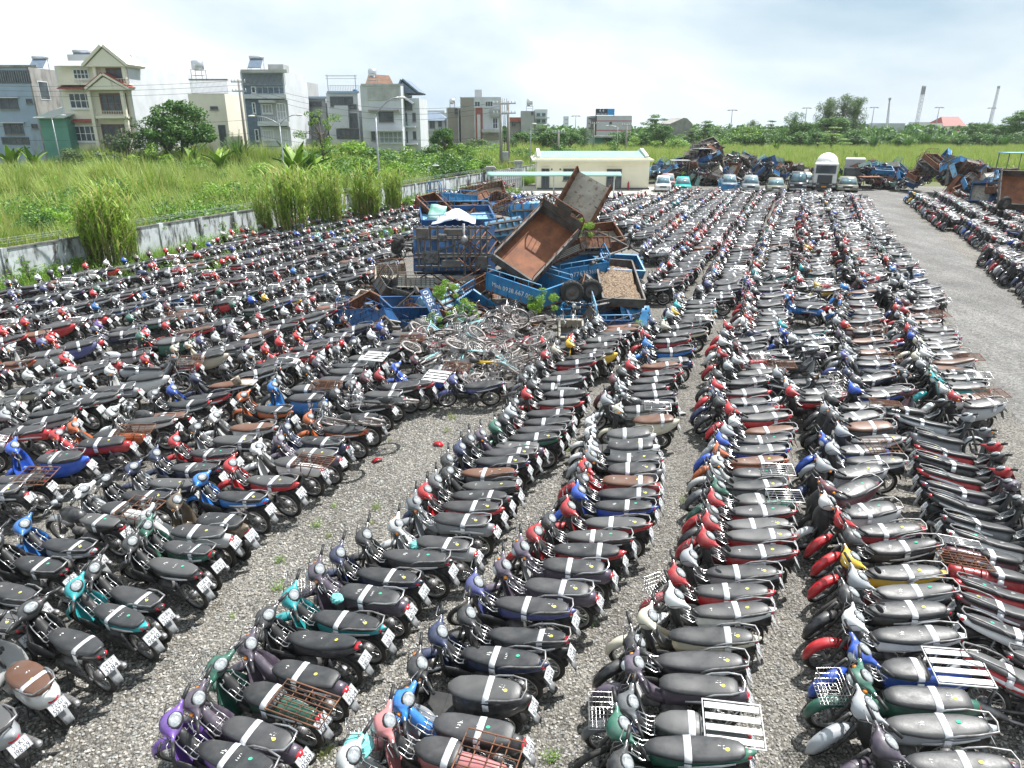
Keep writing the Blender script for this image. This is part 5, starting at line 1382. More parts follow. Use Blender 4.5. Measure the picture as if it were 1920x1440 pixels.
# H4b
h = House('rear_block', 'narrow grey block squeezed behind the slate-blue townhouse', 'building', 128, 541, 562, 150, 290, 14, 'bgrey', 'bgrey')
h.win(544, 165, 558, 184, 2, 1, 'dframe'); h.slab('floor_band', 541, 184, 562, 188, .3, 'bwhite')
h = House('low_house', 'low grey house with flat roof left of the white terrace house', 'house', 132, 563, 614, 184, 290, 14, 'bgrey', 'bgrey')
h.win(568, 191, 602, 199, 3, 1, 'dframe'); h.win(576, 218, 600, 232, 2, 1, 'dframe'); h.slab('roof_edge', 562, 181, 616, 185, .6, 'bblue')
h = House('terrace_house', 'white house with planted roof terrace and dark glass storeys', 'house', 130, 616, 674, 174, 290, 14, 'bwhite', 'bwhite')
h.win(620, 182, 661, 199, 5, 1, 'dframe'); h.win(656, 196, 668, 204, 1, 1, 'dframe'); h.win(657, 213, 670, 240, 2, 1, 'dframe'); h.win(632, 243, 672, 260, 5, 1, 'dframe', sill=False)
h.slab('roof_edge', 614, 171, 674, 175, .4, 'bblue'); h.slab('balcony_wall', 630, 198, 655, 240, .7, 'bwhite')
h.rail(616, 160, 672, 172, -.3, 'galv', 18, 'terrace_railing')
mb = MB()
for q in (h.a + .3, h.b - .3): mb.bx(q - .05, q + .05, .4, .5, h.zt, h.zt + 2.8)
mb.bx(h.a, h.b, .42, .5, h.zt + 2.6, h.zt + 2.7); mb.bx(h.a, h.b, .42, .5, h.zt + 2.2, h.zt + 2.26); part('pergola', mb, M['galv'], h.o)
mb = MB(); mb.lathe([(.4, 0), (.42, .7), (.3, .8)], 10, 'z'); tag(put('barrel', mb.mesh('barrel', M['bluep']), None, (h.ox + 2.0, 131.5, h.zt - .2)), 'blue water barrel on the roof terrace of the white house', 'barrel')
# H7 big white cube
h = House('white_house', 'large white cube house with grid panel and dark picture window', 'house', 124, 679, 754, 160, 290, 14, 'bwhite', 'bwhite')
h.win(690, 165, 747, 187, 10, 3, 'corr', 'corr', sill=False); h.win(711, 209, 737, 228, 2, 1, 'dframe'); h.slab('awning', 692, 206, 750, 209, 1.0, 'conc'); h.win(697, 244, 706, 262, 1, 1, 'dframe'); h.slab('awning', 694, 242, 757, 246, 1.6, 'bwhite'); h.rail(708, 246, 756, 268, 1.5, 'galv', 14, 'grille'); h.win(712, 247, 754, 268, 5, 2, 'wframe', 'farw')
h.slab('floor_band', 677, 157, 756, 161, .2, 'corr')
mb = MB(); z = h.zt; a, b = h.a + .2, h.b - 2.2
mb.add([(a, 3, z), (b, 3, z), (b + .8, 3, z + .3), (a + .2, 6, z + 2.0), (b - .5, 6, z + 1.8), (a, 9, z), (b, 9, z)], [(0, 1, 4, 3), (1, 6, 4), (5, 3, 4, 6), (0, 3, 5)])
part('brown_roof', mb, M['wood'], h.o)
tank('round steel water tank over the large white cube house', P(699, 150, 127).x, 127, P(699, 157, 127).z, .7, 1.3, True, .9)
# H8 gabled modern
h = House('gabled_house', 'modern gabled house with glass balcony right of the white cube', 'house', 128, 756, 788, 184, 290, 12, 'bwhite', 'bwhite')
h.gable(744, 754, 784, 150, 175, .4, 'bslate', None, back=10); h.gable(745, 751, 776, 179, 196, 1.4, 'bwhite', None, False)
h.win(756, 212, 763, 235, 1, 2, 'dframe'); h.win(774, 212, 779, 227, 1, 1, 'dframe'); h.win(757, 247, 764, 268, 1, 2, 'dframe'); h.win(775, 247, 780, 260, 1, 1, 'dframe'); h.slab('balcony_floor', 752, 236, 780, 239, 1.2, 'bwhite'); h.rail(752, 229, 770, 236, 1.2, 'gmetal', 6)
h.slab('balcony_floor', 757, 268, 784, 271, 1.2, 'bwhite'); h.win(756, 190, 772, 205, 2, 1, 'dframe')
# H9
h = House('blue_roof_house', 'low pale house with blue hip roof behind the shrubs', 'house', 180, 783, 835, 226, 275, 14, 'bwhite', 'bwhite')
mb = MB(); z = h.zt; mb.add([(h.a - .8, -.8, z), (h.b + .8, -.8, z), (h.b + .8, 14, z), (h.a - .8, 14, z), (h.a + 2, 6, z + 1.9), (h.b - 2, 6, z + 1.9)], [(0, 1, 5, 4), (1, 2, 5), (2, 3, 4, 5), (3, 0, 4)]); part('roof', mb, M['bslate'], h.o)
h.win(806, 228, 815, 240, 2, 1, 'dframe'); h.win(795, 229, 800, 236, 1, 1, 'dframe'); h.win(822, 228, 828, 237, 1, 1, 'dframe'); h.slab('balcony_floor', 800, 243, 830, 246, 1, 'bwhite')
# H10
h = House('taupe_block', 'taupe narrow block standing left of the grey and brick house', 'building', 172, 838, 861, 202, 285, 12, 'btaupe', 'bwhite'); h.win(853, 204, 858, 214, 1, 1, 'dframe')
tank('small tank on the taupe narrow block', P(848, 196, 175).x, 175, h.zt, .6, 1.2, True, .8)
h = House('grey_brick_house', 'tall grey and white house with a brick-red vertical stripe', 'house', 166, 864, 940, 182, 285, 14, 'bwhite', 'bwhite', 'btaupe')
h.slab('wall_panel', 864, 183, 889, 280, .12, 'btaupe'); h.slab('brick_stripe', 892, 202, 905, 270, .15, 'bbrick'); h.slab('wall_panel', 895, 214, 901, 262, .25, 'bwhite'); h.win(890, 190, 900, 200, 2, 1); h.win(910, 190, 924, 200, 3, 1); h.win(895, 219, 900, 232, 1, 1, 'dframe'); h.win(924, 221, 933, 241, 2, 2); h.slab('balcony_wall', 918, 205, 940, 219, 1.2, 'bgrey')
h.slab('awning', 904, 242, 936, 248, 2.4, 'corr'); h.slab('wall_panel', 905, 252, 936, 262, .5, 'btaupe')
mb = MB(); mb.bx(h.a + 3.0, h.a + 4.6, 3, 5, h.zt, h.zt + 1.6); part('chimney_house', mb, M['bwhite'], h.o)
# H11
h = House('corner_house', 'raw grey house side with a rooftop tank beyond the utility poles', 'house', 210, 977, 1002, 208, 262, 14, 'bgrey', 'bgrey'); h.win(996, 210, 1000, 215, 1, 1, 'dframe')
tank('round tank on the raw grey house', P(993, 204, 213).x, 213, h.zt, 1.0, 1.7, True, 1.2)
h = House('balcony_house', 'white house with green glass balconies beside the raw grey house', 'house', 212, 1003, 1026, 205, 262, 12, 'bwhite', 'bwhite')
for v in (212, 224): h.win(1006, v, 1013, v + 6, 1, 1, 'gmetal'); h.win(1016, v, 1023, v + 6, 1, 1, 'gmetal'); h.slab('balcony_floor', 1003, v + 8, 1030, v + 10, 1.2, 'bwhite')
h = House('low_terrace', 'low row house with terracotta roof left of the raw grey house', 'house', 215, 953, 976, 228, 262, 10, 'btaupe', 'btaupe'); h.slab('roof_edge', 952, 220, 977, 228, .8, 'terra'); h.win(960, 230, 966, 236, 1, 1, 'dframe')
# H12 warehouse with sign
h = House('warehouse', 'grey box warehouse with two red stripes and rooftop sign', 'warehouse', 225, 1117, 1184, 217, 262, 20, 'blight', 'blight', 'dframe')
h.slab('red_stripe', 1117, 226, 1184, 227.5, .05, 'redline'); h.slab('red_stripe', 1117, 243.5, 1184, 245, .05, 'redline'); h.win(1143, 229, 1147, 232, 1, 1, 'dframe')
mb = MB(); x0, x1, z0, z1 = h.R(1117, 204, 1139, 217); mb.bx(x0, x1, -.2, -.05, z0 + .2, z1); sg = thing('roof_sign', 'navy and blue advertising sign on the warehouse roof', 'sign', (h.ox, h.Y, 0)); part('sign_board', mb, M['signblack'], sg)
x2 = h.R(1139, 204, 1152, 217)[1]; mb = MB(); mb.bx(x1 + .01, x2, -.2, -.05, z0 + .2, z1); part('sign_panel', mb, M['signblue'], sg)
mb = text_mb('4.4', .9, 1.6); mb.join(text_mb('0989 044 144', .55, 3.0), Matrix.Translation((0, -.95, 0))); mb.xf(Matrix.Translation(((x0 + x1) / 2, -.215, (z0 + z1) / 2 + .45)) @ Matrix.Rotation(PI / 2, 4, 'X')); part('sign_lettering', mb, M['whitep'], sg)
mb = MB(); mb.bx(x0, x0 + .15, -.05, .4, z0 - .1, z1 - .3); mb.bx(x2 - .15, x2, -.05, .4, z0 - .1, z1 - .3); part('sign_frame', mb, M['galv'], sg)
h = House('dark_annexe', 'dark stacked balconies built on the left of the warehouse', 'building', 226, 1107, 1116, 218, 262, 12, 'bgrey', 'bgrey')
for v in (221, 230, 239): h.slab('balcony_floor', 1103, v, 1116, v + 3, 1.4, 'dframe')
h = House('green_shed', 'low teal shed with pale roof in front of the warehouse', 'shed', 200, 1113, 1150, 257, 268, 8, 'bgreen', 'bgreen'); h.slab('roof_edge', 1111, 254, 1153, 257.5, 1.5, 'corr')
# H13 concrete shed with pitched roof
h = House('concrete_shed', 'weathered concrete shed with pitched roof among the trees', 'shed', 205, 1255, 1297, 232, 268, 16, 'conc', 'conc')
mb = MB(); z = h.zt; mb.add([(h.a, 0, z), (h.b, 0, z), (h.a + 3.6, 0, z + 1.5), (h.b - 1.6, 0, z + 1.4), (h.a, 16, z), (h.b, 16, z), (h.a + 3.6, 16, z + 1.5), (h.b - 1.6, 16, z + 1.4)], [(0, 1, 3, 2), (4, 6, 7, 5), (0, 2, 6, 4), (2, 3, 7, 6), (3, 1, 5, 7)]); part('roof', mb, M['conc'], h.o)
# right side houses
h = House('white_villa', 'cream house with a red pitched roof beyond the palms', 'house', 300, 1766, 1806, 236, 262, 18, 'bcream', 'bwhite')
mb = MB(); z = h.zt; mb.add([(h.a - .3, -.5, z), (h.b + .5, -.5, z), (h.a + 1.4, 5, z + 3.4), (h.b - .2, 5, z + 3.4), (h.a - .3, 14, z), (h.b + .5, 14, z)], [(0, 1, 3, 2), (1, 5, 3), (4, 2, 3, 5), (0, 2, 4)]); part('roof', mb, M['tile'], h.o)
h.win(1781, 238, 1788, 243, 2, 1, 'dframe'); h.win(1796, 238, 1801, 243, 1, 1, 'dframe'); h.slab('roof_edge', 1788, 241, 1806, 247, 2, 'tile')
h = House('cream_wing', 'plain cream wing left of the red-roofed house', 'house', 298, 1746, 1765, 231, 262, 14, 'bcream', 'bcream'); h.win(1752, 236, 1757, 241, 1, 1, 'dframe')
h = House('grey_roof_house', 'small white house with grey roof beside the tall trees', 'house', 290, 1594, 1624, 232, 262, 12, 'bwhite', 'bwhite')
mb = MB(); z = h.zt; mb.add([(h.a - .5, -.6, z), (h.b + .5, -.6, z), (h.b, 6, z + 1.9), (h.a, 6, z + 1.9), (h.a - .5, 12, z), (h.b + .5, 12, z)], [(0, 1, 2, 3), (3, 2, 5, 4), (0, 3, 4), (1, 5, 2)]); part('roof', mb, M['bslate'], h.o); h.win(1604, 233, 1612, 238, 2, 1, 'dframe')
for i, (a, b, v) in enumerate(((1665, 1695, 231), (1720, 1758, 247), (1788, 1840, 248), (1840, 1915, 244))):
    lab = ['white flat roof behind the nipa palms, leftmost of four', 'long white shed roof just left of the red-roofed house', 'low white shed roof just right of the red-roofed house', 'long pale shed roof behind the rightmost trees'][i]
    h = House('far_shed', lab, 'shed', 285, a, b, v, 262, 16, 'bwhite', 'bwhite')
# far towers on the horizon
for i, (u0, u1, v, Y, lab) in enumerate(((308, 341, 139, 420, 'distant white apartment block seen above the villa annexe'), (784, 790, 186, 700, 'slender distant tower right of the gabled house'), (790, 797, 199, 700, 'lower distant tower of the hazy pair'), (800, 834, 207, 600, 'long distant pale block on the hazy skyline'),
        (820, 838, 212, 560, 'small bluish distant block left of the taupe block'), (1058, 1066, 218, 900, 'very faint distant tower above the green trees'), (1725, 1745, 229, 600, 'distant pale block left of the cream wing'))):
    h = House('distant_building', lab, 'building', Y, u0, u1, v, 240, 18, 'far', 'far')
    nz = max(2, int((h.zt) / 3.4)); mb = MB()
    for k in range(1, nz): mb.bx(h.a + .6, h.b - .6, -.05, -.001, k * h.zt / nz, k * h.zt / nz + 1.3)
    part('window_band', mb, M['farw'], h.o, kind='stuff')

# ------------------------------------------------------------------ guard house, canopy, gate
h = House('guard_house', 'single-storey cream guard house with pale green roof', 'guard house', 84.5, 1007, 1217, 302, 355, 7, 'guard', 'guard')
x0, x1, z0, z1 = h.R(998, 295, 1224, 303)
mb = MB(); mb.bx(x0, x1, -.9, 7.8, h.zt + .01, h.zt + .22); mb.bx(x0 + .3, x1 - .3, -.6, 7.5, h.zt + .22, h.zt + .36); part('cornice', mb, M['guard'], h.o)
zr = P(1100, 283, 88).z
mb = MB(); n = 40
for i in range(n):
    a = x0 + .9 + (x1 - x0 - 1.8) * i / n; b = x0 + .9 + (x1 - x0 - 1.8) * (i + .93) / n
    mb.add([(a, -.3, h.zt + .40), (b, -.3, h.zt + .40), (b, 3.5, zr), (a, 3.5, zr), (a, 7.2, h.zt + .4), (b, 7.2, h.zt + .4)], [(0, 1, 2, 3), (3, 2, 5, 4)])
mb.bx(x0 + .9, x1 - .9, -.3, 7.2, h.zt + .362, h.zt + .39)
part('roof_sheet', mb, M['gmetal'], h.o, kind='stuff')
for xx in (x0 + .55, x1 - .9):
    mb = MB(); mb.add([(xx, -.5, h.zt + .36), (xx, -.5, h.zt + .6), (xx, 3.5, zr + .3), (xx, 7.4, h.zt + .6), (xx, 7.4, h.zt + .36), (xx + .34, -.5, h.zt + .36), (xx + .34, -.5, h.zt + .6), (xx + .34, 3.5, zr + .3), (xx + .34, 7.4, h.zt + .6), (xx + .34, 7.4, h.zt + .36)],
           [(0, 1, 2, 3, 4), (9, 8, 7, 6, 5), (0, 5, 6, 1), (1, 6, 7, 2), (2, 7, 8, 3), (3, 8, 9, 4)]); part('gable_parapet', mb, M['whitep'], h.o)
h.win(1016, 315, 1029, 353, 2, 1, 'dframe', name='door', sill=False); h.win(1057, 317, 1078, 337, 3, 2, 'dframe'); h.win(1138, 318, 1164, 354, 3, 2, 'dframe', name='door', sill=False)
for a in ((1055, 1080), (1136, 1166), (1014, 1031)): h.slab('eyebrow', a[0], 314, a[1], 315.5, .3, 'guard')
for q in ((1033, 1036), (1049, 1052)): h.slab('vent', q[0], 316, q[1], 319, .03, 'dframe')
h.slab('wall_panel', 1108, 312, 1134, 350, .03, 'guard'); h.slab('wall_panel', 1170, 312, 1197, 350, .03, 'guard'); h.slab('plinth', 1007, 352, 1217, 357, .12, 'dframe')
h.slab('lamp_box', 1070, 330, 1074, 333, .12, 'whitep')
for yy in (1.5, 3.6, 5.2): h.sidewin(yy, yy + .6, 1.2, 3.0)
mb = MB(); mb.lathe([(.12, 0), (.12, .75), (.05, .85), (.04, .95)], 10, 'z'); tag(put('fire_extinguisher', mb.mesh('fire_extinguisher', M['redline']), None, (P(1178, 350, 84).x, 84, 0)), 'small red cylinder standing by the guard house wall', 'extinguisher')
# canopy
cY = 77.5; cx0, cx1 = P(914, 324, cY).x, P(1163, 324, cY).x; cz = P(1040, 330, cY).z
cn_ = thing('canopy', 'long pale green arched metal canopy before the guard house', 'canopy', ((cx0 + cx1) / 2, cY, 0)); w2 = (cx1 - cx0) / 2
mb = MB(); g = []
for i in range(9):
    a = PI * (.12 + .76 * i / 8); yy, zz = -1.3 * math.cos(a), cz + .55 * math.sin(a) - .15
    g.append([(-w2 + 2 * w2 * k / 30, yy, zz) for k in range(31)])
mb.sheet(g, .03); part('canopy_roof', mb, M['gmetal'], cn_)
for i in range(5):
    x = -w2 + .6 + (2 * w2 - 1.2) * i / 4; mb = MB(); mb.tube([(x, -.0, 0), (x, 0, cz + .3)], .06, 8); mb.tube([(x, -1.1, cz), (x, 1.1, cz)], .035, 6); mb.tube([(x, 0, cz - .6), (x, -1, cz)], .025, 5); part('canopy_post', mb, M['whitep'], cn_)
# gate pillars and gate leaf
for i, (u, v, lab) in enumerate(((920, 356, 'grey gate pillar with stepped cap at the wall end'), (972, 345, 'farther gate pillar with stepped cap behind the canopy'))):
    p = G(u, v); t = thing('gate_pillar', lab, 'pillar', p); zt = P(u, (317, 306)[i], p.y).z
    mb = MB(); mb.bx(-.45, .45, -.45, .45, 0, zt); part('shaft', mb, M['wall'], t); mb = MB(); mb.bx(-.6, .6, -.6, .6, zt + .001, zt + .15); mb.bx(-.5, .5, -.5, .5, zt + .15, zt + .3); part('cap', mb, M['conc'], t)
a = G(931, 362); b = G(978, 354); gt = thing('metal_gate', 'white barred metal gate leaf standing open by the pillars', 'gate', a, math.atan2(b.y - a.y, b.x - a.x)); Lg = (b - a).length
for k in range(14): mb = MB(); x = Lg * k / 13; mb.bx(x - .03, x + .03, -.03, .03, .1, 2.3); part('bar', mb, M['whitep'], gt)
mb = MB(); mb.bx(0, Lg, -.035, .035, .15, .25); mb.bx(0, Lg, -.035, .035, 1.2, 1.28); mb.bx(0, Lg, -.035, .035, 2.2, 2.28); mb.bx(.05, Lg - .05, .036, .05, .2, 2.2); part('gate_panel', mb, M['galv'], gt)

# ------------------------------------------------------------------ lamp posts, poles, wires
def lamp_post(label, base, h_, arms, r=.09, arm_h=None):
    t = thing('street_lamp', label, 'street lamp', base)
    mb = MB(); mb.tube([(0, 0, 0), (0, 0, h_ * .5), (0, 0, h_)], [r, r * .8, r * .6], 8); part('pole', mb, M['galv'], t)
    for dx, dy, dz in arms:
        mb = MB(); pts_ = [(0, 0, h_ - .1)] + [(dx * f, dy * f, h_ - .1 + dz * math.sin(f * PI / 2) ** .8) for f in (.25, .5, .75, 1)]
        mb.tube(pts_, r * .5, 6); part('arm', mb, M['galv'], t)
        mb = MB(); an = math.atan2(dy, dx); mb.ell((dx * 1.12, dy * 1.12, h_ - .12 + dz), (.38, .15, .09), Matrix.Rotation(an, 3, 'Z'), 10, 5); part('lamp_head', mb, M['whitep'], t)
b_ = P(536, 370, 72); 
def at(u, v, Y): q = P(u, v, Y); return (q.x, Y, 0)
lamp_post('double-armed street lamp in the grass before the slate-blue townhouse', at(531, 300, 72), P(520, 232, 72).z, [(P(477, 215, 72).x - at(531, 300, 72)[0], 0, P(477, 215, 72).z - P(520, 232, 72).z), (P(556, 213, 72).x - at(531, 300, 72)[0], 0, P(556, 213, 72).z - P(520, 232, 72).z)])
lamp_post('tall curved street lamp rising behind the reeds by the wall', at(709, 300, 62), P(705, 215, 62).z, [(P(747, 180, 62).x - at(709, 300, 62)[0], 0, P(747, 180, 62).z - P(705, 215, 62).z)], .11)
lamp_post('small street lamp with short arm before the green shed', at(107, 270, 100), P(100, 222, 100).z, [(P(107, 214, 100).x - at(107, 270, 100)[0] + .6, 0, .5)], .09)
lamp_post('short lamp with flat head above the far part of the wall', at(803, 330, 76), P(803, 312, 76).z, [(.7, 0, .2)], .05)
lamp_post('thin street lamp right of the transformer poles', at(995, 280, 105), P(997, 236, 105).z, [(.4, 0, .4)], .07)
lamp_post('street lamp with arm over the trees left of the guard house roof', at(1047, 270, 130), P(1043, 243, 130).z, [(P(1025, 235, 130).x - at(1047, 270, 130)[0], 0, .9)], .1)
lamp_post('lamp pole before the warehouse front', at(1157, 270, 160), P(1157, 238, 160).z, [(-2, 0, .4)], .1)
for u, vt, Y, lab in ((1079, 218, 260, 'tall mast lamp left of the warehouse'), (1370, 207, 240, 'tall twin-head mast standing alone above the middle trees'), (1508, 203, 260, 'mast lamp beside the casuarina trees'), (1633, 202, 270, 'mast lamp right of the tall trees'), (1754, 202, 270, 'mast lamp left of the red-roofed house'), (1852, 203, 280, 'mast lamp left of the crane boom')):
    z = P(u, vt, Y).z; t = thing('light_mast', lab, 'light mast', at(u, 240, Y))
    mb = MB(); mb.tube([(0, 0, 0), (0, 0, z)], [.2, .12], 6); part('pole', mb, M['galv'], t); mb = MB(); mb.bx(-1.4, 1.4, -.1, .1, z, z + .2); mb.bx(-1.7, -.8, -.2, .2, z - .12, z); mb.bx(.8, 1.7, -.2, .2, z - .12, z); part('crossarm', mb, M['galv'], t)
M['cpole'] = mottled('concrete_pole', (.30, .28, .25), (.22, .20, .18), 1, .9)
def upole(label, u, vt, Y, arms=1, tr=False):
    b = at(u, 260, Y); z = P(u, vt, Y).z; t = thing('utility_pole', label, 'utility pole', b)
    mb = MB(); mb.tube([(0, 0, 0), (0, 0, z)], [.24, .14], 8); part('pole', mb, M['cpole'], t)
    for k in range(arms):
        mb = MB(); mb.bx(-1.0, 1.0, -.15, -.05, z - .4 - k * 1.2, z - .25 - k * 1.2); part('crossarm', mb, M['galv'], t)
        for q in (-.9, -.45, .45, .9): mb = MB(); mb.lathe([(.05, 0), (.08, .08), (.05, .16), (.07, .24), (.03, .3)], 6, 'z', (q, -.1, z - .25 - k * 1.2)); part('insulator', mb, M['whitep'], t)
    return b, z
up1 = upole('concrete utility pole between the beige and slate-blue houses', 460, 149, 108, 2)
up2 = upole('left pole of the transformer pair near the gate', 939, 190, 100, 2); up3 = upole('right pole of the transformer pair near the gate', 953, 189, 101, 2)
mb = MB(); q = Vector(up2[0]).lerp(Vector(up3[0]), .5)
t = thing('transformer', 'grey transformer with cables slung between the paired poles', 'transformer', (q.x, q.y, P(945, 305, 100).z))
mb = MB(); mb.bbox((0, 0, .8), (1.0, .7, 1.2), .06); part('transformer_case', mb, M['galv'], t); mb = MB(); mb.bx(-1.2, 1.2, -.4, .4, 0, .14); part('platform', mb, M['cpole'], t)
mb = MB()
for q in (-.3, 0, .3): mb.tube([(q, 0, 1.4), (q, 0, 1.8), (q * .5, 0, 5), (q, 0, 8)], .03, 4)
part('cable', mb, M['black'], t)
for u, vt, Y, lab in ((1174, 232, 150, 'slim utility pole before the warehouse'), (1113, 229, 170, 'utility pole at the warehouse corner'), (910 + 137, 245, 120, 'short pole beneath the lamp left of the guard house roof')): upole(lab, u, vt, Y, 1)
def wire(label, a, b, sag, r=.022, n=14):
    mb = MB(); a, b = Vector(a), Vector(b); mb.tube([a.lerp(b, k / n) - Vector((0, 0, sag * 4 * (k / n) * (1 - k / n))) for k in range(n + 1)], r, 3)
    tag(part('power_line', mb, M['black']), label, 'power line', 'power lines strung between the poles')
A1 = Vector((up1[0][0], up1[0][1], up1[1] - .1)); A2 = Vector((up2[0][0], up2[0][1], up2[1] - .1)); Lf = Vector(P(-200, 140, 112))
for i, (dz, s1) in enumerate(((0, 2.0), (-.6, 2.2), (-1.3, 2.3), (-5.2, 1.4), (-7.0, 1.2))):
    nm_ = ('topmost', 'second', 'third', 'fourth', 'lowest')[i]
    wire(nm_ + ' power line from the left edge to the first utility pole', (Lf.x, 104, A1.z + dz), A1 + Vector((.4, 0, dz)), .9)
    wire(nm_ + ' power line from the first pole to the transformer pair', A1 + Vector((.4, 0, dz)), A2 + Vector((0, 0, dz * .8)), s1)
# telecom towers and crane
def lattice(mb, a, b, w0, w1, n, r=.1):
    a, b = Vector(a), Vector(b); d = (b - a).normalized(); s1 = d.cross(Vector((0, 1, 0))).normalized(); s2 = d.cross(s1)
    cor = []
    for k in range(n + 1):
        f = k / n; w = w0 + (w1 - w0) * f; c = a.lerp(b, f); cor.append([c + s1 * w * i + s2 * w * j for i, j in ((-1, -1), (1, -1), (1, 1), (-1, 1))])
    for i in range(4):
        mb.tube([c[i] for c in cor], r, 3)
        for k in range(n): mb.tube([cor[k][i], cor[k + 1][(i + 1) % 4]], r * .6, 3); mb.tube([cor[k][i], cor[k][(i + 1) % 4]], r * .6, 3)
for u, v0, u1, v1, Y, w0, w1, lab, nm in ((1716, 245, 1733, 160, 320, .3, .55, 'tall leaning lattice tower above the nipa palms', 'lattice_tower'), (1665, 235, 1668, 188, 330, .8, .15, 'slender lattice tower left of the tall leaning tower', 'lattice_tower'), (1855, 235, 1872, 166, 330, .5, .3, 'slanting blue-grey crane boom at the right', 'crane_boom')):
    p0, p1 = P(u, v0, Y), P(u1, v1, Y); t = thing(nm, lab, 'tower' if 'tower' in nm else 'crane', (p0.x, Y, 0))
    mb = MB(); lattice(mb, (0, 0, 0), (p1.x - p0.x, 0, p1.z), w0 if nm != 'lattice_tower' or w0 > 1 else .5, w1, 16, .08); part('lattice', mb, M['galv'], t)
    mb = MB(); mb.bx(p1.x - p0.x - .55, p1.x - p0.x + .55, -.4, .4, p1.z - 3.5, p1.z - .3) if '1733' in str(u1) else mb.bx(p1.x - p0.x - .4, p1.x - p0.x + .4, -.4, .4, p1.z, p1.z + 1); part('antenna' if 'tower' in nm else 'boom_tip', mb, M['galv'], t)
# ------------------------------------------------------------------ trees and large plants
def leaf_cloud(mb, r, c, rad, n, size, mats=2, flat=.7, up=.35, ratio=.55):
    for _ in range(n):
        v = Vector((r.gauss(0, 1), r.gauss(0, 1), r.gauss(0, 1))); v.normalize()
        v *= r.random() ** .33
        p = Vector(c) + Vector((v.x * rad[0], v.y * rad[1], v.z * rad[2]))
        nrm = (v * .6 + Vector((r.gauss(0, .5), r.gauss(0, .5), r.gauss(0, .5) + up))).normalized()
        a = nrm.cross(Vector((r.gauss(0, 1), r.gauss(0, 1), r.gauss(0, 1)))).normalized(); b = nrm.cross(a)
        s_ = size * r.uniform(.6, 1.35); h_ = v.z + r.gauss(0, .35)
        mb.add([p - a * s_, p - b * s_ * ratio - nrm * s_ * .15, p + a * s_, p + b * s_ * ratio - nrm * s_ * .15], [(0, 1, 2, 3)], 0 if r.random() < .62 else 1)
def trunk_mb(r, h, rad, limbs, lean=.1):
    mb = MB(); top = Vector((r.uniform(-lean, lean) * h, r.uniform(-lean, lean) * h, h)); mid = top * .5 + Vector((r.uniform(-.1, .1) * h * .3, 0, 0))
    mb.tube([(0, 0, -.3), tuple(mid), tuple(top)], [rad, rad * .75, rad * .4], 7)
    for l in limbs:
        f = r.uniform(.35, .85); a = Vector((0, 0, 0)).lerp(top, f); l = Vector(l)
        mb.tube([a, a.lerp(l, .5) + Vector((0, 0, .06 * h)), l], [rad * .45, rad * .28, rad * .1], 5)
    return mb
TK = {}
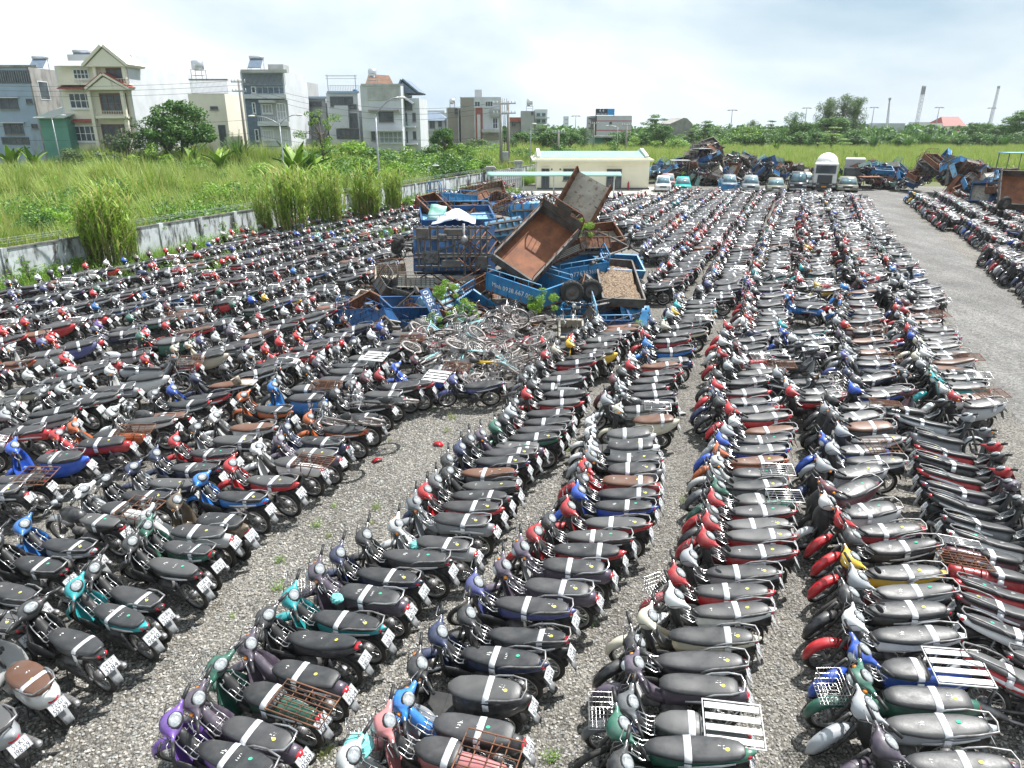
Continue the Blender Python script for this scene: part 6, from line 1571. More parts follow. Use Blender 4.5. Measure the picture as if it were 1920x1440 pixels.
def tree_kind(kind, seed, mats):
    k = (kind, seed, mats)
    if k in TK: return TK[k]
    r = random.Random(seed * 77 + len(kind)); mb = MB(); limbs = []
    if kind == 'round':
        for i in range(30):
            a = r.uniform(0, 6.28); e = r.uniform(-.25, 1.0); rr = math.cos(e * 1.2) * .36
            c = (rr * math.cos(a) * r.uniform(.6, 1.05), rr * math.sin(a) * r.uniform(.6, 1.05), .55 + .34 * math.sin(e * 1.3)); limbs.append(c)
            q = r.uniform(.09, .14); leaf_cloud(mb, r, c, (q, q, q * .8), 190, .019)
        tr = trunk_mb(r, .6, .035, limbs[::4])
    elif kind == 'tier':
        for i in range(26):
            lv = r.choice([.42, .56, .70, .82, .93]); rr = r.uniform(.05, .46) * (1.25 - lv * .9); a = r.uniform(0, 6.28)
            c = (rr * math.cos(a), rr * math.sin(a), lv + r.uniform(-.03, .03)); limbs.append(c)
            q = r.uniform(.09, .15); leaf_cloud(mb, r, c, (q, q, q * .28), 130, .017, up=1.0)
        tr = trunk_mb(r, .85, .022, limbs[::2])
    elif kind == 'wispy':
        for i in range(64):
            a = r.uniform(0, 6.28); z = r.uniform(.22, .97); rr = r.uniform(.02, .30) * (1.15 - abs(z - .6) * 1.3)
            c = (rr * math.cos(a), rr * math.sin(a), z); limbs.append(c)
            q = r.uniform(.05, .11); leaf_cloud(mb, r, c, (q, q, q * 1.1), 120, .015, ratio=.3, up=0)
        tr = trunk_mb(r, .9, .02, limbs[::2])
    elif kind == 'scrag':
        for i in range(20):
            a = r.uniform(0, 6.28); z = r.uniform(.35, .97); rr = r.uniform(.05, .42)
            c = (rr * math.cos(a), rr * math.sin(a), z); limbs.append(c)
            q = r.uniform(.05, .10); leaf_cloud(mb, r, c, (q, q, q * .6), 70, .016, ratio=.5)
        tr = trunk_mb(r, .8, .018, limbs)
    elif kind == 'bush':
        for i in range(18):
            a = r.uniform(0, 6.28); rr = r.uniform(0, .48); c = (rr * math.cos(a), rr * math.sin(a), r.uniform(.12, .78) * (1.1 - rr)); limbs.append(c)
            q = r.uniform(.13, .2); leaf_cloud(mb, r, c, (q, q, q * .8), 150, .028)
        tr = trunk_mb(r, .5, .02, limbs[::4])
    elif kind == 'palm':
        for i in range(34):
            a = r.uniform(0, 6.28); L_ = r.uniform(.75, 1.1); b = r.uniform(.15, .75); w0 = r.uniform(0, .1)
            pts_ = [Vector((w0 * math.cos(a) + L_ * b * f * f * math.cos(a) * .8, w0 * math.sin(a) + L_ * b * f * f * math.sin(a) * .8, L_ * f * (1 - .35 * b * f))) for f in (0, .25, .5, .75, 1)]
            mb.tube(pts_, .006, 3, m=0)
            for k in range(22):
                f = .15 + .85 * k / 22; i0 = min(3, int(f * 4)); p = pts_[i0].lerp(pts_[i0 + 1], f * 4 - i0); d = (pts_[i0 + 1] - pts_[i0]).normalized(); sd = d.cross(Vector((math.cos(a), math.sin(a), 1.3))).normalized()
                for sg in (-1, 1):
                    e = p + sd * sg * .11 * (1.1 - f * .6) + d * .09 - Vector((0, 0, .02)); mb.add([p - d * .012, p + d * .012, e], [(0, 1, 2)], 0 if r.random() < .6 else 1)
        tr = MB(); tr.tube([(0, 0, -.05), (0, 0, .12)], .05, 7)
    elif kind == 'banana':
        for i in range(11):
            a = i * 2.4 + r.uniform(-.3, .3); L_ = r.uniform(.6, .95); b = r.uniform(.25, .9); z0 = r.uniform(.2, .35); g = []
            for k in range(8):
                f = k / 7; c = Vector((L_ * b * f * f * .7 * math.cos(a) + .05 * f * math.cos(a), L_ * b * f * f * .7 * math.sin(a) + .05 * f * math.sin(a), z0 + L_ * f * (1 - .45 * b * f)))
                sd = Vector((-math.sin(a), math.cos(a), 0)); w = .085 * math.sin(PI * min(1, .06 + f * .97)) ** .7 if f > .12 else .012
                g.append([c - sd * w + Vector((0, 0, .015)), c - Vector((0, 0, .012)), c + sd * w + Vector((0, 0, .015))])
            mb.sheet(g, .003, 0 if r.random() < .6 else 1)
        tr = MB()
        for q in range(3): tr.tube([(r.uniform(-.06, .06), r.uniform(-.06, .06), -.05), (r.uniform(-.04, .04), r.uniform(-.04, .04), .36)], [.035, .02], 7)
    TK[k] = (mb.mesh('crown', [M[mats[0]], M[mats[1]]]), tr.mesh('trunk', M['bark'] if kind != 'banana' else M['leafM']))
    return TK[k]
def tree(name, label, kind, seed, mats, u, vt, Y, wide=1.0, cat='tree', group=None, base=0, rz=None):
    p = P(u, 260, Y); top = P(u, vt, Y).z; hgt = top - base
    t = thing(name, label, cat, (p.x, Y, base), R.uniform(0, 6.28) if rz is None else rz, group)
    c, tr = tree_kind(kind, seed, mats)
    t.scale = (hgt * wide, hgt * wide, hgt)
    put('crown' if kind not in ('palm', 'banana') else 'leaves', c, t, kind='stuff'); put('trunk', tr, t)
    return t
tree('mango_tree', 'dense round dark green tree right of the cream villa', 'round', 1, ('leafD', 'leafM'), 340, 182, 108, 1.15)
tree('mango_tree', 'lower left half of the dense dark tree beside the villa wall', 'round', 2, ('leafD', 'leafM'), 312, 208, 106, 1.1)
tree('grey_shrub', 'greyish feathery shrub before the villa door', 'scrag', 3, ('leafG', 'leafD'), 238, 218, 107, 1.0, 'shrub')
tree('grey_shrub', 'second greyish shrub beneath the feathery one by the villa', 'bush', 3, ('leafG', 'leafD'), 232, 245, 105, 1.2, 'shrub')
tree('bright_shrub', 'bright yellow-green shrub below the dense dark tree', 'bush', 4, ('leafL', 'leafL'), 287, 250, 103, 1.1, 'shrub')
tree('hedge', 'grey-green clipped hedge before the green shed', 'bush', 5, ('leafG', 'leafM'), 148, 268, 101, 1.5, 'hedge'); tree('hedge', 'left part of the grey-green hedge before the green shed', 'bush', 6, ('leafG', 'leafM'), 118, 272, 101, 1.3, 'hedge')
for i, (u, v, Y, w, lab) in enumerate(((12, 268, 92, 1.0, 'banana plant at the left edge of the field'), (52, 275, 92, 1.0, 'banana plant second from the left edge'), (355, 268, 96, 1.0, 'banana plant under the dense dark tree'), (405, 272, 95, 1.1, 'banana plant right of the dense dark tree'), (548, 268, 78, 1.2, 'large banana plant at the foot of the double lamp'), (578, 280, 80, 1.1, 'banana plant right of the double lamp'), (835, 262, 120, .9, 'banana plant beneath the round tree near the taupe block'), (1398 + 60, 262, 160, .9, 'banana-like plant in the open field left of the mixer truck'), (1610, 282, 120, .8, 'low banana plant right of the mixer truck'))):
    tree('banana_plant', lab, 'banana', i % 3, ('leafL', 'leafM'), u, v, Y, w, 'banana plant')
tree('fan_palm', 'dark fan palm at the base of the first utility pole', 'palm', 1, ('leafD', 'leafM'), 440, 245, 104, .7, 'palm')
tree('scrawny_tree', 'scrawny open tree with layered branches before the low grey house', 'scrag', 7, ('leafM', 'leafL'), 604, 196, 92, .75)
tree('small_tree', 'thin leafy sapling standing by the bright bushes behind the wall', 'scrag', 8, ('leafM', 'leafL'), 480, 312, 56, .5)
SH = [(590, 262, 96), (640, 268, 98), (665, 262, 100), (700, 268, 98), (735, 265, 104), (770, 268, 106), (800, 272, 108), (862, 262, 118), (905, 262, 120), (620, 285, 84), (680, 290, 82), (740, 292, 80), (790, 290, 86), (560, 300, 80), (600, 305, 72), (655, 308, 72), (765, 305, 78), (845, 285, 100), (885, 290, 96), (420, 325, 58), (405, 330, 57), (330, 290, 88), (365, 300, 80), (60, 380, 46), (20, 385, 45), (110, 395, 44), (470, 305, 74)]
SH = [(u, v - 12, Y) for u, v, Y in SH] + [(575 + i * 17.5, 262 + (i * 37) % 34, 88 + (i * 13) % 24) for i in range(21)] + [(8 + i * 33.5, 290 + (i * 53) % 78, 0) for i in range(16)]
SH = [(u, v, Y or max(44, G(u, v + 62).y)) for u, v, Y in SH]
for i, (u, v, Y) in enumerate(SH):
    near_ = ('the slate-blue townhouse', 'the terrace house', 'the white cube house', 'the gabled house', 'the taupe block', 'the brick-striped house')[min(5, max(0, int((u - 480) / 75)))] if u > 480 else 'the left wall'
    dep_ = 'far' if Y > 95 else 'middle' if Y > 70 else 'near'
    tree('bush', '%s green bush in %s field, %s from left, toward %s' % (['dark', 'mid', 'bright'][i % 3], dep_, ordw(1 + sorted(q[0] for q in SH).index(u)), near_), 'bush', 10 + i % 4, (('leafD', 'leafM'), ('leafM', 'leafL'), ('leafL', 'grassC'))[i % 3], u, v, Y, R.uniform(1.1, 1.7), 'bush', 'bushes in the overgrown field')
tree('round_tree', 'small round tree left of the taupe block', 'round', 3, ('leafD', 'leafM'), 832, 236, 120, .9)
for i, (u, v, Y, k, w, mm, lab) in enumerate((
    (893, 258, 130, 'round', 1.6, 'leafG', 'grey-green tree before the brick-striped house'), (985, 244, 150, 'round', 1.5, 'leafD', 'dark tree right of the transformer poles'), (1015, 232, 160, 'tier', 1.4, 'leafM', 'layered tree before the green balcony house'),
    (1040, 240, 150, 'round', 1.6, 'leafD', 'broad dark tree behind the guard house roof'), (1070, 244, 165, 'round', 1.3, 'leafD', 'dark tree left of the tall mast'), (1095, 240, 190, 'wispy', 1.4, 'leafD', 'thin dark tree left of the warehouse'), (975, 262, 120, 'bush', 1.8, 'leafD', 'low dark thicket behind the gate'), (1050, 264, 120, 'bush', 2.0, 'leafM', 'low thicket behind the guard house roof'),
    (1150, 262, 130, 'bush', 1.6, 'leafM', 'bushes in front of the warehouse'), (1205, 250, 200, 'wispy', 1.3, 'leafM', 'feathery tree just right of the warehouse'), (1228, 212, 195, 'tier', 1.15, 'leafM', 'big layered tree right of the warehouse'), (1190, 255, 190, 'bush', 1.6, 'leafL', 'bright low bush beneath the big layered tree'),
    (1243, 232, 190, 'round', 1.2, 'leafD', 'dark lower tree before the concrete shed'), (1322, 224, 195, 'tier', 1.2, 'leafM', 'layered tree right of the concrete shed'), (1295, 240, 192, 'tier', 1.1, 'leafM', 'low layered tree covering the concrete shed wall'), (1350, 240, 215, 'round', 1.6, 'leafD', 'dark tree behind the lone mast'),
    (1385, 236, 220, 'round', 1.7, 'leafM', 'green tree right of the lone mast'), (1408, 226, 240, 'wispy', 1.2, 'leafG', 'pale feathery treetop in the middle distance'), (1443, 224, 225, 'tier', 1.1, 'leafM', 'palm-like layered tree left of the tall dark tree'), (1430, 240, 215, 'round', 1.7, 'leafM', 'round mid-green tree in the middle row'),
    (1465, 238, 215, 'round', 1.5, 'leafD', 'dark tree low beside the tall dark tree'), (1487, 212, 205, 'wispy', 1.1, 'leafM', 'tall dark green tree left of the casuarinas'), (1506, 226, 205, 'round', 1.2, 'leafM', 'green tree joined to the tall dark tree'), (1545, 186, 230, 'wispy', 1.15, 'leafG', 'left casuarina of the tallest group'),
    (1572, 180, 232, 'wispy', 1.2, 'leafG', 'middle casuarina of the tallest group'), (1598, 184, 234, 'wispy', 1.1, 'leafG', 'right casuarina of the tallest group'), (1560, 215, 222, 'round', 1.5, 'leafM', 'lower foliage under the casuarinas'), (1562, 236, 175, 'tier', 1.6, 'leafL', 'bright flat-topped tree before the casuarinas'),
    (1535, 245, 185, 'round', 1.4, 'leafD', 'dark bush left of the bright flat-topped tree'), (1605, 240, 200, 'bush', 1.6, 'leafM', 'green bush right of the bright flat-topped tree'), (1818, 228, 240, 'round', 1.3, 'leafM', 'tree just right of the red-roofed house'), (1845, 232, 235, 'wispy', 1.5, 'leafM', 'feathery tree below the crane boom'),
    (1875, 232, 228, 'round', 1.4, 'leafD', 'dark tree right of the crane boom'), (1912, 204, 215, 'round', 1.3, 'leafM', 'tall tree at the right edge of the frame'), (1895, 222, 220, 'wispy', 1.4, 'leafD', 'thin tree near the right edge'), (1738, 238, 260, 'round', 1.0, 'leafD', 'small round tree left of the cream wing'),
    (1265, 248, 185, 'bush', 2.2, 'leafL', 'bright bush under the concrete shed'), (1340, 256, 185, 'bush', 2.0, 'leafL', 'bright bush beneath the lone mast'), (1400, 252, 200, 'bush', 2.2, 'leafM', 'bush row middle left at the field end'), (1790, 250, 250, 'bush', 2.0, 'leafM', 'bushes beneath the red-roofed house'))):
    tree('tree' if k != 'bush' else 'bush', lab, k, 20 + i % 3, (mm, {'leafD': 'leafM', 'leafM': 'leafD', 'leafL': 'leafM', 'leafG': 'leafM'}[mm]), u, v, Y, w, 'tree' if k != 'bush' else 'bush', 'trees along the far side of the field')
for i, (u, v) in enumerate(((1625, 240), (1650, 238), (1672, 242), (1692, 236), (1714, 240), (1738, 246), (1765, 250), (1800, 252), (1830, 250), (1860, 248), (1885, 246), (1640, 248), (1705, 250))):
    tree('nipa_palm', 'dark bushy nipa palm, %s from the left of the palm thicket' % ordw(1 + sorted(q for q in (1625, 1650, 1672, 1692, 1714, 1738, 1765, 1800, 1830, 1860, 1885, 1640, 1705)).index(u)), 'palm', 2 + i % 2, ('leafD', 'leafM'), u, v, 215 - i * 2, 1.05, 'palm', 'nipa palms beyond the right field')
for i in range(32):
    u = 1160 + i * 24.5 + R.uniform(-9, 9); v = (233 if u < 1520 else 240) + R.uniform(-7, 7)
    tree('bush', 'green thicket at the far field edge, %s from the left along the treeline' % ordw(i + 1), 'bush', 10 + i % 4, (('leafD', 'leafM'), ('leafM', 'leafL'), ('leafM', 'leafD'))[i % 3], u, v, 203 + R.uniform(-6, 12), R.uniform(1.3, 1.9), 'bush', 'thickets along the far field edge')
# continuous far woodland closing the horizon
mb = MB(); rr = random.Random(8)
for i in range(700):
    u = rr.uniform(-120, 2050); Y = rr.uniform(262, 330); v = 240 + rr.uniform(-6, 5) - (3 if u > 1250 else 0) ; p = P(u, v, Y)
    leaf_cloud(mb, rr, (p.x, Y, p.z * .5), (4, 3, p.z * .5), 26, 1.3)
part('woodland', mb, [M['leafD'], M['leafM']], kind='stuff', label='dark band of distant woodland closing the horizon')
for i, (u, v, s_) in enumerate(((300, 462, 1.5), (335, 452, 1.1), (372, 446, 1.6), (415, 436, 1.9), (455, 428, 1.3), (482, 420, 1.7), (530, 420, 1.1), (590, 418, 1.3), (655, 402, 1.2), (720, 392, 1.3), (765, 388, 1.6), (150, 500, 1.0), (60, 528, 1.2), (110, 515, .9))):
    p = G(u, v + 20); t = thing('wall_shrub', '%s vine-like shrub growing against the stained wall, %s from the left' % (('pale', 'mid-green', 'bright')[i % 3], ordw(1 + sorted((300, 335, 372, 415, 455, 482, 530, 590, 655, 720, 765, 150, 60, 110)).index(u))), 'shrub', p, R.uniform(0, 6), 'shrubs against the wall')
    c, tr = tree_kind(('scrag', 'bush')[i % 2], 30 + i % 3, (('leafM', 'grassC'), ('leafL', 'leafM'))[i % 2]); t.scale = (s_ * 1.1, s_ * 1.1, s_ * 1.3); put('crown', c, t, kind='stuff'); put('stem', tr, t)
# reeds along the wall
RC = bpy.data.collections.new('reed_models')
M['reedstem'] = mottled('reed_stem', (.30, .26, .11), (.20, .22, .07), 4, .8)
def reed_mesh(seed):
    r = random.Random(seed); mb = MB()
    for _ in range(58):
        a, q = r.uniform(0, 6.3), .75 * math.sqrt(r.random()); h_ = r.uniform(2.2, 5.2); b = Vector((q * math.cos(a), q * math.sin(a), 0)); tp = b + Vector((math.cos(a) * r.uniform(-.2, .5) * h_ / 4, math.sin(a) * r.uniform(-.2, .5) * h_ / 4, h_ * .8))
        mb.tube([b, b.lerp(tp, .5) - Vector((0, 0, -.1)), tp], [.026, .02, .01], 3, m=2)
        for k in range(16):
            f = .35 + .65 * r.random() ** .8; p = b.lerp(tp, f); blade(mb, p, r.uniform(.6, 1.2), .038, r.uniform(.6, 1.5), r.uniform(0, 6.3), 0 if r.random() < .7 else 1)
    return mb.mesh('reed_blades', [M['leafL'], M['grassB'], M['reedstem']])
RM = [reed_mesh(k) for k in range(3)]
for i, (u, vb, vt, w, lab) in enumerate(((215, 492, 335, 1.15, 'tall reed clump before the left stretch of stained wall'), (190, 488, 360, .8, 'reed clump leaning beside the leftmost tall reeds'), (252, 485, 380, .6, 'shorter reed clump right of the leftmost tall reeds'), (552, 432, 305, 1.1, 'reed clump by the double lamp, against the wall'), (625, 415, 308, 1.0, 'dense reed clump between the two lamp posts'),
                              (690, 405, 300, 1.1, 'dense brown-stemmed reed clump left of the tall curved lamp'), (738, 388, 312, .9, 'reed clump just right of the tall curved lamp'), (500, 430, 345, .7, 'low reed clump over the wall left of the lamp reeds'), (660, 385, 318, .8, 'reed clump behind the wall between dense clumps'), (590, 410, 330, .8, 'thin reed clump behind the wall near double lamp'))):
    p = G(u, vb + 22); z = P(u, vt, p.y).z; t = thing('reed_clump', lab, 'reeds', p, R.uniform(0, 6), 'tall reeds by the wall'); t.scale = (w * z / 4.6, w * z / 4.6, z / 4.6)
    put('reed_blades', RM[i % 3], t, kind='stuff')
# ------------------------------------------------------------------ scrap heap of cargo beds
M['tarp'] = mottled('crumpled_white_sheet', (.68, .72, .78), (.30, .42, .66), 2.2, .5, lo=.55, hi=.72)
M['dirt'] = mottled('leaf_litter', (.07, .045, .028), (.30, .22, .15), 16, .95, bmp=1.0, bs=30, lo=.42, hi=.6)
M['greenp'] = mottled('faded_green_paint', (.10, .34, .26), (.34, .42, .40), 1.5, .6)
M['pinkish'] = mottled('faded_red_paint', (.30, .12, .12), (.40, .22, .20), 1, .5)
def frame3(p0, p1, p2, toward=None):
    x = (p1 - p0).normalized(); z = x.cross(p2 - p0).normalized()
    if toward is not None and z.dot(toward) < 0: z = -z
    y = z.cross(x).normalized(); o = p0
    if y.dot(p2 - p0) < 0: o = p0 + (p2 - p0); # keep the sheet on the intended side
    return Matrix(((x.x, y.x, z.x, o.x), (x.y, y.y, z.y, o.y), (x.z, y.z, z.z, o.z), (0, 0, 0, 1)))
def cargo_bed(label, Mx, L_, W, H, body='bluep', floor='rustfloor', rail='bluep', rails=True, hoop=False, wheels=False, under=True, text=None, text2=None, grid=False, openend=False, group='scrapped cargo beds', name='cargo_bed'):
    t = thing(name, label, 'cargo bed', group=group); t.matrix_world = Mx
    sd_ = R.uniform(0, 90)
    def part(nm, mb, mats, parent=None, **kw):      # knocked-about sheet metal: every piece of a bed bends with its neighbours
        q = []
        for p_ in mb.v:
            n_ = mnoise.noise_vector(Vector(p_) * .9 + Vector((sd_, 0, 0)))
            q.append((p_[0] + n_.x * .07, p_[1] + n_.y * .07, p_[2] + n_.z * .06))
        mb.v = q
        return put(nm, mb.mesh(nm, mats), parent, **kw)
    mb = MB(); mb.bx(0, L_, 0, W, 0, .04); part('floor', mb, M[floor], t)
    if under:
        mb = MB()
        for k in range(5): x = L_ * (k + .5) / 5; mb.bx(x - .03, x + .03, .03, W - .03, -.08, -.001)
        for y in (W * .28, W * .72): mb.bx(.02, L_ - .02, y - .04, y + .04, -.2, -.081)
        part('chassis_frame', mb, M['steel'], t)
    def panel(nm, x0, x1, y0, y1):
        mb = MB()
        if grid:
            nx = max(3, int(max(x1 - x0, y1 - y0) / .18)); nz = 4
            for k in range(nx + 1):
                f = k / nx; x, y = x0 + (x1 - x0) * f, y0 + (y1 - y0) * f
                mb.bx(x - .012, x + .012, y - .012, y + .012, .041, H)
            for k in range(nz + 1):
                z = .05 + (H - .05) * k / nz
                if x1 - x0 > y1 - y0: mb.bx(x0, x1, y0 - .012, y0 + .012, z - .012, z + .012)
                else: mb.bx(x0 - .012, x0 + .012, y0, y1, z - .012, z + .012)
            if x1 - x0 > y1 - y0: mb.bx(x0 + .01, x1 - .01, y0 + .014, y0 + .03, .041, H * .97, 1)
            else: mb.bx(x0 + .014, x0 + .03, y0 + .01, y1 - .01, .041, H * .97, 1)
        else:
            th = .025
            if x1 - x0 > y1 - y0:
                mb.bx(x0, x1, y0 - th / 2, y0 + th / 2, .041, H)
                n = 5
                for k in range(n + 1): x = x0 + .03 + (x1 - x0 - .06) * k / n; mb.bx(x - .025, x + .025, y0 - .04, y0 + .04, .041, H + .003)
                mb.bx(x0, x1, y0 - .035, y0 + .035, H + .004, H + .045)
            else:
                mb.bx(x0 - th / 2, x0 + th / 2, y0, y1, .041, H - .002); mb.bx(x0 - .035, x0 + .035, y0, y1, H + .004, H + .04)
                for k in range(1, 3): y = y0 + (y1 - y0) * k / 3; mb.bx(x0 - .03, x0 + .03, y - .025, y + .025, .041, H)
        return part(nm, mb, [M[body], M['creamp' if body != 'creamp' else 'steel']], t)
    s1 = panel('side_panel', 0, L_, .02, .02); s2 = panel('side_panel', 0, L_, W - .02, W - .02); e1 = panel('end_panel', .02, .02, .05, W - .05)
    if not openend: panel('tailgate', L_ - .02, L_ - .02, .05, W - .05)
    if rails:
        for y in (.02, W - .02):
            mb = MB(); hz = H + .24
            mb.tube([(.03, y, H), (.05, y, hz), (L_ - .05, y, hz), (L_ - .03, y, H)], .018, 5)
            for k in range(1, 4): mb.tube([(L_ * k / 4, y, H), (L_ * k / 4, y, hz)], .013, 4)
            part('top_rail', mb, M[rail], t)
    if hoop == 'far':
        mb = MB(); hz = H + .75; X = L_
        mb.tube([(X, 0, H * .2), (X, 0, hz - .2), (X, .15, hz), (X, W - .15, hz), (X, W, hz - .2), (X, W, H * .2)], .03, 6)
        for k in range(1, 9): y = W * k / 9; mb.tube([(X, y, H), (X, y, hz)], .014, 4)
        mb.tube([(X, 0, H + .38), (X, W, H + .38)], .018, 4)
        part('headboard_hoop', mb, M[rail], t)
        mb = MB(); mb.bx(X - .02, X + .01, W * .33, W * .67, H + .05, hz - .02); mb.bx(X - .02, X + .01, 0.03, W - .03, H - .05, H + .36); part('headboard_panel', mb, M['steel'], t)
    elif hoop:
        mb = MB(); hz = H + .62
        mb.tube([(0, 0, H * .2), (0, 0, hz - .2), (0, .15, hz), (0, W - .15, hz), (0, W, hz - .2), (0, W, H * .2)], .024, 6)
        for k in range(1, 7): y = W * k / 7; mb.tube([(0, y, H), (0, y, hz)], .012, 4)
        mb.tube([(0, 0, H + .25), (0, W, H + .25)], .015, 4)
        part('headboard_hoop', mb, M[rail], t)
    if wheels:
        mb = MB(); xa = L_ * .6; mb.tube([(xa, -.08, -.38), (xa, W + .08, -.38)], .05, 7); mb.ell((xa, W / 2, -.38), (.14, .16, .14), None, 8, 5)
        for y in (W * .2, W * .8):
            for k in range(3): mb.bx(xa - .5 + k * .08, xa + .5 - k * .08, y - .035, y + .035, -.30 + k * .03, -.275 + k * .03)
        part('axle', mb, M['engine'], t)
        for y in (-.1, W + .1): big_wheel((xa, y, -.38), t)
    if text:
        for tx, scl_, z in ((text, .17, H * .55),) + (((text2, .1, H * .2),) if text2 else ()):
            m_ = text_mb(tx, scl_, min(L_ * .75, len(tx) * scl_ * .8)); m_.xf(Matrix.Translation((L_ / 2, -.045 if rail else -.02, z)) @ Matrix.Rotation(PI / 2, 4, 'X')); part('painted_lettering', m_, M['whitep'], s1)
    return t
def wheel_mb(r=.33, w=.1):
    ty = MB(); pr = [(r - .13, -w), (r - .02, -w), (r, -w * .6), (r, w * .6), (r - .02, w), (r - .13, w), (r - .15, 0), (r - .13, -w)]
    ty.lathe(pr, 20, 'y', cap=False)
    for k in range(20):
        a = 2 * PI * k / 20; ty.box((math.cos(a) * r, 0, math.sin(a) * r), (.018, w * 1.5, .03), Matrix.Rotation(-a, 3, 'Y'))
    rm = MB(); rm.lathe([(.02, -w * .4), (.07, -w * .5), (.09, -w * .2), (r - .17, -w * .3), (r - .125, -w * .95), (r - .125, w * .95), (r - .17, w * .3), (.09, w * .2), (.02, w * .3)], 14, 'y')
    return ty, rm
WM = [q.mesh(n, m) for q, n, m in zip(wheel_mb(), ('tyre', 'rim'), (M['tyre'], M['steel']))]
def big_wheel(loc, parent, s=1.0, rot=None):
    a = put('wheel', WM[0], parent, loc, rot); a.scale = (s, s, s)
    put('rim', WM[1], a)
    return a
CAMV = Vector((0, -1, .35))
def bed_px(label, a, b, c, H, toward=CAMV, L_=None, W=None, **kw):
    p0, p1, p2 = P(*a), P(*b), P(*c)
    Mx = frame3(p0, p1, p2, toward)
    L_ = L_ or (p1 - p0).length
    yv = Vector((Mx[0][1], Mx[1][1], Mx[2][1])); W = W or abs((p2 - p0).dot(yv))
    # y axis may point away from p2: shift origin so that the floor spans p0..p2
    if (p2 - p0).dot(yv) < 0: Mx.translation = p0 - yv * W
    else: Mx.translation = p0
    return cargo_bed(label, Mx, L_, W, H, **kw)
UP = Vector((0, 0, 1)); AWAY = Vector((0, 1, .1))
bed_px('large open rust-floored bed tipped up at the middle of the heap', (920, 488, 27.6), (1013, 396, 29.8), (1000, 535, 27.0), .42, CAMV, floor='rustfloor', body='steel', rail='rust', rails=True, under=True, hoop='far')
bed_px('tall rusty bed standing on end at the top of the heap', (1043, 395, 33), (1084, 322, 33.4), (1116, 412, 32.6), .8, Vector((.5, -1, -.1)), floor='creamp', body='rust', rail='rust', rails=True, grid=False, openend=True)
bed_px('blue truck bed lying on its side showing its underframe', (776, 508, 29.3), (930, 506, 29.6), (776, 424, 30.2), .55, AWAY, floor='blued', body='blued', rail='bluep', wheels=False, under=True)
c0, c1, c2, c3 = P(786, 546, 25.7), P(803, 539, 25.9), P(832, 598, 25.3), P(815, 607, 25.1)
xa_ = (c3 - c0).normalized(); ya_ = (c1 - c0); ya_ = (ya_ - xa_ * ya_.dot(xa_)).normalized(); za_ = xa_.cross(ya_)
nb = thing('number_board', 'dark blue board with white phone digits on the upended pale-blue bed', 'sign'); cc_ = (c0 + c1 + c2 + c3) / 4
nb.matrix_world = Matrix(((xa_.x, ya_.x, za_.x, cc_.x), (xa_.y, ya_.y, za_.y, cc_.y), (xa_.z, ya_.z, za_.z, cc_.z), (0, 0, 0, 1)))
lw_ = (c3 - c0).length; mb = MB(); mb.bx(-lw_ / 2, lw_ / 2, -.19, .19, -.02, .02); part('board', mb, M['blued'], nb)
m_ = text_mb('0385.616', .22, lw_ * .9); m_.xf(Matrix.Translation((0, 0, .024 if za_.y < 0 else -.024))); part('painted_digits', m_, M['whitep'], nb)
# underframe details of that bed
t = thing('truck_chassis', 'dark truck chassis with vertical axle bolted under the tipped blue bed', 'truck chassis', P(850, 465, 28.9))
mb = MB()
for z in (-.75, -.25, .35, .8): mb.bx(-1.55, 1.5, -.06, .04, z - .04, z + .04)
for x in (-1.4, -1.15, -.9, -.6, -.3, 0, .2, .65, .9, 1.1, 1.35): mb.bx(x - .03, x + .03, -.1, .02, -.9, .9)
mb.bbox((-1.2, -.12, .62), (.5, .25, .4), .03); mb.bbox((.1, -.1, .65), (.9, .2, .28), .03); mb.bbox((1.15, -.1, -.55), (.4, .22, .5), .03); mb.bbox((-.1, -.12, -.6), (.8, .2, .3), .03)
part('ladder_frame', mb, M['steel'], t)
mb = MB(); mb.tube([(.45, -.25, -1.1), (.45, -.25, 1.0)], .05, 8); mb.ell((.45, -.27, .35), (.17, .16, .2), None, 10, 6); part('rear_axle', mb, M['alloy'], t)
mb = MB(); mb.bbox((-.9, -.2, -.35), (.7, .35, .5), .05); mb.bbox((-.4, -.22, .45), (.35, .3, .3), .04); mb.tube([(-.6, -.2, -.1), (.45, -.26, .3)], .035, 6); part('gearbox', mb, M['engine'], t)
mb = MB(); mb.tube([(-1.6, -.1, .1), (-2.1, -.15, .15)], .06, 7); part('stub_axle', mb, M['engine'], t)
big_wheel((-2.2, -.15, .15), t, 1.15, (0.3, 0, 1.25))
bed_px('long flat blue bed lying level above the tipped truck bed', (790, 428, 31), (930, 425, 31.5), (800, 400, 33.4), .3, UP, floor='bluel', body='blued', rails=True)
bed_px('small pale-blue railed bed left of the rust-floored bed', (918, 447, 30.5), (985, 434, 31), (918, 415, 30.9), .4, AWAY, floor='bluel', body='bluel', rail='bluel')
bed_px('blue hooped bed at the back of the heap', (962, 434, 33.5), (1042, 427, 33.8), (966, 384, 34), .5, AWAY, floor='bluep', body='bluep', rail='bluel', hoop=True)
bed_px('cream grid-sided bed propped on the far left of the heap', (868, 392, 39), (948, 376, 39.5), (874, 362, 39.6), .6, CAMV, floor='creamp', body='rust', rail='rust', grid=True)
bed_px('rusty slatted bed lying behind the blue hooped bed', (905, 404, 36), (966, 394, 36.5), (912, 382, 37.5), .35, CAMV, floor='rust', body='rust', rail='rust', grid=True)
bed_px('pale-blue upended bed with a phone number on its side', (786, 556, 26.6), (822, 606, 26.0), (846, 514, 28.2), .5, Vector((-.3, .9, .4)), floor='bluel', body='bluel', rail='bluel', hoop=True)
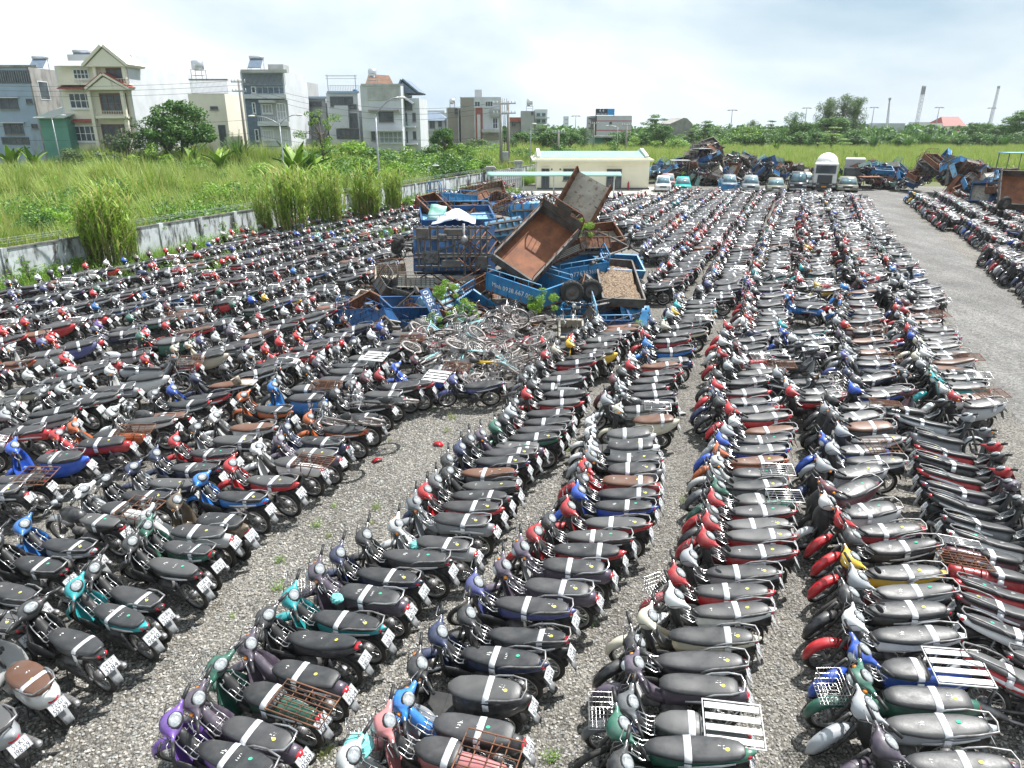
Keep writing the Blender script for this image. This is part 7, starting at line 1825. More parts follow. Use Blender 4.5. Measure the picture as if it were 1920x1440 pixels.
bed_px('long blue bed with white lettering at the foot of the heap', (910, 546, 27.2), (1013, 580, 25.6), (945, 520, 29.2), .66, UP, floor='rust', body='bluep', rail='bluel', text='Minh 0938.667.005')
bed_px('blue bed numbered on its side above the double wheels', (1050, 533, 28.4), (1143, 517, 29.2), (1068, 507, 30.6), .55, UP, floor='steel', body='bluep', rail='bluel', wheels=True, text='0776363683')
db = bed_px('open tray filled with leaf litter at the right of the heap', (1128, 574, 26.4), (1207, 580, 26.4), (1142, 500, 30.2), .32, UP, floor='rust', body='steel', rail='bluep', rails=False, group=None)
mb = MB(); g = []
for i in range(14):
    g.append([(0.06 + 1.45 * i / 13 * (1), .06 + 3.2 * j / 15, .2 + .12 * mnoise.noise(Vector((i * .5, j * .5, 2))) + .08 * math.sin(PI * i / 13)) for j in range(16)])
mb.sheet(g, .05); tag(part('leaf_litter', mb, M['dirt']), 'brown dead leaves and rubbish filling the open tray', 'leaf litter'); bpy.data.objects['leaf_litter'].matrix_world = db.matrix_world.copy()
bed_px('blue headboard bed behind the litter-filled tray', (1140, 512, 30.4), (1207, 512, 30.4), (1140, 481, 30.9), .35, AWAY, floor='bluep', body='blued', rail='bluel')
bed_px('tipped cream and rust bed at the right shoulder of the heap', (1104, 480, 31.8), (1172, 470, 32), (1116, 438, 33.6), .5, Vector((.2, -.6, .8)), floor='creamp', body='rust', rail='steel', grid=False)
bed_px('low rusty tray with cream floor at the left of the heap', (703, 546, 28.4), (764, 542, 28.6), (712, 514, 30.6), .42, UP, floor='creamp', body='rust', rail='rust', grid=True)
bed_px('small brown tray with grid sides low on the left', (668, 606, 25.8), (722, 610, 25.6), (686, 576, 27.6), .4, UP, floor='rustfloor', body='rust', rail='rust', grid=True, rails=False)
bed_px('narrow wooden-framed tray behind the small brown tray', (656, 583, 27), (702, 590, 27), (668, 562, 28.6), .4, UP, floor='rust', body='creamp', rail='rust', rails=True)
bed_px('dark blue box bed wedged under the numbered upended bed', (735, 628, 25.6), (768, 600, 26.2), (742, 575, 26.6), .5, AWAY, floor='creamp', body='blued', rail='bluep')
bed_px('dark frame trailer lying behind the red motorbikes', (1046, 646, 24.4), (1092, 646, 24.4), (1048, 613, 25), .4, CAMV, floor='steel', body='creamp', rail='bluep')
bed_px('dark blue tricycle bed with seat back right of the heap', (1116, 640, 25), (1184, 640, 25), (1130, 600, 27.4), .75, UP, floor='blued', body='blued', rail='bluel', hoop=True)
def sheetp(name, label, cat, pts, mat, th=.03):
    c = sum((Vector(p) for p in pts), Vector()) / len(pts); a, b, d, e = [Vector(p) - c for p in pts]; mb = MB(); g = []
    for i in range(6):
        g.append([a.lerp(b, i / 5).lerp(e.lerp(d, i / 5), j / 5) + Vector((0, .03 * math.sin(i * 2.1 + j), .02 * math.sin(i + j * 1.7))) for j in range(6)])
    mb.sheet(g, th); o = part(name, mb, M[mat]); o.location = c; return tag(o, label, cat)
sheetp('steel_sheet', 'bright blue sheet standing on edge behind the red motorbikes', 'metal panel', [P(1093, 612, 24.6), P(1121, 597, 24.9), P(1121, 636, 24.6), P(1093, 650, 24.2)], 'bluep')
sheetp('steel_sheet', 'peeling green sheet leaning at the top left of the heap', 'metal panel', [P(800, 412, 32), P(808, 382, 32.6), P(838, 388, 32.8), P(832, 414, 32.2)], 'greenp')
sheetp('steel_sheet', 'dark grey sheet sloping left from the peak behind the tarpaulin', 'metal panel', [P(832, 386, 35), P(858, 362, 35.4), P(876, 392, 35), P(850, 396, 34.4)], 'steel')
sheetp('steel_sheet', 'long grey sheet leaning across the heap behind the tarpaulin', 'metal panel', [P(874, 395, 33.6), P(960, 408, 33.6), P(955, 430, 32.8), P(878, 425, 32.6)], 'steel')
sheetp('steel_sheet', 'bright blue panel at the back between the hooped and rusty beds', 'metal panel', [P(985, 380, 34.8), P(1012, 376, 35), P(1012, 408, 34.6), P(985, 414, 34.4)], 'bluep')
sheetp('steel_beam', 'pale blue beam sticking out low beside the bicycles', 'beam', [P(728, 634, 24.2), P(786, 634, 24.4), P(786, 646, 24.2), P(728, 643, 24.1)], 'bluel', .12)
mb = MB(); g = []; rr = random.Random(4)
for i in range(14):
    g.append([((i / 13 - .5) * 2.2, (j / 9 - .5) * 1.5, .75 * math.exp(-((i / 13 - .55) ** 2 * 7 + (j / 9 - .5) ** 2 * 4)) + .10 * mnoise.noise(Vector((i * .8, j * .9, 1)))) for j in range(10)])
mb.sheet(g, .015); o = tag(part('tarpaulin', mb, M['tarp']), 'crumpled white and blue plastic sheet draped over the flat blue bed', 'tarpaulin'); o.location = P(852, 418, 31.3); o.scale = (.85, .9, .8)
t = thing('loose_truck_tyre', 'loose dark truck wheel lying flat beside the upended blue bed', 'wheel', P(754, 552, 27)); big_wheel((0, 0, 0), t, 1.25, (PI / 2 - .35, .3, 0))
for i, (u, v, Y, ro, lab) in enumerate(((1072, 548, 26.2, .2, 'truck wheel under the numbered blue bed, left one'), (1108, 545, 26.8, .25, 'truck wheel under the numbered blue bed, right one'))):
    t = thing('loose_truck_tyre', lab, 'wheel', P(u, v, Y)); big_wheel((0, 0, 0), t, 1.35, (0, 0, ro))
t = thing('fire_extinguisher', 'bright red cylinder standing among the scrap near the red motorbikes', 'extinguisher', P(1159, 648, 24.3)); mb = MB(); mb.lathe([(.02, 0), (.14, .02), (.14, .5), (.08, .6), (.03, .66)], 14, 'z'); part('cylinder', mb, M['redlens'], t); mb = MB(); mb.tube([(0, 0, .66), (.1, 0, .7), (.16, 0, .5)], .02, 5); part('hose', mb, M['black'], t)
# filler beds deep in the heap
rb = random.Random(21); fl_i = 0
FB = [(830, 560, 28), (881, 545, 28.5), (985, 470, 31), (1061, 470, 30.5), (1092, 600, 27), (961, 596, 27), (842, 470, 32.5), (1038, 430, 33), (901, 580, 27), (1010, 415, 35), (869, 405, 34), (931, 470, 31.5), (779, 596, 26.3),
      (690, 578, 26.4), (724, 592, 26), (741, 548, 28), (776, 532, 28.4), (759, 580, 26.2), (713, 622, 25), (816, 392, 33.5), (846, 372, 35), (884, 382, 36), (926, 378, 37), (906, 424, 33), (1063, 405, 33), (1078, 446, 31), (1102, 462, 31), (1164, 498, 30), (957, 398, 35.5), (680, 612, 25.4), (860, 600, 26.4), (1136, 600, 26)]
for i, (u, v, Y) in enumerate(FB):
    q = P(u, v, Y); q.z = max(.25, q.z - .2); cl = rb.choice(['blued', 'rust', 'steel', 'bluep', 'rust', 'steel'])
    Mx = Matrix.Translation(q) @ Euler((rb.uniform(-.7, .7), rb.uniform(-.5, .5), rb.uniform(-1, 1))).to_matrix().to_4x4() @ Matrix.Translation((-.9, -.55, 0))
    cargo_bed('%s half-buried bed, %s of the buried ones from the left' % ({'blued': 'dark blue', 'rust': 'rusty', 'steel': 'grey', 'bluep': 'blue'}[cl], ordw(1 + sorted(q_[0] for q_ in FB).index(u))), Mx, rb.uniform(1.4, 2.1), rb.uniform(.9, 1.2), rb.uniform(.3, .5), body=cl, grid=rb.random() < .25, hoop=rb.random() < .4, wheels=rb.random() < .4, floor=rb.choice(['rustfloor', 'steel', 'blued', 'creamp']), rail=cl, rails=rb.random() < .6)
rj = random.Random(77)
for i in range(60):
    u, v = rj.uniform(670, 1195), rj.uniform(430, 640)
    if (u < 770 and v < 530) or (905 < u < 1100 and 385 < v < 540): continue
    Y = G(u, 640).y + rj.uniform(0, 4) if v > 560 else 27 + rj.uniform(0, 5); q = P(u, v, Y); q.z = max(.1, q.z - .3)
    mb = MB(); kd = i % 4
    if kd == 0:
        for a in range(4): mb.tube([(-.9, a * .3 - .45, 0), (.9, a * .3 - .45, 0)], .03, 5)
        mb.tube([(-.9, -.45, 0), (-.9, .45, 0)], .03, 5); mb.tube([(.9, -.45, 0), (.9, .45, 0)], .03, 5); mb.tube([(0, -.45, 0), (0, .45, 0)], .03, 5); nm_ = 'steel_ladder_frame'
    elif kd == 1: mb.bbox((0, 0, 0), (.7, .5, .4), .05); mb.tube([(-.5, 0, .1), (.6, .1, .15)], .05, 7); mb.lathe([(.1, -.2), (.2, -.15), (.2, .15), (.1, .2)], 12, 'y', (.2, 0, .25)); nm_ = 'engine_block'
    elif kd == 2: mb.tube([(-1.1, 0, 0), (-.2, .05, .05), (1.1, 0, .02)], .04, 6); mb.box((-1.05, 0, 0), (.12, .3, .12)); mb.box((1.05, 0, 0), (.12, .3, .12)); nm_ = 'scrap_axle'
    else: mb.sheet([[(x * .3, y * .25, .05 * math.sin(x * 1.7 + y)) for y in range(-2, 3)] for x in range(-2, 3)], .02); nm_ = 'scrap_sheet'
    o = tag(part(nm_, mb, M[('rust', 'engine', 'steel', 'blued')[kd]] if kd != 3 else M[rj.choice(['bluep', 'blued', 'steel', 'rust'])]), '%s wedged in the central scrap heap, %s piece of junk' % (nm_.replace('_', ' '), ordw(i + 1)), 'scrap', 'loose scrap wedged in the central heap')
    o.location = q; o.rotation_euler = (rj.uniform(-1.5, 1.5), rj.uniform(-.8, .8), rj.uniform(0, 6.3))
# motorbike heads of the cargo tricycles (share the round-headlight motorcycle)
def bike_copy(label, key, loc, rot, col, name='motorcycle', group=None, cat='motorcycle'):
    parts_, tab, pi_, si, strips, chalks = proto(key); o = thing(name, label, cat, loc, rot=rot, group=group); obs = []
    for nme, me, pa in parts_:
        q = put(nme, me, o if pa is None else obs[pa]); q['paint'] = PC[col]; q['seatc'] = SC['black']; obs.append(q)
    return o
NK = ('naked', .12, False, None, 0, False)
bike_copy('tricycle head with tall chrome handlebars facing the camera in the heap', NK, P(1078, 622, 25.3) + Vector((0, .4, 0)), (0, -.15, -PI / 2 - .2), 'black')
bike_copy('blue-tanked motorcycle fallen at the left foot of the heap', NK, G(700, 640) + Vector((0, 0, .1)), (-.9, 0, 2.6), 'bright blue')
bike_copy('indigo motorbike with white wing panel fallen below the bicycles', ('wave', .12, False, None, 0, False), G(880, 762), (-.35, 0, math.radians(186)), 'indigo', 'motorbike', None, 'motorbike')
bike_copy('red motorbike standing at the end of the first row beside the bicycles', ('wave', .55, False, None, 0, False), G(1040, 690), (-.2, 0, math.radians(190)), 'red', 'motorbike', None, 'motorbike')
# plants growing in the heap
for u, v, Y, k, sc_, lab in ((1090, 425, 30.5, 'bush', 1.0, 'bright young plant sprouting from the top of the heap'), (1017, 560, 25.6, 'bush', 1.1, 'green creeper climbing the end of the lettered blue bed'), (835, 540, 26.0, 'bush', .9, 'green creeper spilling over the upended blue bed'), (870, 588, 25.3, 'bush', 1.2, 'yellow-flowering weed between the bicycles and the heap'), (810, 600, 25.2, 'bush', .8, 'small weed under the upended blue bed'),
                        (1198, 618, 25.4, 'bush', 1.0, 'pale green weed at the right foot of the heap'), (1020, 640, 24.4, 'bush', .7, 'dark green weed behind the bicycle heap'), (745, 380, 60, 'bush', 2.4, 'green bush against the far wall left of the heap')):
    p = P(u, v, Y); t = thing('weed_plant', lab, 'plant', (p.x, p.y, p.z - sc_ * .45)); t.scale = (sc_,) * 3; c, tr = tree_kind(k, 4 if u != 870 else 6, ('leafL', 'grassC')); put('foliage', c, t, kind='stuff'); put('stem', tr, t)

# ------------------------------------------------------------------ bicycles
M['ytube'] = plain('yellow_paint', (.80, .52, .03), .4); M['cyan'] = plain('pale_cyan_paint', (.30, .62, .66), .4); M['bikered'] = plain('bicycle_red', (.40, .04, .05), .4)
def bicycle_meshes(st_, mat):
    out = []; Rw = .32; wb = .52
    def wh(nm, x):
        ty = MB(); rings = []
        for i in range(27):
            a = 2 * PI * i / 26; rings.append([((Rw + .024 * math.cos(q)) * math.cos(a), .024 * math.sin(q), (Rw + .024 * math.cos(q)) * math.sin(a)) for q in (0, 1.05, 2.1, 3.14, 4.2, 5.25)])
        ty.loft(rings, 0, True, cap=False)
        rm = MB(); rings = []
        for i in range(27):
            a = 2 * PI * i / 26; rings.append([(r * math.cos(a), y, r * math.sin(a)) for r, y in ((.315, .025), (.275, .02), (.275, -.02), (.315, -.025))])
        rm.loft(rings, 0, True, cap=False)
        for k in range(24):
            a = 2 * PI * k / 24; rm.tube([(.02 * math.cos(a + 1.2), .02 if k % 2 else -.02, .02 * math.sin(a + 1.2)), (.285 * math.cos(a), 0, .285 * math.sin(a))], .0022, 3, caps=False)
        rm.lathe([(.02, -.04), (.02, .04)], 8, 'y')
        T = Matrix.Translation((x, 0, Rw)); return rm.xf(T), ty.xf(T)
    for nm, x in (('front_wheel', wb), ('rear_wheel', -wb)):
        rm, ty = wh(nm, x); out.append((nm, rm.mesh(nm, M['silver']), None)); out.append(('tyre', ty.mesh('tyre', M['tyre'] if st_ != 1 else M['silver']), len(out) - 1))
    mb = MB(); hd = (.36, 0, .78); bb = (-.06, 0, .28); st = (-.19, 0, .68)
    mb.tube([(.39, 0, .62), (.33, 0, .88)], .018, 6)
    if st_ == 0: mb.tube([(.37, 0, .68), (.12, 0, .36), bb], .024, 6); mb.tube([(.35, 0, .78), (.10, 0, .45), (-.10, 0, .42)], .017, 6)
    else: mb.tube([hd, st], .016, 6); mb.tube([(.38, 0, .66), bb], .018, 6)
    mb.tube([bb, st, (-.22, 0, .80)], .016, 6)
    for sg in (-1, 1): mb.tube([bb, (-wb, sg * .06, Rw)], .01, 5); mb.tube([st, (-wb, sg * .06, Rw)], .008, 5); mb.tube([(.39, sg * .03, .64), (wb, sg * .05, Rw)], .011, 5)
    out.append(('frame', mb.mesh('frame', mat), None))
    mb = MB(); mb.tube([(.22, -.28, 1.0), (.34, -.2, 1.02), (.33, 0, .92), (.34, .2, 1.02), (.22, .28, 1.0)], .011, 6); out.append(('handlebar', mb.mesh('handlebar', M['chrome']), None))
    mb = MB(); mb.loft([body_ring(x, a, b, c, 8) for x, a, b, c in ((-.36, .05, .80, .85), (-.3, .10, .79, .86), (-.2, .08, .80, .85), (-.08, .02, .81, .84))]); out.append(('saddle', mb.mesh('saddle', M['black']), None))
    mb = MB()
    for x in (wb, -wb):
        g = []
        for k in range(9): a = math.radians(20 + 150 * k / 8) if x < 0 else math.radians(10 + 120 * k / 8); g.append([(x + .365 * math.cos(a), y, Rw + .365 * math.sin(a)) for y in (-.025, 0, .025)])
        mb.sheet(g, .004)
    out.append(('mudguard', mb.mesh('mudguard', M['silver']), None))
    mb = MB(); mb.lathe([(.09, .05), (.09, .06), (.02, .065)], 14, 'y', (-.06, 0, .28)); mb.tube([(-.06, .08, .28), (.06, .09, .16)], .01, 4); mb.tube([(-.06, -.08, .28), (-.18, -.09, .40)], .01, 4); out.append(('crank', mb.mesh('crank', M['alloy']), None))
    if st_ != 2:
        mb = MB()
        for z, f in ((.70, .75), (.78, .84), (.86, .92), (.94, 1.0)):
            mb.tube([(.42, -.16 * f, z), (.42 + .26 * f, -.16 * f, z), (.42 + .26 * f, .16 * f, z), (.42, .16 * f, z)], .005, 3, close=True)
        for k in range(6):
            t_ = k / 5
            for A in ((.42 + .26 * t_, -.16), (.42 + .26 * t_, .16), (.42, -.16 + .32 * t_), (.68, -.16 + .32 * t_)): mb.tube([(.42 + (A[0] - .42) * .75, A[1] * .75, .70), (A[0], A[1], .94)], .003, 3, caps=False)
            mb.tube([(.42 + .195 * t_, -.12, .70), (.42 + .195 * t_, .12, .70)], .003, 3, caps=False)
        out.append(('basket', mb.mesh('basket', M['chrome']), None))
    mb = MB(); mb.bx(-.62, -.30, -.06, .06, .69, .70); mb.tube([(-.6, -.06, .69), (-wb, -.06, Rw)], .006, 4); mb.tube([(-.6, .06, .69), (-wb, .06, Rw)], .006, 4); out.append(('carrier', mb.mesh('carrier', M['alloy']), None))
    return out
BM = [(bicycle_meshes(0, M['silver']), 'silver'), (bicycle_meshes(1, M['silver']), 'white-tyred silver'), (bicycle_meshes(2, M['ytube']), 'yellow-framed'), (bicycle_meshes(0, M['cyan']), 'pale cyan'), (bicycle_meshes(1, M['bikered']), 'red'), (bicycle_meshes(0, M['engine']), 'dark grey')]
def bicycle(label, k, Mx, group='bicycles thrown in a heap'):
    t = thing('bicycle', label, 'bicycle', group=group); t.matrix_world = Mx; obs = []
    for nme, me, pa in BM[k][0]: obs.append(put(nme, me, t if pa is None else obs[pa]))
rb = random.Random(12); blist = []
for i in range(84):
    u, v = rb.uniform(790, 1030), rb.uniform(575, 735)
    if not in_poly(u, v, [(785, 640), (815, 600), (900, 565), (1000, 575), (1040, 610), (1030, 660), (985, 725), (900, 740), (830, 735), (790, 690)]): continue
    dz = 1 - min(1, abs(v - 640) / 110); p = G(u, v, .1 + 1.0 * dz * rb.random() ** .6)
    blist.append((u, v, p))
blist.sort(key=lambda q: q[0])
for i, (u, v, p) in enumerate(blist):
    k = rb.choice([0, 1, 1, 0, 1, 3, 4, 5]); tilt = rb.choice([-1, 1]) * rb.uniform(.8, 1.35)
    Mx = Matrix.Translation(p) @ Euler((tilt, rb.uniform(-.45, .45), rb.uniform(0, 6.3))).to_matrix().to_4x4() @ Matrix.Translation((0, 0, -.35))
    bicycle('%s bicycle tangled in the heap, %s counting from its left end' % (BM[k][1], ordw(i + 1)), k, Mx)
bicycle('yellow-framed bicycle lying on top of the bicycle heap', 2, Matrix.Translation(G(900, 680, .75)) @ Euler((1.15, .1, .15)).to_matrix().to_4x4() @ Matrix.Translation((0, 0, -.35)), None)
bicycle('silver bicycle leaning upright at the top of the heap near the lettered bed', 0, Matrix.Translation(G(950, 600, .9)) @ Euler((.45, -.35, -.5)).to_matrix().to_4x4() @ Matrix.Translation((0, 0, -.35)), None)
bicycle('silver bicycle lying across motorbike seats beside the gravel aisle', 0, Matrix.Translation(G(630, 792, .95)) @ Euler((-.95, .2, 2.7)).to_matrix().to_4x4() @ Matrix.Translation((-.45, 0, -.35)), None)
bicycle('dark bicycle lying across motorbike seats just below the bicycle heap', 5, Matrix.Translation(G(722, 755, 1.0)) @ Euler((-1.1, .15, 2.9)).to_matrix().to_4x4() @ Matrix.Translation((0, 0, -.35)), None)
# litter in the aisle
for u, v, mt, lab in ((822, 836, 'redlens', 'broken red mudguard lying on the open gravel'), (707, 866, 'redlens', 'small red shard on the gravel aisle'), (1278, 778, 'plate', 'fallen white number plate on the gravel between rows')):
    mb = MB(); mb.sheet([[(-.12, -.06, .03), (-.12, .06, .02)], [(0, -.07, .09), (0, .07, .08)], [(.14, -.04, .05), (.14, .05, .03)]], .01); o = tag(part('plastic_shard', mb, M[mt]), lab, 'debris'); o.location = G(u, v); o.rotation_euler = (0, 0, rb.uniform(0, 3))
# laptop-like cream lid, cyan net and other things resting on motorbikes
ob_ = thing('open_box', 'cream hinged box lying open on a seat among the left rows', 'box', G(450, 718, 1.0))
for nm_, q_ in (('lid', [G(432, 712, 1.35), G(447, 704, 1.35), G(453, 718, .98), G(440, 723, .98)]), ('base', [G(440, 723, .96), G(454, 713, .98), G(484, 713, 1.0), G(474, 723, .98)])):
    mb = MB(); mb.sheet([[q_[0] - ob_.location, q_[3] - ob_.location], [q_[1] - ob_.location, q_[2] - ob_.location]], .02); part(nm_, mb, M['creamp'], ob_)
M['net'] = mottled('cyan_net', (.10, .50, .48), (.30, .68, .66), 25, .7, bmp=.8, bs=40)
for (u, v, z, s_, lab) in ((672, 1400, .85, .17, 'bundle of cyan net stuffed in the front basket of the pink cub'), (632, 1122, .75, .10, 'crumpled cyan cloth on the centre rack of a plum cub'), (778, 1022, .7, .09, 'crumpled cyan cloth on the centre rack of the white cub')):
    mb = MB(); rings = []
    for i in range(9):
        ph = -PI / 2 + PI * i / 8; ring = []
        for j in range(14): a = 2 * PI * j / 14; q = s_ * (1 + .25 * mnoise.noise(Vector((i * .9, j * .8, u)))); ring.append((q * math.cos(ph) * math.cos(a) + .001, q * math.cos(ph) * math.sin(a), q * .7 * math.sin(ph)))
        rings.append(ring)
    mb.loft(rings, 0, False); o = tag(part('cloth_bundle', mb, M['net']), lab, 'cloth'); o.location = G(u, v, z)

# ------------------------------------------------------------------ vehicles at the far end
M['cteal'] = plain('teal_car_paint', (.03, .42, .38), .3); M['cgrey'] = plain('grey_car_paint', (.28, .29, .30), .3); M['colive'] = plain('olive_car_paint', (.20, .20, .15), .35); M['cdark'] = plain('dark_car_paint', (.05, .055, .06), .3); M['cred'] = M['pinkish']
M['cglass'] = mottled('windscreen_glass', (.05, .10, .13), (.20, .30, .33), .8, .08)
def car(name, label, u, v, w, hgt, ln, mat, cat='car', hood=.95, group=None, plate=True):
    p = G(u, v + 3); t = thing(name, label, cat, p, -.85 * math.atan2(p.x, p.y), group)
    hw = w / 2; bz = hgt * .53
    def ring(y, z0, z1, a, top=None):
        top = a if top is None else top; return [(-a, y, z0), (-a, y, (z0 + z1) / 2), (-top, y, z1), (0, y, z1 + .03), (top, y, z1), (a, y, (z0 + z1) / 2), (a, y, z0)]
    mb = MB(); mb.loft([ring(0, .35, bz * .82, hw * .85), ring(.12, .22, bz * .88, hw * .96), ring(hood, .22, bz, hw, hw * .92), ring(ln * .55, .22, bz * 1.02, hw, hw * .93), ring(ln - .15, .22, bz, hw * .97, hw * .88), ring(ln, .35, bz * .9, hw * .9)])
    part('body', mb, M[mat], t)
    mb = MB(); mb.loft([ring(hood + .0, bz * .9, bz * 1.0, hw * .9, hw * .88), ring(hood + .62, bz * .9, hgt - .06, hw * .88, hw * .70), ring(hood + .9, bz * .9, hgt, hw * .88, hw * .70), ring(ln * .72, bz * .9, hgt, hw * .88, hw * .70), ring(ln * .92, bz * .9, bz, hw * .88, hw * .86)])
    part('cabin', mb, M[mat], t)
    mb = MB(); a, b_ = hw * .80, hw * .66; y0, y1 = hood + .02, hood + .60; z0, z1 = bz * 1.05, hgt - .10
    mb.sheet([[(-a, y0 - .02, z0), (-b_, y1 - .03, z1)], [(0, y0 - .06, z0), (0, y1 - .06, z1)], [(a, y0 - .02, z0), (b_, y1 - .03, z1)]], .02); part('windscreen', mb, M['cglass'], t)
    for sg in (-1, 1):
        mb = MB(); mb.bbox((sg * hw * .68, .0, bz * .70), (hw * .42, .08, .15), .02); part('headlight', mb, M['lens'], t)
        mb = MB(); mb.bx(min(sg * hw * .90, sg * hw * .78), max(sg * hw * .90, sg * hw * .78), hood + .5, ln * .8, bz * 1.1, hgt - .25); part('side_window', mb, M['glass'], t)
        mb = MB(); mb.bbox((sg * (hw + .10), hood + .25, bz * 1.12), (.16, .08, .13), .02); part('wing_mirror', mb, M['black'], t)
        for yy in (.75, ln - .8): big_wheel((sg * (hw - .08), yy, .31), t, .95, (0, 0, PI / 2))
    mb = MB(); mb.bx(-hw * .42, hw * .42, -.02, .02, bz * .6, bz * .78); part('grille', mb, M['black'], t)
    mb = MB(); mb.bx(-hw * .92, hw * .92, -.07, .1, .28, .46); part('bumper', mb, M[mat] if mat != 'cdark' else M['cgrey'], t)
    if plate: mb = MB(); mb.bx(-.24, .24, -.09, -.075, .33, .45); part('number_plate', mb, M['plate'], t)
    return t
car('car', 'white hatchback nearest the guard house', 1243, 358, 1.75, 1.62, 3.8, 'whitep')
car('car', 'faded red car half hidden behind the white hatchback', 1252, 351, 1.7, 1.55, 3.8, 'cred')
car('car', 'teal saloon taxi with crumpled bonnet', 1280, 358, 1.8, 1.5, 4.2, 'cteal')
car('car', 'silver-blue car behind the blue railed cart', 1367, 355, 1.75, 1.6, 4.2, 'cgrey')
car('car', 'grey hatchback between the railed cart and the olive saloon', 1407, 358, 1.85, 1.65, 4.2, 'cgrey')
car('car', 'faded olive saloon in the middle of the car line', 1454, 359, 1.95, 1.42, 4.5, 'colive')
car('van', 'dark van left of the mixer truck', 1495, 358, 1.9, 2.05, 4.4, 'cdark', 'van', .4)
car('car', 'pale car squeezed between the dark van and the mixer truck', 1510, 350, 1.7, 1.6, 4.0, 'whitep')
car('pickup', 'small grey pickup right of the mixer truck', 1588, 358, 2.2, 1.55, 3.6, 'colive', 'pickup', .35)
def truck(label, u, v, w, hc, cab, cat, kind):
    p = G(u, v + 2); t = thing('truck', label, cat, p, -math.atan2(p.x, p.y)); hw = w / 2
    mb = MB(); mb.bbox((0, 1.0, hc * .62), (w, 2.0, hc * .72), .12); part('cab', mb, M[cab], t)
    mb = MB(); mb.bbox((0, -.03, hc * .42), (w * .62, .12, hc * .30), .04); part('grille', mb, M['cdark'], t)
    mb = MB(); mb.bx(-hw * .84, hw * .84, -.06, -.005, hc * .62, hc * .90); part('windscreen', mb, M['glass'], t)
    mb = MB(); mb.bbox((0, .05, .55), (w * 1.0, .4, .42), .05); part('bumper', mb, M['cdark'], t)
    for sg in (-1, 1):
        mb = MB(); mb.bbox((sg * hw * .8, -.17, .58), (.34, .06, .16), .02); part('headlight', mb, M['lens'], t)
        mb = MB(); mb.bbox((sg * (hw + .22), .1, hc * .72), (.2, .12, .6), .03); part('wing_mirror', mb, M['black'], t)
        for yy in (.9, 4.6, 5.7): big_wheel((sg * (hw - .18), yy, .48), t, 1.5, (0, 0, PI / 2))
    mb = MB(); mb.bx(-.5, .5, 0.3, 8, .7, .95); part('chassis', mb, M['cdark'], t)
    mb = MB(); mb.bx(-.26, .26, -.19, -.175, .46, .60); part('number_plate', mb, M['amber'] if kind == 'mixer' else M['plate'], t)
    if kind == 'mixer':
        mb = MB(); mb.lathe([(.5, 2.1), (.9, 2.5), (1.2, 3.6), (1.2, 5.2), (.8, 7.0), (.6, 7.4)], 22, 'y', (0, 0, 2.75)); o = part('mixer_drum', mb, M['whitep'], t)
        mb = MB()
        for k in range(6): mb.tube([(-1.3 + .0 * k, 2.2, 1.2 + k * .35), (-1.3, 2.5, 1.2 + k * .35)], .03, 4)
        part('ladder', mb, M['galv'], t)
    else:
        mb = MB(); mb.bbox((0, 4.5, 1.95), (w * 1.05, 4.8, 2.3), .05); part('cargo_box', mb, M['bgrey'], t)
    return t
truck('concrete mixer truck with white drum and dark grille', 1543, 357, 2.45, 3.1, 'whitep', 'truck', 'mixer')
truck('grey box truck standing behind the small pickup', 1596, 349, 2.1, 2.3, 'cdark', 'truck', 'box')
bed_px('blue railed cart standing before the silver-blue car', (1352, 362, 82.5), (1387, 362, 82.5), (1352, 361, 84.2), .9, UP, floor='bluep', body='bluep', rail='bluel', hoop=True, W=1.4)
# far heaps of beds and wrecks
TY = [('blue', 'bluep', 'bluel'), ('dark blue', 'blued', 'bluep'), ('rusty', 'rust', 'rust'), ('grey', 'steel', 'steel'), ('pale blue', 'bluel', 'bluel'), ('brown', 'rustfloor', 'rust'), ('cream', 'creamp', 'rust'), ('green', 'greenp', 'steel')]
def heap(n, where, u0, u1, Yb, hts, seed, Ys=6.0, big=1.0):
    r = random.Random(seed); L2 = []
    for i in range(n):
        u = r.uniform(u0, u1); f = (u - u0) / (u1 - u0); hmax = hts[0] + (hts[-1] - hts[0]) * f if len(hts) == 2 else hts[min(len(hts) - 1, int(f * len(hts)))]
        z = hmax * r.random() ** .75; Y = (Yb(u) if callable(Yb) else Yb) + z * .9 + r.uniform(0, Ys) * .5
        L2.append((u, z, Y, r.choice([0, 1, 1, 1, 2, 3, 3, 3, 3, 4, 5, 6, 7])))
    L2.sort()
    for i, (u, z, Y, k) in enumerate(L2):
        x = P(u, 320, Y).x; nm, bd, rl = TY[k]; s_ = big * r.uniform(.85, 1.25)
        Mx = Matrix.Translation((x, Y, z + .35)) @ Euler((r.gauss(0, .6), r.gauss(0, .5), r.uniform(-1.5, 1.5))).to_matrix().to_4x4() @ Matrix.Translation((-1.0 * s_, -.6 * s_, 0))
        cargo_bed('%s wrecked cargo bed, %s from left in %s' % (nm, ordw(i + 1), where), Mx, 2.1 * s_, 1.25 * s_, .45 * s_, body=bd, floor=r.choice(['rustfloor', 'steel', bd, 'creamp']), rail=rl, rails=r.random() < .7, hoop=r.random() < .3, wheels=r.random() < .3, group='wrecked cargo beds at the far side of the yard')
        if r.random() < .8:
            bike_copy('dark stripped motorcycle thrown in %s beside its %s bed' % (where, ordw(i + 1)), NK, (x + r.uniform(-1, 1), Y - .8, max(.1, z * r.uniform(.6, 1.1))), (r.uniform(-1.3, 1.3), r.uniform(-.6, .6), r.uniform(0, 6.3)), r.choice(['black', 'dark blue', 'maroon', 'red']), group='stripped motorcycles in the far heaps')
heap(34, 'heap behind the teal saloon', 1256, 1352, 89.5, (1.3, 2.4, 3.8, 4.2, 3.2), 1)
heap(24, 'heap behind the olive saloon', 1350, 1440, 90, (2.8, 2.2), 2)
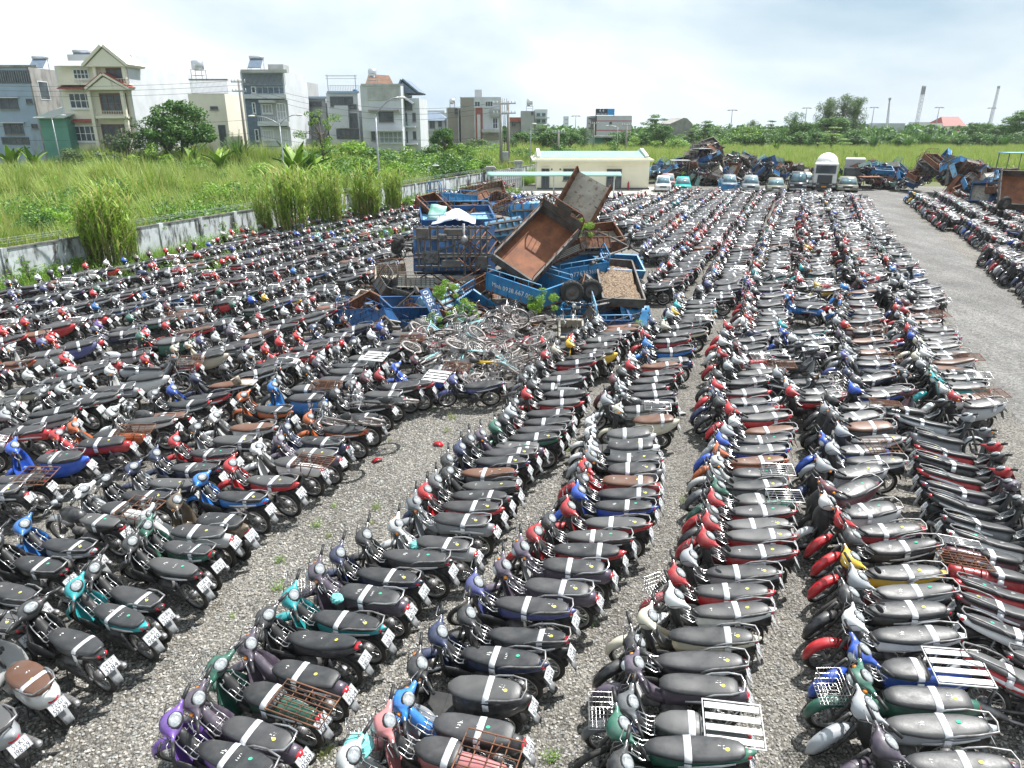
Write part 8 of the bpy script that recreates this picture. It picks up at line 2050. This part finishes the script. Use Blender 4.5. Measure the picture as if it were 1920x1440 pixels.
heap(10, 'wrecks beside the guard house', 1222, 1262, 92, (1.6, 1.4), 3)
heap(10, 'wrecks left of the mixer', 1440, 1520, 92, (2.0, 1.2), 4)
heap(16, 'wrecks right of the trucks', 1615, 1690, lambda u: 86 - (u - 1615) * .04, (1.6, 2.2), 5)
heap(52, 'the long right-hand heap', 1690, 1900, lambda u: 82 - (u - 1690) * .08, (1.6, 2.8, 3.0, 2.5, 2.2, 2.2), 6)
heap(16, 'the nearest right-hand heap', 1850, 1990, lambda u: 62 - (u - 1850) * .05, (1.5, 2.6), 7, big=1.2)
bed_px('big rust-bottomed bed on end at the right edge of the frame', (1868, 392, 55), (1946, 396, 54), (1888, 330, 56.5), .7, CAMV, floor='rustfloor', body='steel', rail='rust')
t = thing('loose_truck_tyre', 'black wheel leaning before the big rust-bottomed bed', 'wheel', P(1884, 381, 53.5)); big_wheel((0, 0, 0), t, 1.5, (.2, 0, .3))
# blue bin and flat roof of a stall among the wrecks
for u, v, Y, mt, lab in ((1315, 279, 92, 'corr', 'pale sheet roof topping the heap behind the teal saloon'), (1275, 301, 90, 'corr', 'small awning roof over the wrecks by the guard house'), (1632, 332, 84, 'rustfloor', 'brown table top standing among the wrecks right of the trucks'), (1905, 287, 66, 'bluel', 'pale awning at the right edge above the nearest wrecks')):
    p = P(u, v, Y); t = thing('awning', lab, 'awning', (p.x, p.y, 0)); mb = MB(); mb.bx(-1.1, 1.1, -.8, .8, p.z, p.z + .06); part('top', mb, M[mt], t); mb = MB()
    for a in (-1, 1):
        for b_ in (-.7, .7): mb.tube([(a, b_, 0), (a, b_, p.z)], .04, 5)
    part('legs', mb, M['steel'], t)

# ------------------------------------------------------------------ air
hm = bpy.data.materials.new('haze'); hm.use_nodes = True; ht = hm.node_tree; ht.nodes.clear()
hv = ht.nodes.new('ShaderNodeVolumePrincipled'); ho = ht.nodes.new('ShaderNodeOutputMaterial')
hv.inputs['Color'].default_value = (.86, .93, 1, 1); hv.inputs['Density'].default_value = .00016
ht.links.new(hv.outputs[0], ho.inputs['Volume'])
mb = MB(); mb.bx(-4700, 4700, -80, 4400, -50, 75)
part('haze', mb, hm, kind='stuff', label='thin pale haze over the yard and fields')
